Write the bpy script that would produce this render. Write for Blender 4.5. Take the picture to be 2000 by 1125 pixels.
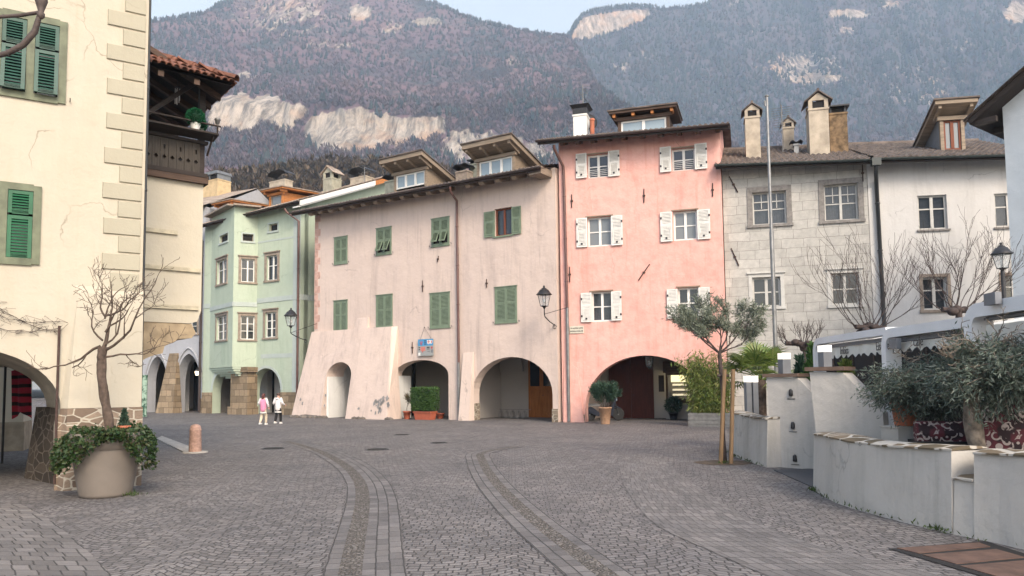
import bpy, bmesh, math, random
import numpy as np
from mathutils import Vector, Matrix, noise
from mathutils.geometry import delaunay_2d_cdt
R = math.radians
scene = bpy.context.scene
for o in list(bpy.data.objects): bpy.data.objects.remove(o)
# ---------------------------------------------------------------- camera
FP = 1450.0; CX = 1000.0; CY = 562.5
PITCH = R(4.0); ROLL = R(.6); PV = 750 - FP * math.tan(PITCH); EYE = Vector((0, 0, 1.6))
cam = bpy.data.cameras.new('camera'); cam_o = bpy.data.objects.new('camera', cam)
scene.collection.objects.link(cam_o); scene.camera = cam_o
cam.sensor_width = 36; cam.lens = 36 * FP / 2000; cam.clip_end = 20000; cam.clip_start = .05
cam.shift_y = (PV - CY) / 2000
cam_o.location = EYE; cam_o.rotation_euler = (Matrix.Rotation(math.pi / 2 + PITCH, 4, 'X') @ Matrix.Rotation(-ROLL, 4, 'Z')).to_euler()
# ---------------------------------------------------------------- sky and sun
SUN_AZ = (0.38, -0.92); SUN_EL = R(38)
world = bpy.data.worlds.new('World'); scene.world = world; world.use_nodes = True
wn = world.node_tree; bg = wn.nodes['Background']
sky = wn.nodes.new('ShaderNodeTexSky'); sky.sky_type = 'NISHITA'; sky.sun_disc = False
sky.sun_elevation = SUN_EL; sky.sun_rotation = math.atan2(SUN_AZ[0], SUN_AZ[1])
sky.air_density = 1.0; sky.dust_density = 3.0; sky.ozone_density = 1.0
veil = wn.nodes.new('ShaderNodeMixRGB'); veil.blend_type = 'ADD'; veil.inputs[0].default_value = 1; veil.inputs[2].default_value = (.92, 1.0, 1.14, 1)   # even pale tint added to brighten the whole sky
wn.links.new(sky.outputs[0], veil.inputs[1]); wn.links.new(veil.outputs[0], bg.inputs[0]); bg.inputs[1].default_value = 0.125
sl = bpy.data.lights.new('sun', 'SUN'); sl.energy = 1.25; sl.angle = R(18); sl.color = (1, .88, .74)
so = bpy.data.objects.new('sun', sl); scene.collection.objects.link(so)
sd = Vector((SUN_AZ[0] * math.cos(SUN_EL), SUN_AZ[1] * math.cos(SUN_EL), math.sin(SUN_EL)))
so.rotation_euler = sd.to_track_quat('Z', 'Y').to_euler(); so.location = (20, -30, 60)
vs_ = scene.view_settings; scene.display_settings.display_device = 'sRGB'
vs_.view_transform = 'Standard'; vs_.look = 'None'; vs_.gamma = 1; vs_.exposure = 1.08
scene.render.engine = 'CYCLES'; scene.cycles.use_denoising = True
scene.cycles.max_bounces = 6; scene.cycles.diffuse_bounces = 2; scene.cycles.glossy_bounces = 3
scene.cycles.transparent_max_bounces = 8; scene.cycles.volume_bounces = 2
# ---------------------------------------------------------------- pixel (2000 x 1125) to place
cp, sp = math.cos(PITCH), math.sin(PITCH); cr, sr = math.cos(ROLL), math.sin(ROLL)
def ray(u, v):
    x = (u - CX) / FP; z = -(v - PV) / FP; x, z = x * cr + z * sr, -x * sr + z * cr
    return Vector((x, cp - sp * z, sp + cp * z))
def G(u, v, z=0.0):
    d = ray(u, v); t = (z - EYE.z) / d.z; return EYE + d * t
def at(u, v, Y):
    d = ray(u, v); return EYE + d * (Y / d.y)
# ---------------------------------------------------------------- mesh builder
class MB:
    def __init__(s): s.v = []; s.f = []; s.sm = []; s.mi = []; s.M = None; s.cm = 0
    def add(s, vs, fs, smooth=False):
        b = len(s.v)
        s.v += [tuple(s.M @ Vector(p)) if s.M else tuple(p) for p in vs]
        s.f += [tuple(b + i for i in f) for f in fs]
        s.sm += [smooth] * len(fs); s.mi += [s.cm] * len(fs)
    def box(s, x0, x1, y0, y1, z0, z1):
        s.add([(x0,y0,z0),(x1,y0,z0),(x1,y1,z0),(x0,y1,z0),(x0,y0,z1),(x1,y0,z1),(x1,y1,z1),(x0,y1,z1)],
              [(0,3,2,1),(4,5,6,7),(0,1,5,4),(1,2,6,5),(2,3,7,6),(3,0,4,7)])
    def hexa(s, p): s.add(p, [(0,3,2,1),(4,5,6,7),(0,1,5,4),(1,2,6,5),(2,3,7,6),(3,0,4,7)])
    def quad(s, *p): s.add(p, [tuple(range(len(p)))])
    def prism(s, poly, y0, y1):          # poly in (x, z)
        n = len(poly)
        s.add([(x, y0, z) for x, z in poly] + [(x, y1, z) for x, z in poly],
              [tuple(range(n)), tuple(range(2*n-1, n-1, -1))] + [(i, (i+1) % n, n+(i+1) % n, n+i) for i in range(n)])
    def prism_x(s, poly, x0, x1):        # poly in (y, z)
        n = len(poly)
        s.add([(x0, y, z) for y, z in poly] + [(x1, y, z) for y, z in poly],
              [tuple(range(n)), tuple(range(2*n-1, n-1, -1))] + [(i, (i+1) % n, n+(i+1) % n, n+i) for i in range(n)])
    def prism_z(s, poly, z0, z1):        # poly in (x, y)
        n = len(poly)
        s.add([(x, y, z0) for x, y in poly] + [(x, y, z1) for x, y in poly],
              [tuple(range(n)), tuple(range(2*n-1, n-1, -1))] + [(i, (i+1) % n, n+(i+1) % n, n+i) for i in range(n)])
    def tube(s, pts, rad, k=8, cap=True):
        pts = [Vector(p) for p in pts]; n = len(pts)
        if not isinstance(rad, (list, tuple)): rad = [rad] * n
        vs = []; ref = None
        for i, p in enumerate(pts):
            t = (pts[min(i+1, n-1)] - pts[max(i-1, 0)])
            if t.length < 1e-9: t = Vector((0,0,1))
            t.normalize()
            if ref is None: ref = Vector((0,0,1)) if abs(t.z) < .9 else Vector((1,0,0))
            a = t.cross(ref)
            if a.length < 1e-6: a = t.orthogonal()
            a.normalize(); b = t.cross(a); ref = -b if False else a.cross(t)
            for j in range(k):
                q = 2*math.pi*j/k
                vs.append(p + a*(rad[i]*math.cos(q)) + b*(rad[i]*math.sin(q)))
        fs = [(i*k+j, i*k+(j+1) % k, (i+1)*k+(j+1) % k, (i+1)*k+j) for i in range(n-1) for j in range(k)]
        s.add(vs, fs, k > 4)
        if cap:
            s.add(vs[:k], [tuple(range(k))]); s.add(vs[-k:], [tuple(range(k))])
    def lathe(s, prof, c=(0,0,0), k=24, sx=1, sy=1, smooth=True):   # prof: (r, z)
        vs = []; n = len(prof)
        for r, z in prof:
            for j in range(k):
                q = 2*math.pi*j/k; vs.append((c[0]+r*math.cos(q)*sx, c[1]+r*math.sin(q)*sy, c[2]+z))
        s.add(vs, [(i*k+j, i*k+(j+1) % k, (i+1)*k+(j+1) % k, (i+1)*k+j) for i in range(n-1) for j in range(k)], smooth)
        if prof[0][0] > 1e-4: s.add(vs[:k], [tuple(range(k))])
        if prof[-1][0] > 1e-4: s.add(vs[-k:], [tuple(range(k))])
    def ball(s, c, r, sz=1.0, k=12, n=8):
        s.lathe([(max(1e-5, r*math.sin(math.pi*i/n)), -r*sz*math.cos(math.pi*i/n)) for i in range(n+1)], c, k)
    def build(s, name, mat, parent=None):
        me = bpy.data.meshes.new(name); me.from_pydata(s.v, [], s.f)
        for m in (mat if isinstance(mat, (list, tuple)) else [mat]): me.materials.append(m)
        me.polygons.foreach_set('use_smooth', s.sm); me.polygons.foreach_set('material_index', s.mi)
        bm = bmesh.new(); bm.from_mesh(me); bmesh.ops.recalc_face_normals(bm, faces=bm.faces); bm.to_mesh(me); bm.free()
        o = bpy.data.objects.new(name, me); scene.collection.objects.link(o)
        if parent: o.parent = parent
        return o
def np_mesh(name, V, Fc, mat, parent=None, smooth=False, attr=None):
    """V (n,3), Fc (m,k) -> object, built from arrays"""
    V = np.asarray(V, dtype=np.float32); Fc = np.asarray(Fc, dtype=np.int32); m, k = Fc.shape
    me = bpy.data.meshes.new(name); me.vertices.add(len(V)); me.vertices.foreach_set('co', V.ravel())
    me.loops.add(m*k); me.loops.foreach_set('vertex_index', Fc.ravel())
    me.polygons.add(m); me.polygons.foreach_set('loop_start', np.arange(0, m*k, k, dtype=np.int32))
    me.polygons.foreach_set('loop_total', np.full(m, k, dtype=np.int32))
    me.polygons.foreach_set('use_smooth', np.full(m, smooth)); me.update(calc_edges=True)
    for an, av in (attr or {}).items():
        a = me.attributes.new(an, 'FLOAT', 'POINT'); a.data.foreach_set('value', np.asarray(av, dtype=np.float32))
    me.materials.append(mat)
    o = bpy.data.objects.new(name, me); scene.collection.objects.link(o)
    if parent: o.parent = parent
    return o
def tag(o, label=None, cat=None, group=None, kind=None):
    if label: o['label'] = label
    if cat: o['category'] = cat
    if group: o['group'] = group
    if kind: o['kind'] = kind
    return o
def empty(name, loc, rz=0.0, label=None, cat=None, group=None):
    o = bpy.data.objects.new(name, None); scene.collection.objects.link(o); o.empty_display_size = .2
    o.location = loc; o.rotation_euler = (0, 0, rz); tag(o, label, cat, group); return o
def copy_tree(o, parent=None):
    c = o.copy(); scene.collection.objects.link(c)
    if parent: c.parent = parent
    for ch in [x for x in bpy.data.objects if x.parent == o]: copy_tree(ch, c)
    return c
# ---------------------------------------------------------------- materials
def srgb(r, g, b):
    f = lambda c: (c/255/12.92) if c/255 <= .04045 else ((c/255+.055)/1.055)**2.4
    return (f(r), f(g), f(b))
class NT:
    def __init__(s, name):
        s.m = bpy.data.materials.new(name); s.m.use_nodes = True; s.t = s.m.node_tree
        s.b = s.t.nodes['Principled BSDF']; s.co = None
    def n(s, typ, **kw):
        nd = s.t.nodes.new('ShaderNode' + typ)
        for k, v in kw.items(): setattr(nd, k, v)
        return nd
    def l(s, a, b): s.t.links.new(a, b)
    def coord(s, scale=(1,1,1), src='Object', loc=(0,0,0)):
        if s.co is None: s.co = s.n('TexCoord')
        mp = s.n('Mapping'); s.l(s.co.outputs[src], mp.inputs[0]); mp.inputs['Scale'].default_value = scale
        mp.inputs['Location'].default_value = loc
        return mp.outputs[0]
    def noise(s, vec, scale, detail=4, rough=.55, dist=0):
        nd = s.n('TexNoise'); s.l(vec, nd.inputs['Vector']); nd.inputs['Scale'].default_value = scale
        nd.inputs['Detail'].default_value = detail; nd.inputs['Roughness'].default_value = rough
        nd.inputs['Distortion'].default_value = dist; return nd.outputs[0]
    def ramp(s, fac, stops, interp='LINEAR'):
        nd = s.n('ValToRGB'); nd.color_ramp.interpolation = interp; el = nd.color_ramp.elements
        while len(el) < len(stops): el.new(.5)
        for e, (p, c) in zip(el, stops):
            e.position = p; e.color = (c, c, c, 1) if isinstance(c, (int, float)) else (*c, 1)
        s.l(fac, nd.inputs[0]); return nd.outputs[0]
    def val(s, sock, x):
        if isinstance(x, (int, float)): sock.default_value = x
        elif isinstance(x, tuple): sock.default_value = (*x, 1) if len(x) == 3 else x
        else: s.l(x, sock)
    def mix(s, fac, a, b, mode='MIX'):
        nd = s.n('MixRGB', blend_type=mode)
        for i, x in enumerate((fac, a, b)): s.val(nd.inputs[i], x)
        return nd.outputs[0]
    def math(s, op, a, b=0.0, c=None):
        nd = s.n('Math', operation=op); s.val(nd.inputs[0], a); s.val(nd.inputs[1], b)
        if c is not None: s.val(nd.inputs[2], c)
        return nd.outputs[0]
    def bump(s, h, strength, dist=.02, prev=None):
        nd = s.n('Bump'); nd.inputs['Strength'].default_value = strength; nd.inputs['Distance'].default_value = dist
        s.l(h, nd.inputs['Height'])
        if prev is not None: s.l(prev, nd.inputs['Normal'])
        return nd.outputs[0]
    def done(s, col=None, rough=None, normal=None, metal=0, spec=None):
        b = s.b
        if col is not None: s.val(b.inputs['Base Color'], col)
        if rough is not None: s.val(b.inputs['Roughness'], rough)
        if normal is not None: s.l(normal, b.inputs['Normal'])
        b.inputs['Metallic'].default_value = metal
        if spec is not None: b.inputs['Specular IOR Level'].default_value = spec
        return s.m
def sc(c, k): return tuple(min(1, x*k) for x in c)
def basic(name, col, rough=.75, amt=.18, scale=6, bump=.15, bscale=40, metal=0, spec=None):
    n = NT(name); v = n.coord(); c = n.mix(n.ramp(n.noise(v, scale, 5), [(.3, 0.), (.7, 1.)]), sc(col, 1-amt), sc(col, 1+amt))
    nm = n.bump(n.noise(v, bscale, 4), bump, .01) if bump else None
    return n.done(c, rough, nm, metal, spec)
def plaster(name, col, col2, stain, stain_amt=.35, seed=0., wav=.5, rough=.9, patch=.5):
    n = NT(name); v = n.coord(loc=(seed, seed*1.7, seed*.6)); vs = n.coord((1.7, 1.7, .22), loc=(seed, 0, seed))
    c = n.mix(n.ramp(n.noise(v, .45, 6, .62), [(patch-.17, 0.), (patch+.17, 1.)]), col, col2)
    c = n.mix(n.ramp(n.noise(v, 2.6, 6, .65), [(.25, .82), (.75, 1.06)]), (0, 0, 0), c, 'MIX') if False else \
        n.mix(.55, c, n.mix(n.ramp(n.noise(v, 2.6, 6, .65), [(.3, 0.), (.7, 1.)]), sc(col, .86), sc(col2, 1.06)))
    c = n.mix(n.math('MULTIPLY', n.ramp(n.noise(vs, .9, 7, .68), [(.50, 0.), (.74, 1.)]), stain_amt), c, stain)
    c = n.mix(n.ramp(n.noise(v, 5.5, 8, .75), [(.66, 0.), (.74, .55)]), c, sc(stain, .8))
    vf = n.coord((5, 5, .35), loc=(seed*2, 0, seed)); c = n.mix(n.math('MULTIPLY', n.ramp(n.noise(vf, 1.1, 5, .6), [(.56, 0.), (.66, 1.)]), stain_amt*.55), c, stain)
    wp = n.n('VectorMath', operation='MULTIPLY_ADD'); nz = n.n('TexNoise'); n.l(v, nz.inputs['Vector']); nz.inputs['Scale'].default_value = 1.4; nz.inputs['Detail'].default_value = 6; n.l(nz.outputs['Color'], wp.inputs[0]); wp.inputs[1].default_value = (.9, .9, .9); n.l(v, wp.inputs[2])
    ve = n.n('TexVoronoi', feature='DISTANCE_TO_EDGE'); n.l(wp.outputs[0], ve.inputs['Vector']); ve.inputs['Scale'].default_value = .42
    ck = n.math('MULTIPLY', n.ramp(ve.outputs['Distance'], [(.0, 1.), (.006, 0.)]), n.ramp(n.noise(v, .7, 2), [(.56, 0.), (.66, .65)])); c = n.mix(ck, c, sc(stain, .45))
    nm = n.bump(n.noise(v, 1.3, 5, .6), wav, .09)
    nm = n.bump(n.noise(v, 9, 6, .7), .35, .015, nm)
    return n.done(c, rough, nm, 0, .25)
def leafmat(name, cols, rough=.55, trans=.25):
    n = NT(name); g = n.n('NewGeometry')
    c = n.ramp(g.outputs['Random Per Island'], [(i/(len(cols)-1), k) for i, k in enumerate(cols)])
    n.done(c, rough, None, 0, .3)
    if trans:
        tr = n.n('BsdfTranslucent'); n.l(c, tr.inputs[0]); mx = n.n('MixShader'); mx.inputs[0].default_value = trans
        n.l(n.b.outputs[0], mx.inputs[1]); n.l(tr.outputs[0], mx.inputs[2]); n.l(mx.outputs[0], n.t.nodes['Material Output'].inputs[0])
    return n.m
def emit(name, col, strength):
    n = NT(name); n.done((.8, .8, .8), .5); n.val(n.b.inputs['Emission Color'], col); n.b.inputs['Emission Strength'].default_value = strength; return n.m
def glass(name, col, mixf=.75):
    """clear pane: mostly see-through, with a gloss"""
    n = NT(name); n.done(col, .03, None, 0, .6); t = n.n('BsdfTransparent'); mx = n.n('MixShader'); mx.inputs[0].default_value = mixf
    n.l(n.b.outputs[0], mx.inputs[1]); n.l(t.outputs[0], mx.inputs[2]); n.l(mx.outputs[0], n.t.nodes['Material Output'].inputs[0]); return n.m
def masonry(name, stone, mortar, bw, bh, seed=0, bump=.6, var=.25, msize=.012, distort=.02, src='Object', axes='xz'):
    n = NT(name); v = n.coord(src=src, loc=(seed, seed, 0))
    sep = n.n('SeparateXYZ'); n.l(v, sep.inputs[0]); cmb = n.n('CombineXYZ')
    a = n.math('ADD', sep.outputs[0], n.math('MULTIPLY', sep.outputs[1], 1.0)) if axes == 'xz' else sep.outputs[0]
    n.l(a, cmb.inputs[0]); n.l(sep.outputs[2] if axes == 'xz' else sep.outputs[1], cmb.inputs[1])
    dn = n.n('TexNoise'); n.l(cmb.outputs[0], dn.inputs['Vector']); dn.inputs['Scale'].default_value = 1.7; dn.inputs['Detail'].default_value = 3
    vm = n.n('VectorMath', operation='MULTIPLY_ADD'); n.l(dn.outputs['Color'], vm.inputs[0]); vm.inputs[1].default_value = (distort*4,)*3; n.l(cmb.outputs[0], vm.inputs[2])
    br = n.n('TexBrick'); n.l(vm.outputs[0], br.inputs['Vector'])
    br.inputs['Scale'].default_value = 1; br.inputs['Brick Width'].default_value = bw; br.inputs['Row Height'].default_value = bh
    br.inputs['Mortar Size'].default_value = msize; br.inputs['Mortar Smooth'].default_value = .3; br.inputs['Bias'].default_value = 0
    br.squash = .7; br.squash_frequency = 3; br.offset = .43
    br.inputs['Color1'].default_value = (*sc(stone, 1-var), 1); br.inputs['Color2'].default_value = (*sc(stone, 1+var), 1); br.inputs['Mortar'].default_value = (*mortar, 1)
    c = n.mix(.6, br.outputs[0], n.mix(n.ramp(n.noise(v, 4, 8, .7), [(.25, 0.), (.75, 1.)]), sc(stone, .55), sc(stone, 1.3)), 'OVERLAY')
    h = n.math('ADD', n.math('MULTIPLY', br.outputs[1], -1.0), n.math('MULTIPLY', n.noise(v, 12, 6, .7), .5))
    return n.done(c, .9, n.bump(h, bump, .02), 0, .25)
def woodmat(name, col, along='x', rough=.7, var=.35):
    n = NT(name); s = {'x': (1.2, 14, 14), 'z': (14, 14, 1.2), 'y': (14, 1.2, 14)}[along]
    f = n.noise(n.coord(s), 1.6, 6, .65, .4)
    c = n.mix(n.ramp(f, [(.3, 0.), (.7, 1.)]), sc(col, 1-var), sc(col, 1+var))
    return n.done(c, rough, n.bump(f, .25, .01), 0, .3)
M = {}
M['cream'] = plaster('cream_plaster', (.53, .485, .395), (.47, .425, .335), (.42, .35, .25), .4, 3, .45)
M['cream_pale'] = plaster('pale_cream_plaster', (.60, .55, .445), (.54, .49, .385), (.56, .48, .36), .25, 8, .4)
M['quoin'] = plaster('quoin_plaster', (.43, .40, .31), (.37, .345, .265), (.36, .32, .24), .3, 5, .25)
M['pale'] = plaster('pale_pink_plaster', (.68, .555, .475), (.575, .47, .415), (.36, .29, .26), .6, 11, .55)
M['pale_lit'] = plaster('lit_pale_plaster', (.70, .58, .50), (.64, .52, .45), (.44, .36, .32), .2, 14, .4)  # paler copy of the pale plaster: light on buttress faces put into colour
M['pink'] = plaster('pink_plaster', (.70, .355, .30), (.73, .455, .395), (.57, .25, .195), .6, 21, .6)
M['stone_white'] = masonry('white_stone_blocks', (.47, .46, .435), (.22, .21, .20), .82, .36, 3, .5, .10, .0065, .03)
M['white'] = plaster('white_plaster', (.63, .61, .575), (.56, .55, .53), (.40, .385, .36), .5, 31, .4)
M['bluish'] = plaster('pale_blue_plaster', (.54, .585, .61), (.51, .55, .575), (.42, .46, .5), .2, 37, .3)
M['green'] = plaster('mint_plaster', (.465, .53, .415), (.42, .49, .39), (.30, .38, .28), .55, 41, .35)
M['green_band'] = plaster('grey_green_plaster', (.43, .48, .45), (.40, .46, .43), (.60, .62, .58), .35, 43, .3)
M['grey'] = plaster('blue_grey_plaster', (.40, .41, .43), (.36, .37, .40), (.25, .25, .26), .4, 47, .4)
M['inner'] = plaster('arcade_plaster', (.44, .41, .38), (.38, .355, .33), (.40, .37, .34), .3, 51, .35)  # plaster darkened to deepen the shade inside the arches
M['jamb'] = plaster('whitewashed_plaster', (.68, .68, .66), (.63, .63, .61), (.42, .42, .42), .4, 53, .4)
M['terrace'] = plaster('terrace_plaster', (.54, .51, .465), (.46, .44, .405), (.30, .29, .26), .55, 57, .5)
M['rubble'] = masonry('rubble_stone', (.26, .215, .165), (.42, .39, .34), .46, .24, 5, .9, .4, .03, .06)
M['ashlar'] = masonry('sandstone_blocks', (.33, .275, .205), (.15, .125, .10), .62, .37, 9, .8, .3, .014, .02)
M['rock'] = basic('dark_boulder', (.15, .13, .11), .9, .45, 5, .8, 9)
M['tile'] = basic('old_roof_tile', (.125, .10, .085), .85, .5, 2.6, .5, 22)
M['tile_red'] = basic('red_roof_tile', (.19, .08, .05), .85, .55, 2.6, .5, 22)
M['tile_tan'] = basic('tan_roof_tile', (.30, .24, .19), .85, .45, 2.6, .5, 22)
M['gutter'] = basic('brown_gutter', (.05, .035, .032), .45, .15, 3, .05)
M['gutter_green'] = basic('dark_green_gutter', (.035, .045, .043), .45, .15, 3, .05)
M['pipe'] = basic('brown_downpipe', (.12, .06, .05), .45, .2, 3, .05)
M['pipe_grey'] = basic('dark_downpipe', (.035, .038, .04), .45, .2, 3, .05)
M['steel'] = basic('galvanised_steel', (.24, .24, .235), .45, .2, 5, .05, 40, .7)
M['iron'] = basic('black_iron', (.018, .018, .02), .5, .3, 8, .1)
M['rust'] = basic('rusty_iron', (.06, .035, .028), .8, .35, 12, .3)
M['wood_dark'] = woodmat('dark_timber', (.035, .026, .022)); M['wood_rail'] = woodmat('weathered_dark_boards', (.055, .046, .037), 'z')
M['wood_brown'] = woodmat('brown_timber', (.085, .052, .036))
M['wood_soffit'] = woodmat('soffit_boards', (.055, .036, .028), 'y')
M['wood_grey'] = woodmat('weathered_timber', (.26, .205, .15), 'x')
M['wood_orange'] = woodmat('orange_larch', (.42, .17, .055), 'x')
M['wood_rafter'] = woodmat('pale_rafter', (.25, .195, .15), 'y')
M['wood_door'] = woodmat('oiled_door', (.33, .12, .03), 'z')
M['wood_red'] = woodmat('red_brown_door', (.085, .022, .014), 'z')
M['stake'] = woodmat('wooden_stake', (.20, .13, .072), 'z')
M['frame_white'] = basic('white_paint', (.74, .73, .69), .5, .06, 4, .05)
M['frame_grey'] = basic('grey_white_paint', (.50, .49, .455), .6, .12, 4, .08)
M['frame_stone'] = basic('grey_window_stone', (.215, .20, .185), .9, .25, 9, .5, 18)
M['frame_sand'] = basic('sandstone_frame', (.27, .22, .175), .9, .25, 6, .5, 18)
M['frame_wood'] = woodmat('window_timber', (.17, .055, .03), 'z')
M['sh_sage'] = basic('sage_shutter', (.17, .222, .15), .6, .12, 5, .08)
M['sh_green'] = basic('deep_green_shutter', (.012, .105, .045), .55, .2, 5, .08)
M['sh_teal'] = basic('teal_shutter', (.024, .078, .058), .55, .2, 5, .08)
M['sh_frame'] = basic('olive_frame', (.13, .145, .09), .65, .3, 5, .08)
M['sh_white'] = basic('white_shutter', (.70, .685, .64), .55, .08, 5, .08)
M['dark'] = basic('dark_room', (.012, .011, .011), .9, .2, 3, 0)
M['pane'] = glass('window_pane', (.03, .04, .05), .25)
M['pane_dark'] = NT('dark_pane').done((.018, .022, .026), .04, None, 0, .7)
M['pane_grey'] = NT('grey_pane').done((.16, .175, .18), .06, None, 0, .7)
M['pane_sky'] = NT('dormer_pane').done((.26, .33, .37), .05, None, 0, .8)
M['curtain'] = basic('white_curtain', (.55, .55, .54), .9, .12, 9, .4, 6)
M['curtain_pleat'] = basic('pleated_curtain', (.50, .51, .56), .9, .12, 9, .4, 6)
M['terracotta'] = basic('terracotta', (.42, .14, .075), .8, .18, 5, .15, 30)
M['terra_box'] = basic('terracotta_plastic', (.40, .105, .055), .6, .12, 5, .1, 30)
M['wicker'] = basic('woven_clay_pot', (.34, .205, .125), .85, .25, 14, .7, 60)
M['taupe'] = basic('taupe_planter', (.19, .163, .138), .55, .10, 3, .08, 60)
M['soil'] = basic('soil', (.05, .035, .025), .95, .4, 20, .8, 40)
M['bark'] = basic('grey_brown_bark', (.085, .06, .045), .9, .45, 14, .9, 26)
M['bark_dark'] = basic('dark_twig_bark', (.055, .04, .036), .9, .4, 14, .6, 26)
M['bark_olive'] = basic('olive_bark', (.15, .125, .10), .9, .5, 14, 1., 22)
M['pinkstone'] = basic('pink_granite', (.40, .255, .20), .8, .3, 18, .5, 40)
M['kerb'] = basic('pale_kerb_stone', (.36, .335, .30), .9, .25, 8, .4, 30)
M['capbrown'] = basic('brown_cap_slab', (.13, .085, .062), .8, .25, 9, .3, 30)
M['whitemetal'] = basic('white_metal', (.72, .74, .76), .4, .04, 3, .03)
M['awning'] = basic('awning_cloth', (.62, .605, .55), .9, .10, 4, .2, 12)
M['greymetal'] = basic('grey_metal', (.16, .17, .185), .5, .12, 5, .05)
M['zinc'] = basic('grey_zinc_trough', (.155, .155, .15), .6, .25, 7, .2)
M['lampwhite'] = emit('opal_lamp', (1, .90, .74), .4)
M['lampwarm'] = emit('warm_lamp', (1, .80, .48), 4)
M['lanternglass'] = glass('lantern_glass', (.55, .6, .62), .72)
M['ink'] = basic('sign_ink', (.02, .02, .022), .7, .1, 4, 0)
M['skin'] = basic('skin', (.55, .33, .25), .6, .05, 8, .05)
M['rustplate'] = basic('rusty_plate', (.105, .062, .046), .8, .35, 5, .4, 30)
def voro_stone(name, scale, c1, c2, mortar, w=.07, zs=1.0):
    n = NT(name); v = n.coord((1, 1, zs)); vo = n.n('TexVoronoi', feature='DISTANCE_TO_EDGE'); n.l(v, vo.inputs['Vector']); vo.inputs['Scale'].default_value = scale
    vc = n.n('TexVoronoi'); n.l(v, vc.inputs['Vector']); vc.inputs['Scale'].default_value = scale
    st = n.mix(n.ramp(vc.outputs['Color'], [(.2, 0.), (.8, 1.)]), c1, c2)
    st = n.mix(n.noise(v, 14, 6, .7), sc(c1, .8), st)
    e = n.math('ADD', vo.outputs['Distance'], n.math('MULTIPLY', n.math('SUBTRACT', n.noise(v, 8, 4), .5), .12))
    f = n.ramp(e, [(w*.75, 0.), (w*1.2, 1.)])
    return n.done(n.mix(f, mortar, st), .9, n.bump(f, .5, .02), 0, .25)
M['crazy'] = voro_stone('crazy_paving_cap', 3.1, (.13, .105, .07), (.30, .23, .16), (.46, .43, .38))
M['rubble'] = voro_stone('rubble_stone', 3.6, (.15, .12, .09), (.36, .29, .215), (.40, .365, .30), .05, 1.7)
M['plinth_rubble'] = voro_stone('rubble_plinth', 4.2, (.16, .115, .085), (.40, .31, .23), (.43, .385, .31), .055, 1.8)
HAZE = 0.00027
# ---------------------------------------------------------------- paving materials
def setts(name, stone, joint, bw, bh, arc=True, src='Object', var=.28, rot=0.0, dist=.03, bumpk=.7, tint=None):
    n = NT(name); v0 = n.coord(src=src)
    if rot:
        mp = n.n('Mapping'); mp.inputs['Rotation'].default_value = (0, 0, rot); n.l(v0, mp.inputs[0]); v = mp.outputs[0]
    else: v = v0
    sep = n.n('SeparateXYZ'); n.l(v, sep.inputs[0]); x, y = sep.outputs[0], sep.outputs[1]
    if arc:
        W = 1.55
        xm = n.math('MULTIPLY', n.math('SUBTRACT', n.math('FRACT', n.math('DIVIDE', x, W)), .5), W)
        yo = n.math('ADD', y, n.math('SQRT', n.math('SUBTRACT', 1.05, n.math('MULTIPLY', xm, xm))))
    else: yo = y
    cmb = n.n('CombineXYZ'); n.l(x, cmb.inputs[0]); n.l(yo, cmb.inputs[1])
    dn = n.n('TexNoise'); n.l(v, dn.inputs['Vector']); dn.inputs['Scale'].default_value = 5.5; dn.inputs['Detail'].default_value = 3
    vm = n.n('VectorMath', operation='MULTIPLY_ADD'); n.l(dn.outputs['Color'], vm.inputs[0]); vm.inputs[1].default_value = (dist*2,)*3; n.l(cmb.outputs[0], vm.inputs[2])
    br = n.n('TexBrick'); n.l(vm.outputs[0], br.inputs['Vector']); br.inputs['Scale'].default_value = 1
    br.inputs['Brick Width'].default_value = bw; br.inputs['Row Height'].default_value = bh; br.inputs['Mortar Size'].default_value = .0085
    br.inputs['Mortar Smooth'].default_value = .5; br.offset = .45; br.squash = .8; br.squash_frequency = 3
    br.inputs['Color1'].default_value = (*sc(stone, 1-var), 1); br.inputs['Color2'].default_value = (*sc(stone, 1+var), 1); br.inputs['Mortar'].default_value = (*joint, 1)
    big = n.ramp(n.noise(v, .55, 5, .6), [(.3, 0.), (.7, 1.)])
    c = n.mix(.5, br.outputs[0], n.mix(big, sc(stone, .78), tint or sc(stone, 1.18)), 'OVERLAY') if False else \
        n.mix(1.0, br.outputs[0], n.mix(big, (.66, .66, .68), tint or (1.16, 1.12, 1.08)), 'MULTIPLY')
    c = n.mix(.25, c, n.mix(n.noise(v, 38, 5, .7), sc(stone, .5), sc(stone, 1.5)), 'MIX')
    h = n.math('ADD', n.math('MULTIPLY', br.outputs[1], -1.2), n.math('MULTIPLY', n.noise(v, 26, 5, .7), .9))
    return n.done(c, n.ramp(n.noise(v, 7, 4), [(.3, .62), (.7, .88)]), n.bump(h, bumpk, .02), 0, .35)
M['setts'] = setts('porphyry_setts', (.188, .177, .173), (.028, .026, .026), .125, .088, True, 'Object', .36, 0, .03, 1.0)
M['setts_row'] = setts('large_setts', (.155, .147, .144), (.034, .032, .031), .26, .125, False, 'UV', .34, 0, .012)
M['setts_track'] = setts('paving_slabs', (.178, .168, .163), (.03, .028, .027), .17, .24, False, 'UV', .32, math.pi/2, .016)
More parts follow.
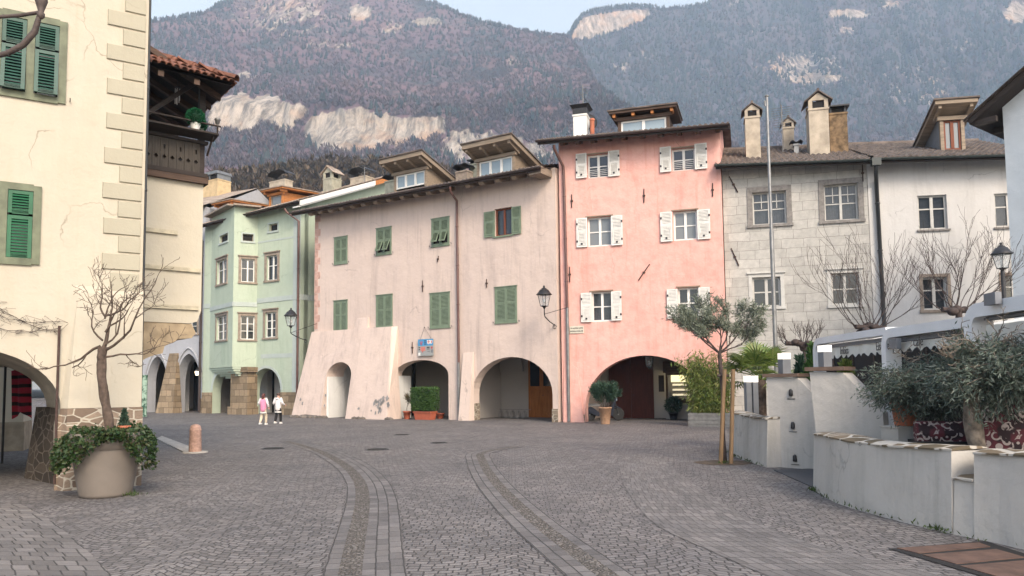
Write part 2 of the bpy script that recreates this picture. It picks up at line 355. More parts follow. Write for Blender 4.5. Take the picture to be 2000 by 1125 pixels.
def _peb():
    n = NT('river_pebbles'); v = n.coord((1, 1, 1)); vo = n.n('TexVoronoi', feature='DISTANCE_TO_EDGE'); n.l(v, vo.inputs['Vector']); vo.inputs['Scale'].default_value = 24
    vc = n.n('TexVoronoi'); n.l(v, vc.inputs['Vector']); vc.inputs['Scale'].default_value = 24
    st = n.mix(n.ramp(vc.outputs['Color'], [(.1, 0.), (.9, 1.)]), (.10, .09, .082), (.24, .22, .20))
    c = n.mix(n.ramp(vo.outputs['Distance'], [(.02, 0.), (.12, 1.)]), (.07, .06, .05), st)
    return n.done(c, .8, n.bump(n.ramp(vo.outputs['Distance'], [(0, 0.), (.3, 1.)]), .9, .02), 0, .3)
M['pebbles'] = _peb()
# ---------------------------------------------------------------- ground
mb = MB(); g = 4000
mb.quad((-g, -60, 0), (g, -60, 0), (g, g, 0), (-g, g, 0))
tag(mb.build('ground', M['setts']), kind='structure')
def smooth_line(px, step=.18):
    pts = [G(u, v) for u, v in px]; out = []
    n = len(pts)
    for i in range(n-1):
        p0, p1, p2, p3 = pts[max(i-1, 0)], pts[i], pts[i+1], pts[min(i+2, n-1)]
        k = max(2, int((p2-p1).length/step))
        for j in range(k):
            t = j/k
            out.append(.5*((2*p1)+(p2-p0)*t+(2*p0-5*p1+4*p2-p3)*t*t+(3*p1-p0-3*p2+p3)*t**3))
    out.append(pts[-1]); return out
def strip(name, L, Rr, mat, z, w=None):
    """sheet between two lines, UV in metres"""
    m = len(L); me = bpy.data.meshes.new(name); V = []; F = []; uv = []
    d = 0; ds = [0]
    for i in range(1, m): d += ((L[i]+Rr[i])/2-(L[i-1]+Rr[i-1])/2).length; ds.append(d)
    for i in range(m): V += [(L[i].x, L[i].y, z), (Rr[i].x, Rr[i].y, z)]
    me.from_pydata(V, [], [(2*i, 2*i+1, 2*i+3, 2*i+2) for i in range(m-1)])
    ul = me.uv_layers.new(name='uv')
    for i, p in enumerate(me.polygons):
        for li, vi in zip(p.loop_indices, p.vertices):
            k, s = divmod(vi, 2); ul.data[li].uv = (ds[k], (w if w else (L[k]-Rr[k]).length)*s)
    me.materials.append(mat); o = bpy.data.objects.new(name, me); scene.collection.objects.link(o)
    return tag(o, kind='structure')
def offs(line, a):
    out = []
    for i, p in enumerate(line):
        t = line[min(i+1, len(line)-1)]-line[max(i-1, 0)]; t.normalize(); out.append(p+Vector((-t.y, t.x, 0))*a)
    return out
ln = smooth_line([(560,862),(620,880),(672,908),(700,938),(708,970),(704,1010),(694,1060),(683,1125),(672,1230)])
strip('pavement', offs(ln, -.10), offs(ln, .10), M['pebbles'], .004)
strip('pavement', offs(ln, -.101), offs(ln, -.23), M['setts_row'], .004, .125)
strip('pavement', offs(ln, .101), offs(ln, .476), M['setts_row'], .004, .375)
ln = smooth_line([(1010,872),(945,884),(942,900),(962,934),(1000,976),(1056,1026),(1118,1074),(1182,1122),(1290,1205)])
strip('pavement', offs(ln, -.09), offs(ln, .09), M['pebbles'], .006)
strip('pavement', offs(ln, -.091), offs(ln, -.341), M['setts_row'], .006, .25)
strip('pavement', offs(ln, .091), offs(ln, .216), M['setts_row'], .006, .125)
Lp = smooth_line([(1206,893),(1211,920),(1221,953),(1274,1020),(1395,1080),(1494,1124),(1720,1220)], .2)
Rp = [(1290,893),(1320,920),(1366,953),(1477,1020),(1650,1080),(1812,1118),(2160,1215)]
def resample(a, n):
    a = [Vector(p) for p in a]; d = [0]
    for i in range(1, len(a)): d.append(d[-1]+(a[i]-a[i-1]).length)
    out = []
    for k in range(n):
        t = d[-1]*k/(n-1); i = max(j for j in range(len(a)) if d[j] <= t+1e-9); i = min(i, len(a)-2)
        out.append(a[i].lerp(a[i+1], (t-d[i])/max(1e-9, d[i+1]-d[i])))
    return out
strip('path', resample(Lp, 60), resample(smooth_line(Rp, .2), 60), M['setts_track'], .005, 2.1)
a = smooth_line([(40,985),(84,1006),(150,1058),(205,1110),(250,1170)], .2); b = smooth_line([(-330,985),(-300,1006),(-250,1058),(-260,1110),(-300,1170)], .2)
strip('path', resample(b, 40), resample(a, 40), M['setts_track'], .004, 1.8)
# ---------------------------------------------------------------- building frame
class Bld:
    def __init__(s, name, uL, YL, uR, YR, label=None, cat='house', group=None, z=0):
        L = Vector(((uL-CX)/FP*0, 0, 0)); dl = ray(uL, 750); dr = ray(uR, 750)
        L = EYE+dl*(YL/dl.y); Rr = EYE+dr*(YR/dr.y); L.z = Rr.z = z
        s.O = L; s.W = (Rr-L).length; s.d = (Rr-L).normalized(); s.n = Vector((s.d.y, -s.d.x, 0))   # n: outward
        s.rz = math.atan2(s.d.y, s.d.x)
        s.r = empty(name, L, s.rz, label, cat, group) if label else None
        s.z = z
    def loc(s, u, v, o=0.0):
        """pixel -> (s along the front, height) on the plane o metres in front of it"""
        d = ray(u, v); t = ((s.O+s.n*o)-EYE).dot(s.n)/d.dot(s.n); p = EYE+d*t-s.O
        return p.dot(s.d), p.z
    def rect(s, u0, v0, u1, v1, o=0.0):
        a = s.loc(u0, (v0+v1)/2, o)[0]; b = s.loc(u1, (v0+v1)/2, o)[0]; um = (u0+u1)/2
        return a, b, s.loc(um, v1, o)[1], s.loc(um, v0, o)[1]
    def w(s, x, y, z): return s.O+s.d*x-s.n*y+Vector((0, 0, z))
    def part(s, name, mb, mat, parent=None): return mb.build(name, mat, parent or s.r)
def arch(x0, x1, zs, zt, n=18, z0=-.1, p=2.0):
    c = (x0+x1)/2; r = (x1-x0)/2; pts = [(x0, z0), (x0, zs)]
    for i in range(1, n):
        q = math.pi*(1-i/n); cx = math.cos(q); sx = math.sin(q)
        pts.append((c+r*math.copysign(abs(cx)**(2/p), cx), zs+(zt-zs)*abs(sx)**(2/p)))
    return pts+[(x1, zs), (x1, z0)]
def inside(p, poly):
    c = False; n = len(poly)
    for i in range(n):
        x1, y1 = poly[i]; x2, y2 = poly[(i+1) % n]
        if (y1 > p[1]) != (y2 > p[1]) and p[0] < (x2-x1)*(p[1]-y1)/(y2-y1)+x1: c = not c
    return c
def wall(mb, outline, holes, yf, yb, back=False):
    F = yf if callable(yf) else (lambda x, z: yf); Bk = yb if callable(yb) else (lambda x, z: yb)
    pts = []; ed = []
    for lp in [outline]+holes:
        b = len(pts); pts += [Vector(p) for p in lp]; ed += [(b+i, b+(i+1) % len(lp)) for i in range(len(lp))]
    vs, es, fs = delaunay_2d_cdt(pts, ed, [], 0, 1e-5)[:3]; keep = []
    for f in fs:
        c = sum((vs[i] for i in f), Vector((0, 0)))/len(f)
        if inside(c, outline) and not any(inside(c, h) for h in holes): keep.append(tuple(f))
    mb.add([(p.x, F(p.x, p.y), p.y) for p in vs], keep)
    if back: mb.add([(p.x, Bk(p.x, p.y), p.y) for p in vs], keep)
    for lp in [outline]+holes:
        n = len(lp)
        mb.add([(x, F(x, z), z) for x, z in lp]+[(x, Bk(x, z), z) for x, z in lp], [(i, (i+1) % n, n+(i+1) % n, n+i) for i in range(n)])
def rc(x0, x1, z0, z1): return [(x0, z0), (x1, z0), (x1, z1), (x0, z1)]
def outline(W, HL, HR, arches, x0=0.0):
    pts = [(x0, -.1)]
    for a in sorted(arches, key=lambda q: q[0][0]): pts += a
    return pts+[(W, -.1), (W, HR), (x0, HL)]
def shell(mb, W, D, HL, HR, ry, RH, x0=0.0, back=True, t=.0):
    """gable sides (and back) of a house body"""
    for x, H in ((x0, HL), (W, HR)):
        mb.quad((x, t, -.1), (x, D, -.1), (x, D, H), (x, ry, H+RH), (x, t, H))
    if back: mb.quad((x0, D, -.1), (W, D, -.1), (W, D, HR), (x0, D, HL))
def tile_roof(mb, x0, x1, y0, y1, zL0, zR0, rise, pitch=.21, course=.40, amp=.032, thick=.03):
    """corrugated tile courses from the eave (y0) up to the ridge (y1); zL0/zR0: eave height at x0/x1"""
    nx = max(4, int(abs(x1-x0)/pitch)*6); L = math.hypot(y1-y0, rise); nc = max(2, int(L/course)); sy = (y1-y0)/nc; rng = random.Random(int(x1*7))
    vs = []; fs = []; sm = []
    for c in range(nc):
        jit = [rng.uniform(-.016, .016) for _ in range(nx//6+2)]; b = len(vs); j2 = [rng.uniform(-.010, .010) for _ in range(nx//6+2)]
        for k, (t, lift) in enumerate(((c, -thick*.2), (c, thick+.012), (c+1.12, .006))):
            for i in range(nx+1):
                f = i/nx; x = x0+(x1-x0)*f; q = i//6; yy = y0+sy*t+(jit[q] if k < 2 else 0)
                z = zL0+(zR0-zL0)*f+rise*(yy-y0)/(y1-y0)+lift+amp*math.cos(2*math.pi*i/6)+(j2[q] if k else 0)
                vs.append((x, yy, z))
        for k in range(2):
            for i in range(nx):
                a = b+k*(nx+1)+i; fs.append((a, a+1, a+nx+2, a+nx+1))
    mb.add(vs, fs)
def gutter(mb, x0, x1, y, z0, z1, r=.075):
    n = 8; prof = [(r*math.cos(math.pi+math.pi*i/n), r*math.sin(math.pi+math.pi*i/n)) for i in range(n+1)]
    prof = [(a, b) for a, b in prof]; inn = [(a*.86, b*.86) for a, b in reversed(prof)]; pr = prof+inn; m = len(pr)
    mb.add([(x0, y+a, z0+b) for a, b in pr]+[(x1, y+a, z1+b) for a, b in pr],
           [(i, (i+1) % m, m+(i+1) % m, m+i) for i in range(m)]+[tuple(range(m)), tuple(range(2*m-1, m-1, -1))])
def roof(B, x0, x1, gL, gR, over, ang, ry, tile, gut, soffit, rafter=None, rx=(), rsz=(.13, .19), rlen=None, fascia=None, drop=.0, ridge=True, D=None):
    """eave with gutter, soffit, rafter tails, tiles to the ridge. gL/gR: gutter pixel at each end. returns wall height (L, R)"""
    sL, zL = B.loc(*gL, over); sR, zR = B.loc(*gR, over); t = math.tan(ang)
    zz = lambda x: zL+(zR-zL)*(x-sL)/(sR-sL)
    m = MB(); tile_roof(m, x0, x1, -over, ry, zz(x0)+.06, zz(x1)+.06, (ry+over)*t)
    D = D or 2*ry
    m.quad((x0, ry, zz(x0)+(ry+over)*t+.04), (x1, ry, zz(x1)+(ry+over)*t+.04), (x1, D+over, zz(x1)), (x0, D+over, zz(x0)))
    if ridge: m.tube([(x0, ry, zz(x0)+(ry+over)*t+.06), (x1, ry, zz(x1)+(ry+over)*t+.06)], .13, 8)
    rf = B.part('roof', m, tile)
    m = MB()
    m.hexa([(x0, -over+.03, zz(x0)-.045), (x1, -over+.03, zz(x1)-.045), (x1, ry, zz(x1)-.045+(ry+over)*t), (x0, ry, zz(x0)-.045+(ry+over)*t),
            (x0, -over+.03, zz(x0)), (x1, -over+.03, zz(x1)), (x1, ry, zz(x1)+(ry+over)*t), (x0, ry, zz(x0)+(ry+over)*t)])
    if fascia: m.hexa([(x0, -over, zz(x0)-.14), (x1, -over, zz(x1)-.14), (x1, -over+.028, zz(x1)-.14), (x0, -over+.028, zz(x0)-.14),
                       (x0, -over, zz(x0)+.03), (x1, -over, zz(x1)+.03), (x1, -over+.028, zz(x1)+.03), (x0, -over+.028, zz(x0)+.03)])
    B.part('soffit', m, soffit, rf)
    m = MB(); gutter(m, x0-.05, x1+.05, -over-.085, zz(x0)+.015, zz(x1)+.015, .075); B.part('gutter', m, gut)
    for x in rx:
        m = MB(); w, h = rsz; L = rlen or over-.06; a = zz(x)-.048; k = .5*h
        # rounded-nose timber following the slope
        y0 = -L; prof = [(.45, a+(over+.45)*t), (y0, a+(over-L)*t), (y0, a+(over-L)*t-h*.55), (y0+.10, a+(over-L)*t-h*.95), (y0+.2, a+(over-L)*t-h), (.45, a+(over+.45)*t-h)]
        m.prism_x(prof, x-w/2, x+w/2); B.part('rafter_tail', m, rafter)
    return zz(0)+over*t-.05, zz(B.W)+over*t-.05, zz
def window(B, x0, x1, z0, z1, frame, pane, nx=2, rows=(.5,), y=.12, fw=.06, mw=.05, curtain=None, sill=None, surround=None, sw=.14, sproud=.03, parent=None, bars=0, name='window', lintel=None):
    """frame mesh with pane, curtain, sill, surround as its children"""
    m = MB(); d = .055
    for a, b, c, e in ((x0, x0+fw, z0, z1), (x1-fw, x1, z0, z1)): m.box(a, b, y, y+d, c, e)
    for c, e in ((z0, z0+fw), (z1-fw, z1)): m.box(x0+fw, x1-fw, y, y+d, c, e)
    iw = (x1-x0-2*fw)/nx
    for i in range(1, nx): xc = x0+fw+iw*i; m.box(xc-mw*.9, xc+mw*.9, y-.012, y+d-.004, z0+fw, z1-fw)
    for r in rows:
        zc = z0+fw+(z1-z0-2*fw)*r
        for i in range(nx):
            a = x0+fw+iw*i+(mw*.9 if i else 0); b = x0+fw+iw*(i+1)-(mw*.9 if i < nx-1 else 0); m.box(a, b, y+.006, y+d-.01, zc-mw*.4, zc+mw*.4)
    if bars:
        for i in range(nx):
            xc = x0+fw+iw*(i+.5); m.box(xc-.014, xc+.014, y+.01, y+d-.012, z0+fw+(z1-z0)*bars, z1-fw)
    o = m.build(name, frame, parent or B.r)
    m = MB(); m.quad((x0+fw*.5, y+d*.6, z0+fw*.5), (x1-fw*.5, y+d*.6, z0+fw*.5), (x1-fw*.5, y+d*.6, z1-fw*.5), (x0+fw*.5, y+d*.6, z1-fw*.5)); m.build('pane', pane, o)
    if pane is M['pane']:
        m = MB(); m.box(x0+.002, x1-.002, y+.5, y+.52, z0, z1); m.build('blind_or_room_dark', M['dark'], o)  # dark sheet standing in for the unlit room behind the pane
    if curtain:
        m = MB(); k = 40
        for a, b in (((x0+fw, (x0+x1)/2-.01), ((x0+x1)/2+.01, x1-fw)) if curtain is not M['curtain'] else ((x0+fw, x1-fw),)):
            vs = []
            for i in range(k+1):
                xx = a+(b-a)*i/k; yy = y+.13+.018*math.sin(i*2.1)
                vs += [(xx, yy, z0+.01), (xx, yy, z1-.01)]
            m.add(vs, [(2*i, 2*i+2, 2*i+3, 2*i+1) for i in range(k)], True)
        m.build('curtain', curtain, o)
    if sill:
        m = MB(); m.box(x0-.07, x1+.07, -.07, y-.002, z0-.07, z0-.003); m.build('sill', sill, o)
    if surround:
        m = MB(); f = -sproud; b = .03
        m.box(x0-sw, x0-.002, f, b, z0-.002, z1); m.box(x1+.002, x1+sw, f, b, z0-.002, z1)
        m.box(x0-sw, x1+sw, f, b, z1+.002, z1+sw); m.box(x0-sw-.03, x1+sw+.03, f-.04, b, z0-.11, z0-.004)
        if lintel: m.box(x0-sw-.05, x1+sw+.05, f-.06, b, z1+sw+.002, z1+sw+.06)
        m.build('surround', surround, o)
    return o
def shutter(B, x0, x1, z0, z1, mat, y=-.05, parent=None, split=.55, panel=False, tilt=0., mir=False, vane=.055, name='shutter', backing=True, swing=0., hinge=None):
    """louvred leaf; split: height share of the lower field; panel: lower field a small hinged flap; tilt: that flap pushed out"""
    m = MB(); t = .036; st = .055; zm = z0+(z1-z0)*split
    T = Matrix.Identity(4)
    if swing:
        hx = x0 if hinge == 'L' else x1
        T = Matrix.Translation((hx, y, 0)) @ Matrix.Rotation(swing, 4, 'Z') @ Matrix.Translation((-hx, -y, 0))
    m.M = T
    m.box(x0, x0+st, y, y+t, z0, z1); m.box(x1-st, x1, y, y+t, z0, z1)
    for a, b in ((z0, z0+st*1.2), (zm-st*.5, zm+st*.5), (z1-st, z1)): m.box(x0+st, x1-st, y, y+t, a, b)
    def louv(a0, a1, za, zb, yy=y):
        k = max(3, int((zb-za)/vane))
        for i in range(k):
            z = za+(zb-za)*(i+.5)/k; h = (zb-za)/k*.36
            m.hexa([(a0, yy-.004, z-h), (a1, yy-.004, z-h), (a1, yy+.004, z-h), (a0, yy+.004, z-h), (a0, yy+t*.62, z+h), (a1, yy+t*.62, z+h), (a1, yy+t*.82, z+h), (a0, yy+t*.82, z+h)])
    louv(x0+st, x1-st, zm+st*.5, z1-st)
    if panel or tilt:
        i = .012; a0, a1, za, zb = x0+st+i, x1-st-i, z0+st*1.2+i, zm-st*.5-i
        if tilt: m.M = T @ Matrix.Translation((0, y, zb)) @ Matrix.Rotation(-tilt, 4, 'X') @ Matrix.Translation((0, -y, -zb))
        s2 = .04; m.box(a0, a0+s2, y-.012, y+t-.014, za, zb); m.box(a1-s2, a1, y-.012, y+t-.014, za, zb)
        m.box(a0+s2, a1-s2, y-.012, y+t-.014, za, za+s2); m.box(a0+s2, a1-s2, y-.012, y+t-.014, zb-s2, zb)
        louv(a0+s2, a1-s2, za+s2, zb-s2, y-.01)
        m.M = T
    else: louv(x0+st, x1-st, z0+st*1.2, zm-st*.5)
    if backing and not tilt: m.box(x0+.01, x1-.01, y+t+.002, y+t+.008, z0+.01, z1-.01)
    return m.build(name, mat, parent or B.r)
def closed_shutters(B, x0, x1, z0, z1, mat, tilt=0., fr=None, name='window', split=.55):
    """a window closed by two louvred leaves: frame > two shutter"""
    m = MB(); f = .05
    m.box(x0, x0+f, -.03, .06, z0, z1); m.box(x1-f, x1, -.03, .06, z0, z1); m.box(x0+f, x1-f, -.03, .06, z1-f, z1); m.box(x0+f, x1-f, -.03, .06, z0, z0+f)
    m.box(x0-.03, x1+.03, -.06, .02, z1+.002, z1+.03); m.box(x0-.02, x1+.02, -.05, .02, z0-.04, z0-.002)
    o = B.part(name, m, fr or mat); xm = (x0+x1)/2
    for a, b in ((x0+f+.003, xm-.004), (xm+.004, x1-f-.003)):
        shutter(B, a, b, z0+f+.004, z1-f-.004, mat, -.022, o, split, tilt=tilt, backing=False)
    m = MB(); m.box(x0+f*.5, x1-f*.5, .10, .12, z0+.01, z1-.01); m.build('pane', M['dark'], o)
    m = MB()
    for xx in (x0-.10, x1+.10): m.tube([(xx, 0, z0+.05), (xx, -.07, z0+.06), (xx+.05, -.07, z0+.06), (xx+.05, -.07, z0-.01)], .010, 5)
    m.build('hook', M['iron'], o)
    return o
def downpipe(B, pts, mat, r=.05, low=None, lowmat=None):
    m = MB(); m.tube(pts, r, 10)
    for i in range(1, len(pts)):
        a, b = Vector(pts[i-1]), Vector(pts[i])
        if abs(a.z-b.z) > 2:
            for k in range(int(abs(a.z-b.z)/1.8)):
                p = a.lerp(b, (k+.5)*1.8/abs(a.z-b.z)) if (k+.5)*1.8 < abs(a.z-b.z) else b
                m.lathe([(r*1.02, -.025), (r*1.25, -.02), (r*1.25, .02), (r*1.02, .025)], p, 10)
    o = B.part('downpipe', m, mat)
    if low is not None:
        p = pts[-1]; m = MB(); m.tube([p, (p[0], p[1], low)], r*1.12, 10); m.build('downpipe_shoe', lowmat, o)
    return o
def anchor(B, u0, v0, u1, v1):
    a, b = B.loc(u0, v0), B.loc(u1, v1); m = MB()
    p, q = Vector((a[0], -.03, a[1])), Vector((b[0], -.03, b[1])); m.tube([p, q], [.020, .026], 5); c = (p+q)/2; m.box(c.x-.05, c.x+.05, -.055, .02, c.z-.03, c.z+.03)
    B.part('wall_anchor', m, M['rust'])
def chimney(B, u0, u1, vt, vb, dep, mat, style, capmat, dy=None, name='chimney'):
    """vt: top of the masonry, vb: where it meets the roof; cap by style"""
    a = B.loc(u0, vb, -dep); b = B.loc(u1, vb, -dep); zt = B.loc((u0+u1)/2, vt, -dep)[1]; x0, x1, z0 = a[0], b[0], a[1]-.9
    w = x1-x0; dy = dy or w; m = MB(); m.box(x0, x1, dep, dep+dy, z0, zt); m.box(x0-.03, x1+.03, dep-.03, dep+dy+.03, zt-.09, zt-.02)
    o = B.part(name, m, mat); m = MB(); yc = dep+dy/2; xc = (x0+x1)/2
    if style == 'gable':      # masonry posts and a little tiled gable roof
        h = w*.42; p = w*.2
        for xx in (x0, x1-p):
            for yy in (dep, dep+dy-p): m.box(xx, xx+p, yy, yy+p, zt, zt+h)
        m.prism([(x0-.02, zt+h), (x1+.02, zt+h), (xc, zt+h+w*.42)], dep, dep+.06)
        m.build('cap_post', mat, o); m = MB(); e = w*.22; s = .05
        m.prism([(x0-e, zt+h-.06), (xc, zt+h+w*.50), (xc, zt+h+w*.50+s), (x0-e, zt+h-.06+s)], dep-e*.6, dep+dy+e*.6)
        m.prism([(x1+e, zt+h-.06), (xc, zt+h+w*.50), (xc, zt+h+w*.50+s), (x1+e, zt+h-.06+s)], dep-e*.6, dep+dy+e*.6)
        for i in range(3): m.tube([(xc, dep-e*.6+i*.2, zt+h+w*.5+.05), (xc, dep-e*.6+i*.2+.22, zt+h+w*.5+.07)], .05, 8)
        m.build('chimney_cap', capmat, o)
        m = MB(); m.box(x0+p, x1-p, dep+p*.5, dep+dy-p*.5, zt, zt+h*.9); m.build('flue', M['dark'], o)
    elif style == 'flat':     # posts and a flat slab
        h = w*.34
        for xx in (x0+.02, x1-.1):
            for yy in (dep+.02, dep+dy-.1): m.box(xx, xx+.08, yy, yy+.08, zt, zt+h)
        m.box(x0-.1, x1+.1, dep-.1, dep+dy+.1, zt+h, zt+h+.06); m.build('chimney_cap', capmat, o)
        m = MB(); m.box(x0+.1, x1-.1, dep+.1, dep+dy-.1, zt, zt+h-.003); m.build('flue', M['dark'], o)
    elif style == 'metal':    # box of pale metal with slanted roof
        h = w*.2
        for xx in (x0, (x0+x1)/2-.03, x1-.07): m.box(xx, xx+.06, dep+.01, dep+dy-.01, zt, zt+h)
        m.prism([(x0-.06, zt+h), (x1+.06, zt+h), (x1-.05, zt+h+.22), (x0+.05, zt+h+.22)], dep-.06, dep+dy+.06); m.build('chimney_cap', capmat, o)
        m = MB(); m.box(x0+.07, x1-.08, dep+.1, dep+dy-.1, zt, zt+h-.003); m.build('flue', M['dark'], o)
    elif style == 'curved':   # bent sheet on legs, like a wave
        h = w*.26
        for xx in (x0+.05, x1-.08): m.box(xx, xx+.03, yc-.02, yc+.02, zt-.02, zt+h)
        n = 12; vs = []
        for i in range(n+1):
            f = i/n; x = x0-.16+(w+.32)*f; z = zt+h+w*.22*math.sin(math.pi*f)+.05*math.sin(3*math.pi*f)-.02
            vs += [(x, dep-.1, z), (x, dep+dy+.1, z), (x, dep-.1, z+.03), (x, dep+dy+.1, z+.03)]
        fs = []
        for i in range(n):
            k = 4*i; fs += [(k, k+4, k+5, k+1), (k+2, k+3, k+7, k+6), (k, k+2, k+6, k+4), (k+1, k+5, k+7, k+3)]
        m.add(vs, fs); m.build('chimney_cap', capmat, o)
    elif style == 'flare':    # black flared hood
        e = .14; m.hexa([(x0-.02, dep-.02, zt), (x1+.02, dep-.02, zt), (x1+.02, dep+dy+.02, zt), (x0-.02, dep+dy+.02, zt),
                        (x0-.01, dep-.01, zt+.26), (x1+.01, dep-.01, zt+.26), (x1+.01, dep+dy+.01, zt+.26), (x0-.01, dep+dy+.01, zt+.26)])
        m.hexa([(x0-.01, dep-.01, zt+.26), (x1+.01, dep-.01, zt+.26), (x1+.01, dep+dy+.01, zt+.26), (x0-.01, dep+dy+.01, zt+.26),
                (x0-e, dep-e, zt+.40), (x1+e, dep-e, zt+.40), (x1+e, dep+dy+e, zt+.40), (x0-e, dep+dy+e, zt+.40)]); m.build('chimney_cap', capmat, o)
    return o
def dormer(B, u0, u1, vf, vbot, dep, wood, winframe, pane, nx, roofmat, drop=.55, over=.55, L=3.0, slab=.16, wx=(.12, .88), wz=(.12, .72), cheek=None, zside=0., raft=3, ledge=None):
    """box dormer whose roof slab juts out in front. vf: underside of slab at the front plane"""
    x0, zb = B.loc(u0, vbot, -dep); x1, _ = B.loc(u1, vbot, -dep); um = (u0+u1)/2; zt = B.loc(um, vf, -dep)[1]; zb -= .25
    m = MB(); p = .13; W = x1-x0
    m.box(x0, x0+p, dep, dep+p, zb, zt); m.box(x1-p, x1, dep, dep+p, zb, zt); m.box(x0-.1, x1+.1, dep-.06, dep+.08, zt-.17, zt-.02)
    o = B.part('dormer', m, wood); wl = W
    m = MB()
    for x in (x0+.02, x1-.05): m.quad((x, dep+p, zb), (x, dep+L, zb+.9), (x, dep+L, zt-drop*.9), (x, dep+p, zt-.02))
    m.build('cheek', cheek or wood, o)
    e = .32; y0, y1 = dep-over, dep+L; zf = zt+.0
    zz = lambda y: zf+.10-drop*(y-dep)/L
    m = MB(); m.hexa([(x0-e, y0, zz(y0)), (x1+e, y0, zz(y0)), (x1+e, y1, zz(y1)), (x0-e, y1, zz(y1)), (x0-e, y0, zz(y0)+slab), (x1+e, y0, zz(y0)+slab), (x1+e, y1, zz(y1)+slab), (x0-e, y1, zz(y1)+slab)])
    m.build('dormer_roof', wood, o)
    m = MB(); m.hexa([(x0-e-.06, y0-.06, zz(y0)+slab+.004), (x1+e+.06, y0-.06, zz(y0)+slab+.004), (x1+e+.06, y1, zz(y1)+slab+.004), (x0-e-.06, y1, zz(y1)+slab+.004),
                      (x0-e-.06, y0-.06, zz(y0)+slab+.06), (x1+e+.06, y0-.06, zz(y0)+slab+.06), (x1+e+.06, y1, zz(y1)+slab+.06), (x0-e-.06, y1, zz(y1)+slab+.06)])
    m.build('dormer_roof_sheet', roofmat, o)
    for i in range(raft):
        xc = x0-e+.2+(W+2*e-.4)*i/max(1, raft-1); m = MB(); yb = dep+.2
        m.hexa([(xc-.06, y0+.08, zz(y0)-.14), (xc+.06, y0+.08, zz(y0)-.14), (xc+.06, yb, zz(yb)-.16), (xc-.06, yb, zz(yb)-.16),
                (xc-.06, y0+.08, zz(y0)-.003), (xc+.06, y0+.08, zz(y0)-.003), (xc+.06, yb, zz(yb)-.003), (xc-.06, yb, zz(yb)-.003)]); m.build('dormer_rafter', ledge or wood, o)
    a, b = x0+p+.004, x1-p-.004; za, zc = zb+.12, zt-.18; m = MB(); f = .07; y = dep+.05
    m.box(a, a+f, y, y+.06, za, zc); m.box(b-f, b, y, y+.06, za, zc); m.box(a+f, b-f, y, y+.06, za, za+f); m.box(a+f, b-f, y, y+.06, zc-f, zc)
    for i in range(1, nx): xc = a+(b-a)*i/nx; m.box(xc-.06, xc+.06, y-.01, y+.055, za+f, zc-f)
    m.build('dormer_window', winframe, o)
    m = MB(); m.quad((a+.02, y+.035, za), (b-.02, y+.035, za), (b-.02, y+.035, zc), (a+.02, y+.035, zc)); m.build('dormer_pane', pane, o)
    return o
def door(B, x0, x1, z0, z1, y, wood, glassed=.55, leaves=2, pane=None, name='door', parent=None):
    m = MB(); f = .09; w = (x1-x0)/leaves
    pn = MB()
    for i in range(leaves):
        a, b = x0+w*i+.005, x0+w*(i+1)-.005; zg = z0+(z1-z0)*(1-glassed) if glassed else z1
        m.box(a, a+f, y, y+.05, z0, z1); m.box(b-f, b, y, y+.05, z0, z1)
        for c, e in ((z0, z0+.14), (z1-f, z1)): m.box(a+f, b-f, y, y+.05, c, e)
        if glassed:
            m.box(a+f, b-f, y, y+.05, zg-.06, zg+.06); m.box(a+f, b-f, y+.012, y+.04, z0+.14, zg-.06)
            m.box(a+f+.09, b-f-.09, y, y+.012, z0+.24, zg-.16); pn.quad((a+f, y+.03, zg+.06), (b-f, y+.03, zg+.06), (b-f, y+.03, z1-f), (a+f, y+.03, z1-f))
        else:
            h = (z1-z0)/3
            for k in range(3):
                m.box(a+f, b-f, y+.014, y+.04, z0+.14+(h-.08)*k, z0+.06+(h-.08)*(k+1)); m.box(a+f, b-f, y, y+.05, z0+.06+(h-.08)*(k+1), z0+.14+(h-.08)*(k+1))
                m.box(a+f+.1, b-f-.1, y, y+.014, z0+.24+(h-.08)*k, z0-.04+(h-.08)*(k+1))
    o = B.part(name, m, wood, parent)
    if glassed: pn.build('door_pane', pane or M['pane_dark'], o)
    m = MB(); xc = (x0+x1)/2+.07 if leaves > 1 else x1-.07; m.tube([(xc, y-.005, z0+1.05), (xc, y-.06, z0+1.05), (xc+.1, y-.06, z0+1.05)], .012, 6); m.build('door_handle', M['iron'], o)
    return o
def arcade(B, x0, x1, y0, D, zc, mat, name='arcade_wall', floor=True):
    m = MB(); m.quad((x0, D, -.1), (x1, D, -.1), (x1, D, zc), (x0, D, zc)); m.quad((x0, y0, zc), (x1, y0, zc), (x1, D, zc), (x0, D, zc))
    m.quad((x0, y0, -.1), (x0, D, -.1), (x0, D, zc), (x0, y0, zc)); m.quad((x1, y0, -.1), (x1, D, -.1), (x1, D, zc), (x1, y0, zc))
    return B.part(name, m, mat)
# ================================================================ pale house (beige pink, green shutters, buttress)
P = Bld('arcade_house', 613, 39.0, 1090, 31.0, 'pale beige-pink house with sage green shutters, sloping buttress and three ground-floor arches')
over = .95
rx = [P.loc(560+.2844*z, 400-.1*.2844*z+8, over)[0] for z in (150,215,285,360,435,510,595,685,780,872,960,1052,1230,1325,1435,1550,1670)]
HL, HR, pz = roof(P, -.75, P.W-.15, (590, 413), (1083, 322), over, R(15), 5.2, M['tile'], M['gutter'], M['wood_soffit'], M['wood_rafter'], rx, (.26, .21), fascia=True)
m = MB(); m.box(P.W-.75, P.W-.15, -over+.05, .3, HR-.42, HR-.12); P.part('corner_corbel', m, M['wood_rafter'])
xA = P.rect(641, 708, 690, 800, .5); zA = P.loc(665, 735, .6)[1]; zAt = P.loc(665, 707, .6)[1]
aA = arch(xA[0], xA[1], zA, zAt, 14)
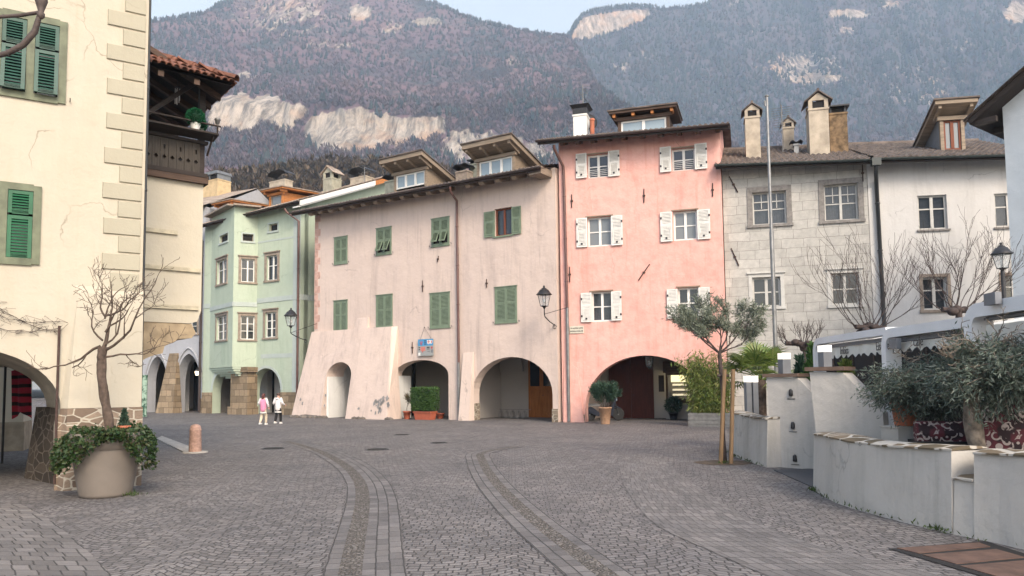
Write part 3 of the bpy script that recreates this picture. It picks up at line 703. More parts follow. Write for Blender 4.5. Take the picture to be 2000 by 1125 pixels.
xB = P.rect(770, 703, 876, 800); aB = arch(xB[0], xB[1], P.loc(823, 733)[1], P.loc(823, 703)[1], 18)
xC = P.rect(922, 698, 1079, 800); aC = arch(xC[0], xC[1], P.loc(1000, 770)[1], P.loc(1000, 697)[1], 20)
W1 = [(653,463,679,515,0), (735,445,765,497,.42), (843,426,878,480,.42)]; W2 = [(652,587,679,649,0), (735,576,767,641,0), (840,572,879,640,0), (967,560,1010,630,0)]
wins = [P.rect(*w[:4])+(w[4],) for w in W1+W2]; wo = P.rect(966, 406, 1000, 460)
holes = [rc(a+.03, b-.03, c+.03, d-.03) for a, b, c, d, _ in wins]+[rc(*wo)]
m = MB(); wall(m, outline(P.W, HL, HR, [aA, aB, aC]), holes, 0, .55); shell(m, P.W, 10.4, HL, HR, 5.2, 1.3, t=.3); P.part('wall', m, M['pale'])
for a, b, c, d, t in wins: closed_shutters(P, a, b, c, d, M['sh_sage'], t)
o = window(P, wo[0], wo[1], wo[2], wo[3], M['frame_wood'], M['pane'], 2, (), .12, .07, .05, M['curtain_pleat'], M['sh_sage'])
for u0, v0, u1, v1 in ((945,413,966,463), (999,403,1017,457)):
    a, b, c, d = P.rect(u0, v0, u1, v1, .07); shutter(P, a, b, c, d, M['sh_sage'], -.075, o, .6, panel=True)
# buttress: battered prism with its own arch
xl0 = P.loc(569, 806, 1.0)[0]; xr0 = P.loc(757, 812, 1.0)[0]; xr1 = P.loc(765, 642, .22)[0]; h1 = P.loc(700, 642, .22)[1]
bf = lambda x, z: -(1.05-.85*max(0, min(1, z/h1)))
ol = [(xl0, -.1)]+aA+[(xr0, -.1), (xr1, h1), (0.02, h1)]
m = MB(); wall(m, ol, [], bf, -.003); P.part('buttress', m, M['pale'])
a, b, c, d = P.rect(692, 620, 718, 648, .15); m = MB()
m.add([(a, -.21, h1-.1), (b, -.21, h1-.1), (a+.1, -.06, d), (b-.05, -.06, d), (a, 0, h1-.1), (b, 0, h1-.1), (a+.1, 0, d), (b-.05, 0, d)], [(0,1,3,2), (0,2,6,4), (1,5,7,3), (2,3,7,6)]); P.part('buttress_stub', m, M['pale'])
a = P.loc(757, 700, .3)[0]; m = MB()
m.hexa([(xr0-.06, -1.06, -.1), (xr1+.24, -.02, -.1), (xr1+.24, -.001, -.1), (xr0-.2, -.03, -.1), (xr1-.03, -.212, h1+.004), (xr1+.2, -.02, h1+.004), (xr1+.2, -.001, h1+.004), (xr1-.2, -.01, h1+.004)]); P.part('buttress_edge', m, M['pale_lit'])
# niche behind the buttress arch
m = MB(); x0, x1 = xA[:2]; D = 2.3
m.quad((x0-.01, .55, -.1), (x0-.01, D, -.1), (x0-.01, D, zAt), (x0-.01, .55, zAt)); m.quad((x1+.01, .55, -.1), (x1+.01, D, -.1), (x1+.01, D, zAt), (x1+.01, .55, zAt))
m.quad((x0, D, -.1), (x1, D, -.1), (x1, D, zAt), (x0, D, zAt)); m.quad((x0, .55, zAt), (x1, .55, zAt), (x1, D, zAt), (x0, D, zAt)); P.part('niche', m, M['jamb'])
m = MB(); m.hexa([(x0+.06, -.98+.3, -.05), (x0+.14, -.9+.3, -.05), (x0+.14, .55, -.05), (x0+.003, .55, -.05), (x0+.012, -.6, zA), (x0+.03, -.55, zA), (x0+.03, .55, zA), (x0+.012, .55, zA)]); P.part('niche_jamb', m, M['jamb'])
door(P, x0+.35, x1-.05, 0, 2.3, D-.1, M['greymetal'], 0, 1)
# second, small buttress beside the downpipe
a, b, c, d = P.rect(900, 688, 921, 820, .2); m = MB()
m.hexa([(a, -.42, -.1), (b-.02, -.42, -.1), (b, 0, -.1), (a, 0, -.1), (a+.02, -.04, d), (b-.02, -.04, d), (b-.02, 0, d), (a, 0, d)]); P.part('buttress', m, M['pale_lit'])
# pier plinths
m = MB(); m.box(xC[0]-.04, xC[0]+.03, -.02, .56, -.1, .75); m.box(xC[1]-.03, P.W-.02, -.035, .56, -.1, .55); P.part('plinth', m, M['rubble'])
rng = random.Random(4)
m = MB()
for u in range(569, 640, 9):
    x, z = P.loc(u, 808, 1.05); r = rng.uniform(.14, .24); m.M = Matrix.Translation((x, -1.05, .04)) @ Matrix.Rotation(rng.uniform(-.5, .5), 4, 'Z'); m.lathe([(1e-4, -r*.8), (r*.9, -r*.5), (r, 0), (r*.7, r*.5), (1e-4, r*.62)], (0, 0, 0), 7, 1.5, .8, False)
for u in (692, 700, 708, 757, 762): x, z = P.loc(u, 813, 1.05); r = .14; m.M = Matrix.Translation((x, -1.05, .03)); m.lathe([(1e-4, -r), (r, -r*.3), (r*.9, r*.3), (1e-4, r*.7)], (0, 0, 0), 6, 1.5, .8, False)
m.M = None; P.part('foundation_rock', m, M['rock'])
# patches of lost plaster on the buttress foot
m = MB(); rng = random.Random(9)
def blotch(m, B, u, v, r, o):
    x, z = B.loc(u, v, o); n = 9; y = bf(x, z)-.006
    pts = [(x+r*rng.uniform(.5, 1.2)*math.cos(2*math.pi*i/n), 0, z+r*1.3*rng.uniform(.5, 1.2)*math.sin(2*math.pi*i/n)) for i in range(n)]
    m.quad(*[(p[0], bf(p[0], p[2])-.006, p[2]) for p in pts])
for k in range(26): blotch(m, P, 742+rng.gauss(0, 7), 790+rng.gauss(0, 9), rng.uniform(.03, .13), .9)
for u, v in ((586,780),(591,788),(635,792),(702,798),(634,772)): blotch(m, P, u, v, .07, .9)
P.part('bare_patch', m, basic('exposed_render', (.27, .26, .25), .95, .25, 8, .5, 20))
# quoins, pink, left corner
m = MB(); z = h1+.15
k = 0
while z < HL-.5:
    m.box(-.006, .42 if k % 2 else .25, -.012, .05, z, z+.36); z += .38; k += 1
P.part('quoin_strip', m, basic('pinkish_quoin', (.52, .33, .27), .9, .25, 4, .3, 20))
# arcade behind arches
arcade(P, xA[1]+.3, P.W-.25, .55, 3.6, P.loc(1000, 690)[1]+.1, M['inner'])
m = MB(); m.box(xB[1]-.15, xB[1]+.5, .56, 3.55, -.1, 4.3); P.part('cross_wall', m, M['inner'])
m = MB(); m.box(xB[0]-.02, xB[0]+.02, .02, 1.2, -.05, P.loc(823, 733)[1]); P.part('arch_jamb', m, M['jamb'])
a = P.loc(797, 760, -3.5)[0]; door(P, a-.7, a+.5, 0, 3.0, 3.5, M['wood_dark'], .7, 2)
a = P.loc(935, 770, -3.5)[0]; door(P, a-.5, a+.45, 0, 2.9, 3.5, M['wood_door'], .62, 1)
a = P.loc(1032, 770, -3.5)[0]; b = P.loc(1078, 770, -3.5)[0]; door(P, a, b+.15, 0, 3.55, 3.5, M['wood_door'], .6, 2)
# pilaster rib on arcade back wall
m = MB(); a = P.loc(1000, 770, -3.4)[0]; m.prism(arch(a-1.9, a+.6, 2.2, 3.7, 14, -.1)[1:-1], 3.45, 3.58); P.part('wall_rib', m, M['inner'])
# downpipe
p0 = P.loc(879, 366, over+.08); p1 = P.loc(892, 392, .12); p2 = P.loc(896, 708, .12)
downpipe(P, [(p0[0], -over-.08, p0[1]+.02), (p0[0], -over-.06, p0[1]-.18), (p1[0], -.12, p1[1]), (p1[0], -.12, p1[1]-.3), (p2[0], -.12, p2[1])], M['pipe'], .058, .02, M['steel'])
for q in ((857,500,855,512), (826,548,826,570), (806,668,806,690), (951,545,951,562)): anchor(P, *q)
# dormers and chimneys
dormer(P, 769, 833, 331, 366, 1.3, M['wood_grey'], M['frame_white'], M['pane_sky'], 3, M['tile'], drop=.95, over=.75, L=3.2, slab=.22, raft=4)
dormer(P, 931, 1005, 303, 343, 1.3, M['wood_grey'], M['frame_white'], M['pane_sky'], 3, M['tile'], drop=.95, over=.75, L=3.2, slab=.22, raft=4)
cg = basic('mossy_chimney', (.22, .23, .19), .9, .3, 4, .4)
chimney(P, 752, 771, 352, 368, 2.5, cg, 'curved', M['iron'], .7); chimney(P, 890, 912, 333, 345, 2.5, M['frame_sand'], 'curved', M['iron'], .6); chimney(P, 917, 931, 319, 340, 3, cg, 'flat', M['iron'], .6)
# ================================================================ pink house
K = Bld('pink_house', 1098, 31.0, 1421, 29.0, 'tall salmon pink house with white louvred shutters and one wide arch')
over = .85
rx = [K.loc(1050+.3556*z, 275, over)[0] for z in (130,213,297,381,466,568,671,775,880,990)]
HL, HR, kz = roof(K, -.7, K.W+.35, (1066, 275), (1430, 243), over, R(17), 5.0, M['tile'], M['gutter'], M['wood_dark'], M['wood_brown'], rx, (.17, .16), fascia=True, D=10.2)
xK = K.rect(1142, 695, 1384, 800); aK = arch(xK[0], xK[1], K.loc(1150, 800)[1], K.loc(1262, 694)[1], 26)
KW = [((1147,301,1189,347), (1125,300,1146,348), (1188,294,1210,344)), ((1312,289,1358,333), (1289,287,1311,336), (1357,280,1381,330)),
      ((1147,423,1195,481), (1126,426,1147,483), (1194,421,1216,479)), ((1315,411,1362,469), (1290,414,1313,472), (1362,409,1387,467)),
      ((1155,569,1196,628), (1135,572,1156,629), (1194,569,1214,626)), ((1324,561,1366,622), (1303,565,1324,622), (1365,561,1387,620))]
kw = [K.rect(*w[0]) for w in KW]
m = MB(); wall(m, outline(K.W, HL, HR, [aK]), [rc(*q) for q in kw], 0, .6); shell(m, K.W, 10, HL, HR, 5, 1.5, t=.3); P_ = K.part('wall', m, M['pink'])
for i, (w, q) in enumerate(zip(KW, kw)):
    pn = M['pane_grey'] if i in (2, 3) else (M['pane'] if i == 4 else M['pane_dark'])
    o = window(K, q[0], q[1], q[2], q[3], M['frame_white'], pn, 2, (.5,), .14, .075, .055, M['curtain'] if i == 4 else None)
    if i < 2:
        m = MB()
        for k in range(4): zz_ = q[2]+.12+k*.075; m.tube([(q[0]-.01, .05, zz_), (q[1]+.01, .05, zz_)], .010, 5)
        m.build('window_rail', M['frame_white'], o)
    m = MB(); m.box(q[0]-.06, q[1]+.06, -.05, .1, q[3]+.003, q[3]+.05); m.build('drip_board', M['wood_grey'], o)
    for j in (1, 2):
        a, b, c, d = K.rect(*w[j], .05); s = shutter(K, a, b, c, d, M['sh_white'], -.085+.008*random.Random(i*3+j).random(), o, .55, panel=True)
        m = MB(); xx = a+.03 if j == 1 else b-.03
        for zz_ in (c+.25, d-.25): m.box(xx-.03, xx+.03, -.10, -.04, zz_-.04, zz_+.04)
        xm = (a+b)/2; m.box(xm-.035, xm+.035, -.115, -.085, c+.10, c+.17); m.build('shutter_latch', M['iron'], s)
for q in ((1117,380,1117,406), (1258,369,1258,396), (1392,358,1392,384), (1113,521,1113,551), (1269,516,1247,548)): anchor(K, *q)
arcade(K, xK[0]-.4, K.W-.25, .6, 3.8, K.loc(1262, 694)[1]+.15, M['inner'])
a = K.loc(1196, 760, -3.7)[0]; b = K.loc(1277, 760, -3.7)[0]
m = MB(); m.box(a-.2, b+.1, 3.68, 3.79, 3.2, 3.5); K.part('door_lintel', m, M['wood_dark']); door(K, a-.15, b, 0, 3.2, 3.65, M['wood_red'], 0, 2)
# shop window with a lit display inside the arch
a, b, c, d = K.rect(1300, 728, 1352, 783, -2.9); m = MB(); f = .09
m.box(a-.02, b+.5, 2.95, 3.79, -.1, c-.1); K.part('shop_wall', m, M['inner'])
m = MB()
for q in ((a, a+f, c, d), (b+.4, b+.5, c, d), (a+f, b+.4, d-f, d), (a+f, b+.4, c, c+f)): m.box(q[0], q[1], 2.93, 3.02, q[2], q[3])
m.box(a, b+.5, 2.88, 3.0, c-.09, c-.004); m.box(a-.1, b+.55, 2.9, 3.79, d+.004, d+.5)
sw = K.part('shop_window', m, M['wood_brown'])
m = MB(); m.quad((a+f, 2.98, c+f), (b+.4, 2.98, c+f), (b+.4, 2.98, d-f), (a+f, 2.98, d-f)); m.build('pane', M['pane'], sw)
m = MB()
for k in range(3): m.box(a+.22+.06*k, b+.36, 3.12, 3.4, c+.16+.22*k, c+.2+.22*k)
m.build('display_shelf', M['frame_white'], sw)
m = MB(); m.box(a+.2, a+.9, 3.3, 3.34, c+.82, d-.1); m.build('lit_panel', emit('display_light', (1, .82, .42), 3.2), sw)
m = MB()
for k in range(3): m.box(a+.25, b+.3, 3.38, 3.40, c+.22+.22*k, c+.30+.22*k)
m.build('shelf_light', emit('shelf_light', (1, .85, .55), 1.6), sw)
m = MB(); m.box(a-.3, a-.06, 2.9, 2.94, c+.4, d-.1); K.part('notice_case', m, M['wood_dark'])
a, b, c, d = K.rect(1099, 640, 1140, 824, 0); m = MB(); m.box(.08, xK[0]-.02, -.03, .5, -.1, .32); K.part('plinth', m, M['rubble'])
m = MB(); m.hexa([(xK[0]-.9, -.09, -.1), (xK[0]-.02, -.09, -.1), (xK[0]-.02, 0, -.1), (xK[0]-.9, 0, -.1), (xK[0]-.85, -.02, 2.7), (xK[0]-.3, -.02, 2.2), (xK[0]-.3, 0, 2.2), (xK[0]-.85, 0, 2.7)]); K.part('buttress', m, M['pink'])
p0 = K.loc(1082, 283, over+.08); p1 = K.loc(1100, 325, .1); p2 = K.loc(1108, 601, .1)
downpipe(K, [(p0[0], -over-.08, p0[1]), (p0[0], -over-.05, p0[1]-.15), (p1[0], -.11, p1[1]), (p1[0]+.02, -.11, p1[1]-.4), (p2[0], -.11, p2[1])], M['pipe'], .058, .02, M['steel'])
dormer(K, 1207, 1308, 224, 258, 1.0, M['wood_brown'], M['frame_white'], M['pane_sky'], 2, M['tile'], drop=-.2, over=.35, L=2.5, slab=.10, raft=4, ledge=M['wood_orange'])
o = chimney(K, 1120, 1146, 222, 262, 1.6, M['frame_white'], 'flare', M['iron'], .65)
x, z = K.loc(1157, 262, -1.7); z2 = K.loc(1157, 236, -1.7)[1]; m = MB(); m.tube([(x, 1.7, z-.6), (x, 1.7, z2)], .10, 10); m.lathe([(.12, 0), (.13, .05), (.08, .1)], (x, 1.7, z2), 10); K.part('flue_pipe', m, M['terracotta'])
x, z = K.loc(1150, 238, -2.2); m = MB(); m.M = Matrix.Translation((x, 2.2, z)) @ Matrix.Rotation(R(75), 4, 'X') @ Matrix.Rotation(R(30), 4, 'Y'); m.lathe([(1e-4, -.08), (.2, -.06), (.40, .02), (.40, .03), (.2, -.04), (1e-4, -.06)], (0, 0, 0), 20); m.M = None
m.tube([(x, 2.25, z), (x, 2.3, z-.9)], .025, 6); K.part('satellite_dish', m, M['iron'])
def antenna(B, u, v0, v1, dep, w, rows):
    x, z0 = B.loc(u, v1, -dep); z1 = B.loc(u, v0, -dep)[1]; m = MB(); m.tube([(x, dep, z0-.5), (x, dep, z1)], .022, 6)
    for k in range(rows):
        z = z1-.1-(z1-z0)*.5*k/rows; ww = w*(1-.35*k/rows); m.tube([(x-ww, dep+.15, z+.02), (x+ww, dep-.1, z-.02)], .010, 4)
    for zz_ in (z1-.15, z1-.6): m.tube([(x-.1, dep-.5, zz_+.1), (x+.1, dep+.5, zz_-.1)], .012, 4)
    B.part('antenna', m, M['steel'])
antenna(K, 1139, 165, 222, 2.4, .22, 6)
# ================================================================ stone block house
S = Bld('stone_house', 1423, 29.3, 1711, 27.9, 'whitewashed stone block house with grey stone window surrounds behind the flagpole')
over = .7
HL, HR, sz_ = roof(S, -.25, S.W+.02, (1416, 323), (1706, 313), over, R(22), 4.7, M['tile'], M['gutter_green'], M['wood_dark'], fascia=True)
SW = [(1470,374,1536,438), (1610,359,1676,430), (1470,541,1525,599), (1624,533,1678,595)]
sw_ = [S.rect(*q) for q in SW]
m = MB(); wall(m, outline(S.W, HL, HR, []), [rc(*q) for q in sw_], 0, .5); shell(m, S.W, 9.4, HL, HR, 4.7, 1.9, x0=.03); S.part('wall', m, M['stone_white'])
for i, q in enumerate(sw_):
    if i < 2: window(S, *q, M['frame_grey'], M['pane'], 2, (.47, .74), .16, .06, .05, M['curtain'], None, M['frame_stone'], .20, .035, bars=.47)
    else: window(S, *q, M['frame_grey'], M['pane_dark'], 2, (.5,), .14, .07, .06, None, None, M['frame_grey'], .14, .02, lintel=True)
for q in ((1424,345,1441,376), (1428,485,1443,519), (1684,322,1685,355)): anchor(S, *q)
ch = basic('rendered_chimney', (.40, .345, .27), .9, .25, 3, .5, 12)
chimney(S, 1457, 1486, 226, 295, 1.2, ch, 'gable', M['tile'], .75); chimney(S, 1531, 1552, 247, 288, 3.6, ch, 'gable', M['tile'], .6)
chimney(S, 1582, 1621, 210, 287, 1.6, ch, 'gable', M['tile'], .95)
chimney(S, 1622, 1657, 219, 286, 2.1, basic('lichened_chimney', (.17, .115, .065), .95, .6, 5, .9, 10), 'flat', M['iron'], .8)
chimney(S, 1551, 1560, 280, 290, 2.2, M['steel'], 'curved', M['iron'], .25)
antenna(S, 1529, 205, 290, 2.6, .42, 9)
# ================================================================ white house
Wh = Bld('white_house', 1712, 27.9, 2060, 26.9, 'white rendered house with wide dark green gutter behind bare pollarded trees')
over = .7
HL, HR, wz_ = roof(Wh, .04, Wh.W, (1714, 311), (1975, 304), over, R(22), 4.9, M['tile'], M['gutter_green'], M['wood_dark'], fascia=True)
WW = [(1793,381,1850,448), (1943,377,2000,443), (1803,541,1851,605), (1959,538,2008,592)]
ww_ = [Wh.rect(*q) for q in WW]
m = MB(); wall(m, outline(Wh.W, HL, HR, []), [rc(*q) for q in ww_], 0, .5); shell(m, Wh.W, 9.8, HL, HR, 4.9, 1.9, x0=.03); Wh.part('wall', m, M['white'])
for i, q in enumerate(ww_):
    window(Wh, *q, M['frame_grey'], M['pane'] if i < 2 else M['pane_dark'], 2, (.62,), .10 if i < 2 else .16, .07, .06, M['curtain_pleat'] if i < 2 else None, M['frame_stone'] if i < 2 else None, M['frame_sand'] if i > 1 else None, .12, .02)
p0 = Wh.loc(1708, 322, over+.05); p1 = Wh.loc(1711, 352, .1); p2 = Wh.loc(1727, 640, .1)
downpipe(Wh, [(p0[0]+.05, -over-.06, p0[1]), (p0[0]+.05, -over-.02, p0[1]-.25), (p1[0], -.13, p1[1]), (p2[0], -.13, p2[1]), (p2[0]+.06, -.13, .1)], M['pipe_grey'], .075)
m = MB(); m.box(p0[0]-.12, p0[0]+.2, -over-.2, -over+.02, p0[1]-.04, p0[1]+.24); Wh.part('rainwater_head', m, M['gutter_green'])
dormer(Wh, 1838, 1886, 226, 287, 1.1, M['wood_grey'], M['frame_wood'], M['pane_grey'], 2, M['tile'], drop=1.05, over=.5, L=2.3, slab=.16, cheek=M['greymetal'], raft=2)
# ================================================================ pale blue gable house at the right edge
U = Bld('gable_house', 1989, 21.0, 2330, 18.0, 'pale blue house at the right edge under a deep dark gable overhang')
zE = U.loc(1900, 243, 1.0)[1]; m = MB(); g = math.tan(R(33)); HH = zE+.9*g
m.prism([(0, -.1), (U.W, -.1), (U.W, HH), (U.W/2, HH+U.W/2*g), (0, HH)], 0, 4); U.part('wall', m, M['bluish'])
eo = -U.loc(1893, 243, .6)[0]; zE = U.loc(1893, 243, .6)[1]; m = MB(); rp = [(-eo, zE), (U.W/2, zE+(U.W/2+eo)*g), (U.W/2, zE+(U.W/2+eo)*g+.16), (-eo, zE+.16)]; m.prism(rp, -.6, 4.2)
for k in range(3): m.box(-eo+.1, 0, -.5+k*1.2, -.35+k*1.2, zE-.06, zE+.1)
U.part('eave', m, M['wood_dark'])
m = MB(); n = 34
for k in range(n):
    x = -eo-.08+(U.W/2+eo)*k/n; z = zE+(x+eo)*g+.19
    for y in range(5): m.M = Matrix.Translation((x, -.66+y*1.02, z)) @ Matrix.Rotation(-R(33), 4, 'Y'); m.lathe([(.075, 0), (.075, 0)], (0, 0, 0), 6); m.box(-.02, .26, 0, .98, -.02, .05); m.tube([(-.03, .5, .03), (.27, .5, .075)], .07, 6)
m.M = None; U.part('roof', m, M['tile'])
# ================================================================ mint green house with pointed oriel
Gh = Bld('oriel_house', 395, 46.0, 584, 41.5, 'mint green house with a pointed two-sided oriel and stone plinth')
over = .6
HL, HR, gz = roof(Gh, -.1, Gh.W+.55, (392, 441), (565, 398), over, R(22.5), 7.9, M['tile_tan'], M['gutter'], M['wood_soffit'], fascia=True, D=15)
a1 = Gh.rect(415, 724, 455, 795); a2 = Gh.rect(491, 719, 548, 795); zs = Gh.loc(500, 762)[1]
A1 = arch(a1[0], a1[1], Gh.loc(430, 766)[1], Gh.loc(435, 724)[1], 14); A2 = arch(a2[0], a2[1], Gh.loc(520, 764)[1], Gh.loc(519, 719)[1], 16)
gv = Gh.rect(525, 437, 542, 451); g1 = Gh.rect(521, 499, 542, 547); g2 = Gh.rect(518, 610, 539, 659)
m = MB(); wall(m, outline(Gh.W, HL, HR, [A1, A2]), [rc(*gv), rc(*g1), rc(*g2)], 0, .6); shell(m, Gh.W, 15.4, HL, HR, 7.7, 3.1, t=.3); Gh.part('wall', m, M['green'])
window(Gh, *g1, M['frame_white'], M['pane_dark'], 2, (.6,), .10, .05, .05, None, None, M['frame_sand'], .17, .04, lintel=True)
window(Gh, *g2, M['frame_white'], M['pane_dark'], 2, (.35, .68), .10, .05, .05, None, None, M['frame_sand'], .17, .04, lintel=True)
window(Gh, *gv, M['frame_sand'], M['dark'], 1, (), .15, .05, .05, None, None, M['green_band'], .1, .012)
def sub(B, pL, pR):
    """a temporary front between two local plan points of B"""
    s = Bld.__new__(Bld); L = B.w(pL[0], pL[1], 0); Rr = B.w(pR[0], pR[1], 0); s.O = L; s.W = (Rr-L).length; s.d = (Rr-L).normalized(); s.n = Vector((s.d.y, -s.d.x, 0))
    s.rz = math.atan2(s.d.y, s.d.x); s.r = empty('front', L, s.rz); s.z = 0; return s
def bake(s, B):
    bm_ = Matrix.Translation(B.O) @ Matrix.Rotation(B.rz, 4, 'Z'); sm_ = Matrix.Translation(s.O) @ Matrix.Rotation(s.rz, 4, 'Z')
    for ch in [o for o in bpy.data.objects if o.parent == s.r]: ch.parent = B.r; ch.matrix_parent_inverse = Matrix.Identity(4); ch.matrix_basis = bm_.inverted() @ sm_
    bpy.data.objects.remove(s.r)
pr = 1.15; xL = Gh.loc(411, 600)[0]; xR = Gh.loc(502, 600)[0]; xa = Gh.loc(455, 600, pr)[0]
zb = Gh.loc(455, 712, pr)[1]; zt = (HL+HR)/2+.25
F1 = sub(Gh, (xL, 0), (xa, -pr)); F2 = sub(Gh, (xa, -pr), (xR, 0))
for F, ws, vent, shl in ((F1, ((424,508,443,554), (423,617,443,664)), (429,458,445,473), 0), (F2, ((471,506,497,551), (470,617,497,663)), (474,457,495,471), 1)):
    q = [F.rect(*w) for w in ws]; v_ = F.rect(*vent); m = MB(); wall(m, [(0.001, zb), (F.W, zb), (F.W, zt), (0.001, zt)], [rc(*x) for x in q+[v_]], 0, .2); F.part('oriel_wall', m, M['green'])
    window(F, *q[0], M['frame_white'], M['pane_dark'], 2, (.6,), .10, .05, .045, None, None, M['frame_sand'], .15, .035, lintel=True)
    window(F, *q[1], M['frame_white'], M['pane_dark'], 2, (.35, .68), .10, .05, .045, None, None, M['frame_sand'], .15, .035, lintel=True)
    window(F, *v_, M['frame_sand'], M['dark'], 1, (), .12, .04, .04, None, None, M['green_band'], .08, .012)
    m = MB(); z = F.loc(455, 593)[1]; m.box(.0, F.W, -.035, .02, z-.14, z+.12); z = F.loc(455, 486)[1]; F.part('string_course', m, M['green_band'])
    m = MB(); m.box(-.1, F.W+.1, -.45, .1, zt-.02, zt+.08); F.part('oriel_eave', m, M['frame_sand'])
    bake(F, Gh)
m = MB()      # stepped, rounded corbel under the oriel
for k in range(7):
    f = math.cos(k/7*math.pi/2); c = ((xL+xR)/2, 0); sc_ = lambda p: (xa+(p[0]-xa)*(.25+.75*f), p[1]*f)
    pts = [sc_((xL, 0)), sc_((xa, -pr)), sc_((xR, 0))]; pts = [(x, y-.03*(k == 0)) for x, y in pts]; m.prism_z([(pts[0][0], .1)]+pts+[(pts[2][0], .1)], zb-.13*(k+1), zb-.13*k-.003)
Gh.part('oriel_corbel', m, M['green'])
m = MB(); z = Gh.loc(560, 582)[1]; m.box(xR+.01, Gh.W+.01, -.03, .02, z-.14, z+.14); m.box(0, xL, -.03, .02, z-.14, z+.14); z = Gh.loc(560, 465)[1]; m.box(xR+.01, Gh.W+.01, -.012, .02, z-.05, z+.05)
m.box(Gh.W-.55, Gh.W+.012, -.014, .02, .9, HR-.5); z = Gh.loc(560, 694)[1]; m.box(xR+.4, Gh.W-.56, -.012, .02, z-.12, z+.12); m.box(Gh.W-.01, Gh.W+.02, .01, 6, Gh.loc(560, 582)[1]-.16, Gh.loc(560, 582)[1]+.16)
Gh.part('string_course', m, M['green_band'])
m = MB(); zp = Gh.loc(520, 766)[1]; m.box(.02, a1[0]-.005, -.05, .45, -.1, zp); m.box(a1[1]+.75, a2[0]-.005, -.05, .45, -.1, zp); m.box(a2[1]+.005, Gh.W+.03, -.05, .45, -.1, zp); Gh.part('plinth', m, M['ashlar'])
b0 = Gh.loc(453, 760, .5)[0]; b1 = Gh.loc(486, 760, .5)[0]; zc = Gh.loc(470, 717, .5)[1]; m = MB(); m.box(b0, b1, -.6, .1, -.1, zc); m.box(b0-.12, b1+.12, -.7, .1, -.1, .45); m.box(b0-.12, b1+.15, -.72, .1, zc-.3, zc-.02); Gh.part('stone_pier', m, M['ashlar'])
for a_ in (a1, a2):
    m = MB(); r = arch(a_[0]-.16, a_[1]+.16, zs, Gh.loc(519, 714)[1], 14)[1:-1]; i_ = arch(a_[0], a_[1], zs, Gh.loc(519, 719)[1]+(0 if a_ is a2 else -.12), 14)[1:-1]
    for k in range(len(r)-1): m.hexa([(r[k][0], -.012, r[k][1]), (r[k+1][0], -.012, r[k+1][1]), (r[k+1][0], .01, r[k+1][1]), (r[k][0], .01, r[k][1]), (i_[k][0], -.012, i_[k][1]), (i_[k+1][0], -.012, i_[k+1][1]), (i_[k+1][0], .01, i_[k+1][1]), (i_[k][0], .01, i_[k][1])])
    Gh.part('arch_band', m, M['green_band'])
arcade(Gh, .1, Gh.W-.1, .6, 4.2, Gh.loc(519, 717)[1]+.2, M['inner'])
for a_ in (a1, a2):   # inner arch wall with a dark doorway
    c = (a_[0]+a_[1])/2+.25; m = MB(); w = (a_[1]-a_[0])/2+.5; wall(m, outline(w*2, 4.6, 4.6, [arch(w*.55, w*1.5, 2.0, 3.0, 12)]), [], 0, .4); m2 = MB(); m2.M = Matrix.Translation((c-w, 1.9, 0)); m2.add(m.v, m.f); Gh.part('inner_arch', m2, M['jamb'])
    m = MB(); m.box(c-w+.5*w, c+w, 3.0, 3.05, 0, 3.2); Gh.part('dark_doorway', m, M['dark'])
# white verge board of the gable, orange timber near the ridge
ry = 7.9; t = math.tan(R(22.5)); x = Gh.W+.56; zg = lambda y: gz(Gh.W)+(y+over)*t
m = MB(); m.prism_x([(-over, zg(-over)-.22), (ry*.7, zg(ry*.7)-.22), (ry*.7, zg(ry*.7)+.06), (-over, zg(-over)+.06)], x, x+.06); m.prism_x([(-over, zg(-over)-.30), (ry*.7, zg(ry*.7)-.30), (ry*.7, zg(ry*.7)-.225), (-over, zg(-over)-.225)], Gh.W+.01, x+.0); Gh.part('verge_board', m, M['frame_white'])
m = MB(); m.prism_x([(ry*.7+.004, zg(ry*.7)-.24), (ry, zg(ry)-.24), (ry, zg(ry)+.05), (ry*.7+.004, zg(ry*.7)+.05)], Gh.W-.2, x+.05); Gh.part('verge_board', m, M['wood_orange'])
p0 = Gh.loc(558, 408, over); p1 = Gh.loc(584, 432, .1); p2 = Gh.loc(588, 790, .1)
downpipe(Gh, [(p0[0], -over-.08, p0[1]), (p0[0]+.1, -over-.02, p0[1]-.2), (Gh.W-.02, -.12, p1[1]), (Gh.W-.02, -.12, p2[1])], M['pipe'], .065)
downpipe(Gh, [(.1, -over, Gh.loc(397, 452, .3)[1]), (-.05, -.15, Gh.loc(397, 470, .3)[1]), (-.05, -.15, .1)], M['gutter'], .08)
for q in ((417,575,417,588), (449,573,449,585)): pass
dormer(Gh, 428, 454, 401, 425, .6, M['wood_orange'], M['frame_sand'], M['pane_grey'], 1, M['tile_tan'], drop=-.35, over=.35, L=4.5, slab=.09, raft=2)
dormer(Gh, 525, 552, 376, 405, .9, M['wood_orange'], M['frame_sand'], M['pane_grey'], 1, M['tile_tan'], drop=-.35, over=.35, L=4.5, slab=.09, raft=2)
chimney(Gh, 526, 556, 352, 372, 5.5, ch, 'curved', M['iron'], .7); chimney(Gh, 631, 648, 347, 368, 6.5, basic('greenish_chimney', (.33, .32, .25), .9, .25, 3, .4), 'gable', M['tile_tan'], .9); chimney(Gh, 684, 714, 345, 366, 7.2, ch, 'curved', M['iron'], .8)
antenna(Gh, 712, 326, 350, 7.0, .3, 3)
chimney(Gh, 392, 424, 352, 405, 3.5, basic('ochre_chimney', (.50, .38, .22), .9, .2, 3, .4), 'metal', M['steel'], 1.1)
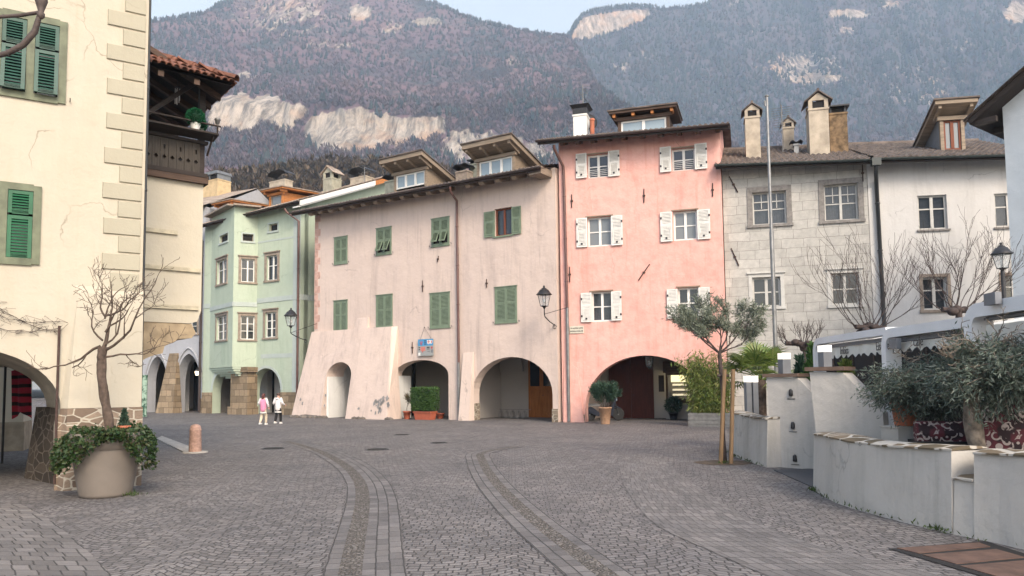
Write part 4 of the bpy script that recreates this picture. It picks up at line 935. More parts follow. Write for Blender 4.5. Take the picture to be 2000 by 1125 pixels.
# ================================================================ grey arcade house behind
Q = Bld('arcade_house', 240, 49.5, 397, 46.6, 'blue-grey house with two pointed arches at the far end of the street')
b1 = Q.rect(287, 697, 326, 795); b2 = Q.rect(345, 692, 391, 795); zq = Q.loc(300, 745)[1]
B1 = arch(b1[0], b1[1], zq, Q.loc(306, 696)[1], 16, p=1.75); B2 = arch(b2[0], b2[1], zq, Q.loc(368, 691)[1], 16, p=1.75); H = Q.loc(360, 410)[1]
wq = Q.rect(357, 622, 385, 652)
xq = [(x, x+.95, z, z+1.45) for x in (.9, 3.0, 5.1) for z in (5.2, 8.0) if not (x > wq[0]-1.3 and z < 6)]; m = MB(); wall(m, outline(Q.W, H, H, [B1, B2]), [rc(*wq)]+[rc(*q) for q in xq], 0, .7); shell(m, Q.W, 9, H, H, 4.5, 2.2, t=.3); Q.part('wall', m, M['grey'])
window(Q, *wq, M['frame_grey'], M['pane_dark'], 2, (.5,), .15, .07, .06, None, None, M['frame_sand'], .14, .03)
for q in xq: window(Q, *q, M['frame_grey'], M['pane_dark'], 2, (.5,), .15, .07, .06, None, None, M['frame_sand'], .14, .03)
m = MB(); m.quad((-.1, -.6, H-.1), (Q.W+.05, -.6, H-.1), (Q.W+.05, 4.5, H+2.3), (-.1, 4.5, H+2.3)); m.quad((-.1, 4.5, H+2.3), (Q.W+.05, 4.5, H+2.3), (Q.W+.05, 9.6, H-.1), (-.1, 9.6, H-.1)); Q.part('roof', m, M['tile_tan'])
c = Q.loc(335, 750, .2)[0]; m = MB(); hz = Q.loc(335, 690, .2)[1]
m.hexa([(c-.75, -.75, -.1), (c+.75, -.75, -.1), (c+.75, 0, -.1), (c-.75, 0, -.1), (c-.35, -.12, hz), (c+.35, -.12, hz), (c+.35, 0, hz), (c-.35, 0, hz)]); Q.part('stone_pier', m, M['ashlar'])
m = MB(); m.box(b1[0]-.9, b1[0]-.02, -.06, .5, -.1, 1.7); m.box(b2[1]+.02, Q.W-.02, -.06, .5, -.1, .9); Q.part('plinth', m, M['ashlar'])
for b_, Bz in ((b1, B1), (b2, B2)):
    m = MB(); o_ = arch(b_[0]-.2, b_[1]+.2, zq, max(p[1] for p in Bz)+.38, 14, p=1.6)[1:-1]
    m.tube([(x, -.03, z) for x, z in o_], .07, 6); Q.part('hood_mould', m, M['grey'])
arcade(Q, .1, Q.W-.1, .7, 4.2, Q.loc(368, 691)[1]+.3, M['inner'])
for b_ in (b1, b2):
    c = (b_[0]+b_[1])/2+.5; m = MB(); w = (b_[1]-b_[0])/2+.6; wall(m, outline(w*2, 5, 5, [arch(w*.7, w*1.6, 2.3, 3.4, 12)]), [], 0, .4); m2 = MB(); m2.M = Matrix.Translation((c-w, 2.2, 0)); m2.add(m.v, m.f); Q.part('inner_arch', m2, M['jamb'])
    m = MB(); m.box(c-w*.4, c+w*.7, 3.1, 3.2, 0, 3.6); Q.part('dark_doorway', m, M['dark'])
# ================================================================ cream house with the timber balcony
Lc = Vector(((392-CX)/FP, 1, 0))*17.0; dB = Vector((.77, .64, 0)).normalized()
class _T: pass
Bc = Bld.__new__(Bld); Bc.O = Lc-dB*7.0; Bc.W = 7.0; Bc.d = dB; Bc.n = Vector((dB.y, -dB.x, 0)); Bc.rz = math.atan2(dB.y, dB.x); Bc.z = 0
Bc.r = empty('balcony_house', Bc.O, Bc.rz, 'cream house whose overhanging upper floor carries a dark timber balcony under red tiles', 'house')
zf = Bc.loc(350, 352)[1]; W = 7.0
def L2(u, v): return Bc.loc(u, v)
zb_ = L2(380, 632)[1]
prof = [L2(385, 632), L2(383, 650), L2(375, 660), L2(350, 662), L2(340, 668), L2(322, 676), L2(318, 690), L2(300, 694), L2(285, 700), L2(268, 712)]
xr = W-.02
m = MB(); m.prism([(0, zb_), (xr-.25, zb_)]+[(xr-.08, zb_+.05), (xr, zb_+.3), (xr, zf), (0, zf)], 0, 3.2); Bc.part('wall', m, M['cream_pale'])
m = MB(); m.prism([(0, zb_-.003), (xr-.2, zb_-.003)]+[(min(x, xr-.1), z) for x, z in prof[1:]]+[(0, prof[-1][1])], .02, 3.0); Bc.part('corbel', m, basic('ochre_corbel_stone', (.40, .31, .20), .9, .3, 3, .5, 14))
xg = L2(283, 740)[0]; m = MB(); m.box(L2(180, 740)[0], xg, .8, 3.1, -.1, prof[-1][1]+.1); Bc.part('ground_floor', m, M['rubble'])
m = MB()
for v, u1 in ((455, 346), (529, 391), (602, 386)):
    x1, z = L2(u1, v); m.box(0, min(x1, xr+.02), -.055, .01, z-.05, z+.04)
Bc.part('string_course', m, basic('ledge_plaster', (.50, .45, .33), .9, .25, 5, .4))
# balcony: floor beam, cut-out boards, posts, rails
m = MB(); m.box(0, W+.05, -.12, .05, zf-.02, zf+.16); m.box(W-.02, W+.06, -.1, 3.2, zf-.02, zf+.16); m.box(0, W, .05, 3.2, zf+.02, zf+.1); bal = Bc.part('balcony', m, M['wood_brown'])
xe = Bc.loc(428, 262, .5)[0]; zr0 = zf+.22; zr1 = L2(350, 276)[1]
m = MB(); x = W-.14; k = 0
while x > W-5:
    w = .165; hs = []
    n = 8; ol_ = rc(x-w, x, zr0, zr1)
    if k % 2 == 0: hs = [rc(x-w*.62, x-w*.38, zr0+.42, zr1-.16)]
    hs.append([(x-w*.5+.045*math.cos(q*math.pi/2), zr0+.24+.06*math.sin(q*math.pi/2)) for q in range(4)])
    wall(m, ol_, hs, -.09, -.06, True); x -= w+.006; k += 1
m.build('balustrade', M['wood_rail'], bal)
m = MB(); m.box(0, W-.15, -.02, -.01, zr0, zr1); m.build('balcony_shade', M['wood_dark'], bal)
m = MB(); m.box(0, W+.03, -.14, -.02, zr1+.002, zr1+.07); m.box(0, W+.03, -.13, -.03, zr0-.1, zr0-.004); zs2 = L2(350, 272)[1]; m.hexa([(0, -.5, zr1+.16), (xe, -.5, zr1+.16), (xe, -.1, zr1+.10), (0, -.1, zr1+.10), (0, -.5, zr1+.2), (xe, -.5, zr1+.2), (xe, -.1, zr1+.14), (0, -.1, zr1+.14)])
m.tube([(0, -.52, zr1+.36), (xe+.03, -.52, zr1+.36)], .022, 6); m.tube([(W+.02, -.1, zr1-.25), (xe-.1, -.4, zr1+.15)], .025, 6)
for x in (xe-.04, W-2.5): m.tube([(x, -.51, zr1+.15), (x, -.52, zr1+.38)], .02, 5)
m.build('rail', M['wood_dark'], bal)
zE2 = L2(392, 205)[1]; top = Bc.loc(455, 162, .85)[1]
m = MB(); m.box(W-.15, W-.02, -.05, .08, zf+.16, top+.28); m.build('post', M['wood_dark'], bal)
m = MB(); m.hexa([(W-1.75, 0, zr1+.1), (W-1.62, 0, zr1+.1), (W-1.62, .1, zr1+.1), (W-1.75, .1, zr1+.1), (W-.30, 0, top+.15), (W-.16, 0, top+.15), (W-.16, .1, top+.15), (W-.30, .1, top+.15)]); m.build('brace', M['wood_dark'], bal)
m = MB(); m.box(0, W-2.2, 2.2, 2.3, zf+.1, top+1.1); m.build('back_wall', M['wood_dark'], bal)
# roof: hipped corner, tiles seen at the eave
ta = math.tan(R(26)); oh = .85; ex = Bc.loc(455, 160, oh)[0]-W
def rz2(x, y): return top+min((y+oh), (W+oh-x)*1.0)*ta
m = MB(); E = W+ex
m.add([(0, -oh, top), (E, -oh, top), (E-4, 4-oh, top+4*ta), (0, 4-oh, top+4*ta), (E, 7, top), (E-4, 7, top+4*ta)], [(0,1,2,3), (1,4,5,2)])
m.add([(0, -oh, top-.08), (E, -oh, top-.08), (E-4, 4-oh, top+4*ta-.08), (0, 4-oh, top+4*ta-.08), (E, 7, top-.08), (E-4, 7, top+4*ta-.08)], [(0,1,2,3), (1,4,5,2)])
rf = Bc.part('roof_boarding', m, M['wood_dark'])
m = MB()
for k in range(9): xk = W-.5-k*.75; m.hexa([(xk, -oh+.05, top-.22), (xk+.12, -oh+.05, top-.22), (xk+.12, 2.5, top-.22+3.4*ta), (xk, 2.5, top-.22+3.4*ta), (xk, -oh+.05, top-.085), (xk+.12, -oh+.05, top-.085), (xk+.12, 2.5, top-.085+3.4*ta), (xk, 2.5, top-.085+3.4*ta)])
for k in range(6): yk = -.2+k*.7; m.hexa([(E-.05, yk, top-.22), (E-.05, yk+.12, top-.22), (E-2.6, yk+.12, top-.22+2.5*ta), (E-2.6, yk, top-.22+2.5*ta), (E-.05, yk, top-.085), (E-.05, yk+.12, top-.085), (E-2.6, yk+.12, top-.085+2.5*ta), (E-2.6, yk, top-.085+2.5*ta)])
m.build('rafter', M['wood_brown'], rf)
m = MB(); rng = random.Random(5)
def barrel(m, p, d, L, r):
    d = d.normalized(); sdv = Vector((-d.y, d.x, 0)).normalized(); up = sdv.cross(d) if sdv.cross(d).z > 0 else -sdv.cross(d); n = 6; vs = []
    for e, (t, rr) in enumerate(((0, r), (L, r*.8), (0, r-.018), (L, r*.8-.018))):
        for i in range(n+1):
            q = math.pi*i/n; vs.append(p+d*t+sdv*rr*math.cos(q)+up*rr*math.sin(q))
    fs = []
    for i in range(n): fs += [(i, i+1, n+2+i, n+1+i), (i, i+1, 2*(n+1)+i+1, 2*(n+1)+i), (2*(n+1)+i, 2*(n+1)+i+1, 3*(n+1)+i+1, 3*(n+1)+i)]
    m.add(vs, fs)
for rws in range(9):
    yy = -oh-.07+rws*.36
    for k in range(58):
        xx = E-.05-k*.148-rws*.07
        if E-xx < yy+oh-.1: continue
        z = top+(yy+oh)*ta+.02+rng.uniform(0, .02)+.03*(rws > 0)
        barrel(m, Vector((xx+rng.uniform(-.012, .012), yy+rng.uniform(-.03, .03), z)), Vector((0, 1, ta)), .46, .077)
    xx = E+.07-rws*.36
    for k in range(50):
        yk = -oh+.1+k*.148+rws*.07
        if yk+oh < E-xx-.1: continue
        barrel(m, Vector((xx+rng.uniform(-.03, .03), yk, top+(E-xx)*ta+.02+rng.uniform(0, .02))), Vector((-1, 0, ta)), .46, .077)
for k in range(10): barrel(m, Vector((E+.06-k*.36, -oh-.06+k*.36, top+k*.36*ta+.07)), Vector((-1, 1, ta)), .56, .12)
m.build('roof', M['tile_red'], rf)
# ================================================================ cream house on the left with quoins
dL = Vector((.85, .53, 0)).normalized(); Cn = ray(273, 750); Cn = Vector((Cn.x/Cn.y*12.5, 12.5, 0))
Lh = Bld.__new__(Bld); Lh.W = 8.0; Lh.O = Cn-dL*8.0; Lh.d = dL; Lh.n = Vector((dL.y, -dL.x, 0)); Lh.rz = math.atan2(dL.y, dL.x); Lh.z = 0
Lh.r = empty('quoin_house', Lh.O, Lh.rz, 'cream plastered house with pale quoins and green shutters beside the big planter', 'house')
W = 8.0; HH = 9.5
xf = Lh.loc(119, 800)[0]; zt_ = Lh.loc(-30, 678)[1]; zsp = Lh.loc(110, 800)[1]; wd = 2.7
aL = arch(xf-wd, xf, zsp, zt_, 22)
u1 = Lh.rect(-12, 30, 128, 193); u2 = Lh.rect(-70, 357, 77, 513)
hl = [rc(u1[0]+.03, u1[1]-.03, u1[2]+.03, u1[3]-.03), rc(u2[0]+.03, u2[1]-.03, u2[2]+.03, u2[3]-.03)]
m = MB(); wall(m, outline(W, HH, HH, [aL]), hl, 0, .65)
m.quad((W, .3, -.1), (W, 3.7, -.1), (W, 3.7, HH), (W, .3, HH)); m.quad((0, 3.7, zt_+.3), (W, 3.7, zt_+.3), (W, 3.7, HH), (0, 3.7, HH)); m.quad((0, .6, HH), (W, .6, HH), (W, 3.7, HH), (0, 3.7, HH)); m.quad((0, 0, -.1), (0, 3.7, -.1), (0, 3.7, HH), (0, 0, HH))
m.quad((0, .65, zt_+.25), (W, .65, zt_+.25), (W, 3.7, zt_+.25), (0, 3.7, zt_+.25)); Lh.part('wall', m, M['cream'])
m = MB()      # deep arch pier, flared at the foot
m.hexa([(xf+.02, .60, -.1), (W-.02, .60, -.1), (W-.02, 2.2, -.1), (xf-.42, 2.2, -.1), (xf+.0, .60, zsp), (W-.02, .60, zsp), (W-.02, 2.2, zsp), (xf-.2, 2.2, zsp)])
ao = arch(xf-wd, xf, zsp, zt_, 22)[1:-1]; ai = arch(xf-wd-.1, xf-.2, zsp, zt_-.12, 22)[1:-1]
for k in range(len(ao)-1): m.quad((ao[k][0], .64, ao[k][1]), (ao[k+1][0], .64, ao[k+1][1]), (ai[k+1][0], 2.2, ai[k+1][1]), (ai[k][0], 2.2, ai[k][1]))
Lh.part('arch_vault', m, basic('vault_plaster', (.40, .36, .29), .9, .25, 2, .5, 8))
zc = Lh.loc(90, 800)[1]; m = MB(); m.hexa([(xf+.05, .57, -.1), (W-.03, .57, -.1), (W-.03, 2.23, -.1), (xf-.52, 2.23, -.1), (xf+.03, .58, zc), (W-.03, .58, zc), (W-.03, 2.22, zc), (xf-.36, 2.22, zc)]); Lh.part('pier_foot', m, voro_stone('dark_pier_stone', 3.4, (.045, .036, .028), (.11, .088, .068), (.13, .11, .09), .05, 1.7))
# corner buttress with rubble base
x0 = Lh.loc(143, 700, .35)[0]; x1 = W+.02; zt2 = Lh.loc(200, 573, .1)[1]; zr = Lh.loc(200, 797, .38)[1]
m = MB(); m.hexa([(x0-.05, -.13, zr), (x1, -.13, zr), (x1, 0, zr), (x0-.15, 0, zr), (x0+.05, -.035, zt2), (x1, -.035, zt2), (x1, 0, zt2+.12), (x0, 0, zt2+.12)]); Lh.part('buttress', m, M['cream'])
m = MB(); m.hexa([(x0-.07, -.22, -.1), (x1+.02, -.22, -.1), (x1+.02, 0, -.1), (x0-.2, 0, -.1), (x0-.05, -.15, zr-.004), (x1+.02, -.15, zr-.004), (x1+.02, 0, zr-.004), (x0-.15, 0, zr-.004)]); m.box(xf+.06, x0-.2, -.05, .1, -.1, zr-.1); Lh.part('plinth', m, M['plinth_rubble'])
# quoins
m = MB(); rng = random.Random(12); z = Lh.loc(250, 530)[1]; k = 0; ph = .298
def rough_block(m, x0, x1, z0, z1, y, b=.02):
    m.hexa([(x0, .01, z0), (x1, .01, z0), (x1, .01, z1), (x0, .01, z1), (x0+b, y, z0+b), (x1-b*.3, y, z0+b), (x1-b*.3, y, z1-b), (x0+b, y, z1-b)])
sl_ = Lh.loc(201, 400)[0]; ss_ = Lh.loc(231, 400)[0]
while z < HH:
    rough_block(m, (sl_ if k % 2 == 0 else ss_)+rng.uniform(-.02, .02), W-.045, z+.006, z+ph-.006, -.028, .018); z += ph; k += 1
Lh.part('quoin_strip', m, M['quoin'])
z = zt2+.05; m = MB(); rough_block(m, ss_-.1, W-.05, z, Lh.loc(250, 532)[1]-.01, -.02); Lh.part('quoin_strip', m, M['quoin'])
# windows
def lwin(q, mat, lower_tilt):
    x0, x1, z0, z1 = q; m = MB(); f = .09; xm = (x0+x1)/2
    for a, b, c, d in ((x0-.02, x0+f, z0, z1), (x1-f, x1+.02, z0, z1), (x0+f, x1-f, z1-f, z1+.02), (x0+f, x1-f, z0-.02, z0+f), (xm-.055, xm+.055, z0+f, z1-f)): m.box(a, b, -.035, .1, c, d)
    o = Lh.part('window', m, M['sh_frame'])
    for a, b in ((x0+f+.005, xm-.06), (xm+.06, x1-f-.005)):
        zm = z0+(z1-z0)*.62
        shutter(Lh, a, b, zm+.02, z1-f-.005, mat, -.02, o, .04, vane=.042, backing=False)
        shutter(Lh, a, b, z0+f+.005, zm-.02, mat, -.03, o, .03, vane=.046, backing=False, **({'swing': 0}))if not lower_tilt else None
        if lower_tilt:
            s = shutter(Lh, a, b, z0+f+.005, zm-.02, mat, -.03, o, .03, vane=.052, backing=False); s.location = (0, -.0, 0)
            s.matrix_basis = Matrix.Translation((0, -.03, zm-.02)) @ Matrix.Rotation(-.13, 4, 'X') @ Matrix.Translation((0, .03, -(zm-.02)))
    m = MB(); m.quad((x0, .12, z0), (x1, .12, z0), (x1, .12, z1), (x0, .12, z1)); m.build('pane', M['pane_dark'], o)
    m = MB()
    for k in range(5): m.box(xm+.1, x1-.12, .07, .10, z0+.12+k*.05, z0+.145+k*.05)
    if lower_tilt: m.build('blind_or_room_dark', M['frame_white'], o)  # slats of the white blind
lwin(u1, M['sh_teal'], True); lwin(u2, M['sh_green'], False)
downpipe(Lh, [(W+.024, .10, HH), (W+.024, .10, .1)], M['pipe_grey'], .024)
p = Lh.loc(116, 636, .1); m = MB(); m.tube([(p[0], -.06, p[1]), (p[0], -.06, .1)], .022, 6); Lh.part('conduit', m, M['rust'])
p = Lh.loc(137, 197, .05); m = MB(); m.tube([(p[0], 0, p[1]), (p[0], -.07, p[1]), (p[0], -.07, p[1]+.04)], .008, 5); Lh.part('hook', m, M['iron'])
# house seen through the left arch
Bk = Bld.__new__(Bld); o0 = at(-420, 750, 17.5); o1 = at(48, 750, 19.5); o0.z = o1.z = 0; Bk.O = o0; Bk.W = (o1-o0).length; Bk.d = (o1-o0).normalized(); Bk.n = Vector((Bk.d.y, -Bk.d.x, 0)); Bk.rz = math.atan2(Bk.d.y, Bk.d.x); Bk.z = 0
Bk.r = empty('lane_house', o0, Bk.rz, 'pale house in the lane glimpsed through the left arch', 'house')
m = MB(); m.box(0, Bk.W, 0, 1.2, .75, 6); Bk.part('wall', m, M['cream_pale']); m = MB(); m.box(-.02, Bk.W+.03, -.05, 1.2, -.1, .748); Bk.part('plinth', m, basic('sandy_plinth', (.36, .30, .22), .9, .25, 4, .4))
# ================================================================ mountains
def interp(pts, x):
    if x <= pts[0][0]: return pts[0][1]
    for (a, b), (c, d) in zip(pts, pts[1:]):
        if x <= c: return b+(d-b)*(x-a)/(c-a)
    return pts[-1][1]
def smooth(a, b, x): t = max(0, min(1, (x-a)/(b-a))); return t*t*(3-2*t)
def fb(x, y, z=0., o=5): return noise.fractal(Vector((x, y, z)), .9, 2.1, o)
S1 = [(-500,90),(150,52),(285,42),(330,37),(372,30),(398,26),(425,10),(455,-2),(560,-30),(700,-36),(790,-14),(820,-2),(850,5),(905,30),(955,45),(1010,57),(1060,66),(1110,72),(1122,84),(1140,118),(1165,165),(1205,200),(1260,230),(1330,258),(1420,285),(1600,305),(1900,315),(2500,320)]
S2 = [(850,150),(1000,100),(1090,72),(1112,66),(1121,50),(1136,28),(1160,20),(1200,14),(1240,11),(1268,12),(1290,18),(1340,14),(1375,9),(1400,-3),(1480,-40),(1700,-75),(2500,-90)]
S3 = [(150,425),(300,405),(390,352),(440,340),(500,333),(560,322),(600,317),(660,312),(720,309),(800,322),(900,338),(1000,352),(1120,390),(1300,430)]
def cliff1(u, v):
    """bare rock band below the wood"""
    j = 13*fb(u*.024, v*.012, 3)+8*fb(u*.09, v*.03, 8); c = 0
    for ua, ub, top, bot in ((395, 612, [(395,215),(430,195),(470,184),(560,188),(612,205)], [(395,240),(430,258),(520,252),(570,248),(612,215)]),
                             (585, 880, [(585,255),(610,225),(640,214),(720,218),(800,226),(880,232)], [(585,268),(610,288),(660,300),(760,292),(830,280),(880,262)]),
                             (850, 1095, [(850,275),(880,258),(930,250),(1000,262),(1060,280),(1095,300)], [(850,300),(890,318),(960,330),(1040,322),(1095,318)])):
        if ua < u < ub:
            t, b = interp(top, u)+j, interp(bot, u)+j
            c = max(c, smooth(t-3, t+6, v)*(1-smooth(b-8, b+4, v))*smooth(ua, ua+18, u)*(1-smooth(ub-18, ub, u))*(.62 if ua == 850 else 1))
    return c
def patches(u, v, L): return max([0]+[p*max(0, 1-((u-a)/b)**2-((v-c)/d)**2) for a, b, c, d, p in L])
PT1 = [(705,34,26,22,1),(760,22,62,10,.8),(835,40,42,12,1),(770,34,52,18,.6),(640,40,90,10,.6),(560,150,16,80,.6),(500,46,45,10,.6),(640,90,86,16,.5),(860,46,100,10,.4),(925,28,60,8,.3),(480,40,148,12,.7),(1010,70,118,18,.35),(880,90,172,10,.3)]
PT2 = [(1655,60,27,13,1.),(1560,120,130,48,.62),(1655,35,60,16,.6),(1590,110,152,22,.7),(1985,40,25,34,.9),(1800,150,170,80,.45),(1895,100,230,60,.4),(1480,60,60,30,.35),(1860,60,90,18,.5),(1740,30,8,14,.8),(1440,40,5,16,.5),(1690,80,-20,22,.9),(1250,60,110,25,.35),(1215,34,130,22,.5)]
def rock1(u, v): return max(cliff1(u, v), .9*patches(u, v, PT1))
def rock2(u, v):
    cap = smooth(1112, 1124, u)*(1-smooth(1262, 1282, u)); top = interp(S2, u)+9; bot = interp([(1112,74),(1150,74),(1200,62),(1240,46),(1280,24)], u)
    return max(cap*smooth(top-2, top+3, v)*(1-smooth(bot-3, bot+4, v))*1.1, .9*patches(u, v, PT2))
def dist1(u, v):
    r = interp([(-60,2900),(0,2600),(80,2150),(150,1750),(200,1320),(255,1260),(300,1120),(340,820),(400,560),(480,430),(640,330),(745,250)], v+16*fb(u*.004, 7.7)-(u-700)*.015)
    return r*(1+.05*fb(u*.011, v*.004, 1)+.012*fb(u*.05, v*.012, 2))*.6+cliff1(u, v)*13*fb(u*.07, v*.012, 5)
def dist2(u, v):
    r = interp([(-120,4300),(0,3900),(90,3400),(180,3000),(260,2500),(320,1900),(420,1200),(600,700)], v+14*fb(u*.005, 9.1))
    return r*(1+.06*fb(u*.009, v*.005, 11)+.014*fb(u*.045, v*.015, 12))*.48
def dist3(u, v): return interp([(300,330),(340,270),(400,200),(500,150),(640,110)], v)*(1+.05*fb(u*.02, v*.01, 21))
def hill(name, sky, dist, rock, u0, u1, du, nv, vb, mat):
    us = np.arange(u0, u1+du, du); V = []; A = []
    for i in range(nv+1):
        f = i/nv
        for u in us:
            vt = interp(sky, u)+1.6*fb(u*.06, 3.3, 4); v = vb+(vt-vb)*(1-(1-f)**1.25 if False else f); r = dist(u, v); d = ray(u, v); d = d/math.hypot(d.x, d.y)
            V.append(EYE+d*r); A.append(rock(u, v) if rock else 0)
    n = len(us); F = [(i*n+j, i*n+j+1, (i+1)*n+j+1, (i+1)*n+j) for i in range(nv) for j in range(n-1)]
    return tag(np_mesh(name, [tuple(p) for p in V], F, mat, None, True, {'rock': A}), kind='structure')
def slope_mat(name, floor, floor2, evergreen, rockc, s=1.):
    n = NT(name); v = n.coord((.001, .001, .001)); at_ = n.n('Attribute', attribute_name='rock'); geo = n.n('NewGeometry')
    c = n.mix(n.ramp(n.noise(v, 6*s, 7, .65), [(.38, 0.), (.62, 1.)]), floor, floor2)
    c = n.mix(n.ramp(n.noise(v, 12*s, 8, .7), [(.50, 0.), (.60, .9)]), c, evergreen)
    vs = n.coord((.085, .006, .02)); rk = n.noise(vs, 1.1, 9, .72, .1)
    k = n.math('ADD', at_.outputs['Fac'], n.math('MULTIPLY', n.math('SUBTRACT', rk, .5), 2.1))
    rc_ = n.mix(n.ramp(n.noise(n.coord((.13, .008, .024)), 1, 8, .75), [(.40, 0.), (.60, 1.)]), sc(rockc, .28), rockc)  # dark rock streaks, also standing in for shade on the cliff
    rc_ = n.mix(n.ramp(n.noise(n.coord((.012, .003, .012)), 1.3, 5, .6), [(.5, 0.), (.66, .7)]), rc_, (.46, .30, .19))
    c = n.mix(n.ramp(k, [(.40, 0.), (.56, 1.)]), c, rc_)
    nm = n.bump(rk, 1., 5.0); return n.done(c, .95, nm, 0, .1)
MM1 = slope_mat('mountain_slope', (.13, .09, .115), (.19, .125, .135), (.045, .06, .068), (.47, .435, .385))  # winter purple made paler and bluer, adding haze in the colour
MM2 = slope_mat('far_slope', (.075, .072, .10), (.105, .09, .115), (.035, .05, .07), (.50, .46, .42))  # bluer than the near slope: distance haze put into the colour
MM3 = slope_mat('near_slope', (.085, .062, .045), (.12, .092, .06), (.055, .055, .032), (.3, .25, .2), 20)
hill('mountain', S1, dist1, rock1, -500, 2500, 6, 110, 745, MM1)
hill('mountain', S2, dist2, rock2, 840, 2500, 6, 80, 420, MM2)
hill('hill', S3, dist3, None, 120, 1330, 8, 40, 640, MM3)
def scatter(name, V, Fc, pos, sca, rot, mat, label=None):
    V = np.array(V, dtype=np.float32); Fc = np.array(Fc, dtype=np.int32); n = len(pos); c, s = np.cos(rot), np.sin(rot)
    P_ = np.empty((n, len(V), 3), dtype=np.float32)
    P_[:, :, 0] = (V[None, :, 0]*c[:, None]-V[None, :, 1]*s[:, None])*sca[:, 0:1]; P_[:, :, 1] = (V[None, :, 0]*s[:, None]+V[None, :, 1]*c[:, None])*sca[:, 0:1]
    P_[:, :, 2] = V[None, :, 2]*sca[:, 1:2]; P_ += np.asarray(pos, dtype=np.float32)[:, None, :]
    F = (Fc[None]+(np.arange(n)*len(V))[:, None, None]).reshape(-1, Fc.shape[1])
    o = np_mesh(name, P_.reshape(-1, 3), F, mat); o['kind'] = 'stuff'
    if label: tag(o, label, 'forest')
    return o
# conifer: three ragged tiers as one closed shell, so that Random Per Island tints each tree
cv = []; cf = []
K6 = 6
for t, (r, z) in enumerate(((.20, 0), (.26, .12), (.13, .42), (.19, .40), (.08, .72), (.11, .68), (.0, 1.0))):
    for i in range(K6): q = 2*math.pi*(i+.5*(t % 2))/K6; rr = r*(1.15 if i % 2 else .85); cv.append((rr*math.cos(q), rr*math.sin(q), z))
cf = [(t*K6+i, t*K6+(i+1) % K6, (t+1)*K6+(i+1) % K6, (t+1)*K6+i) for t in range(6) for i in range(K6)]
# bare crown: trunk with a fan of thin twigs
bv = []; bf_ = []; rg = random.Random(3)
for k in range(13):
    q = rg.uniform(0, 6.28); el = rg.uniform(.5, 1.35); L = rg.uniform(.5, .8)*(1 if k else 1.2); z0 = rg.uniform(.05, .35); w = .055
    d = (math.cos(q)*math.cos(el)*L, math.sin(q)*math.cos(el)*L, z0+math.sin(el)*L); px, py = -math.sin(q)*w, math.cos(q)*w
    b = len(bv); mid = (d[0]*.6, d[1]*.6, z0+(d[2]-z0)*.55)
    bv += [(0, 0, z0), (mid[0]+px, mid[1]+py, mid[2]), d, (mid[0]-px, mid[1]-py, mid[2])]; bf_.append((b, b+1, b+2, b+3))
con = leafmat('conifer_needles', [(.018, .032, .038), (.03, .045, .05), (.045, .06, .06), (.025, .038, .048)], .9, 0)
bare = leafmat('bare_twigs', [(.080, .068, .082), (.122, .10, .112), (.098, .084, .102), (.17, .132, .125), (.060, .056, .076)], .95, 0)
rng = random.Random(77)
def seed_forest(sky, dist, rock, u0, u1, v1, N, own, over=None):
    C = []; B = []; tries = 0
    while len(C)+len(B) < N and tries < N*4:
        tries += 1; u = rng.uniform(u0, u1); vt = interp(sky, u); v = rng.uniform(vt-.5, min(v1, 420)) if rng.random() < .94 else vt+rng.uniform(0, 4)
        if over is not None and v > interp(over, u)+6: continue
        rk = rock(u, v) if rock else 0
        if rk > .35+.3*rng.random(): continue
        d = ray(u, v); d = d/math.hypot(d.x, d.y); p = EYE+d*dist(u, v); e = own(u, v)+.55*fb(u*.016, v*.03, 31)
        (C if rng.random() < e else B).append((p, rng.uniform(.7, 1.3)))
    return C, B
ev1 = lambda u, v: .05+.5*(1-smooth(40, 200, v))*(.45+.55*smooth(560, 330, u) if u < 560 else .45)+.22*math.exp(-((v-190)/16)**2)*smooth(800, 1000, u)
ev2 = lambda u, v: .72-.40*smooth(190, 280, v)
C1, B1_ = seed_forest(S1, dist1, rock1, 60, 1440, 330, 17500, ev1)
C2, B2_ = seed_forest(S2, dist2, rock2, 1085, 2260, 300, 14500, ev2, S1)
def go(name, lst, V, F, h, w, mat, lab):
    n = len(lst); sca = np.array([[h*w*s, h*s] for _, s in lst]); pos = np.array([tuple(p-Vector((0, 0, h*.12))) for p, _ in lst])
    return scatter(name, V, F, pos, sca, np.array([rng.uniform(0, 6.28) for _ in lst]), mat, lab)
go('conifer_forest', C1, cv, cf, 9, 1.0, con, 'dark conifers scattered through the wood on the near mountain')
go('bare_forest', B1_, bv, bf_, 6.6, 1.15, bare, 'leafless purple-brown wood covering the near mountain')
go('conifer_forest', C2, cv, cf, 10.5, 1.0, con, 'dark conifer wood on the farther right-hand mountain')
go('bare_forest', B2_, bv, bf_, 9.2, 1.15, bare, 'leafless wood on the farther right-hand mountain')
lst = []
for k in range(2600):
    u = rng.uniform(380, 1120); vt = interp(S3, u); v = rng.uniform(vt, 430); d = ray(u, v); d = d/math.hypot(d.x, d.y); lst.append((EYE+d*dist3(u, v), rng.uniform(.5, 1.4)))
scrub = leafmat('hill_scrub', [(.065, .045, .033), (.11, .078, .05), (.085, .066, .04), (.14, .10, .065), (.05, .046, .03)], .95, 0)
go('hill_scrub', lst, bv, bf_, 3.2, 1.5, scrub, 'brown winter scrub covering the low hill behind the roofs')
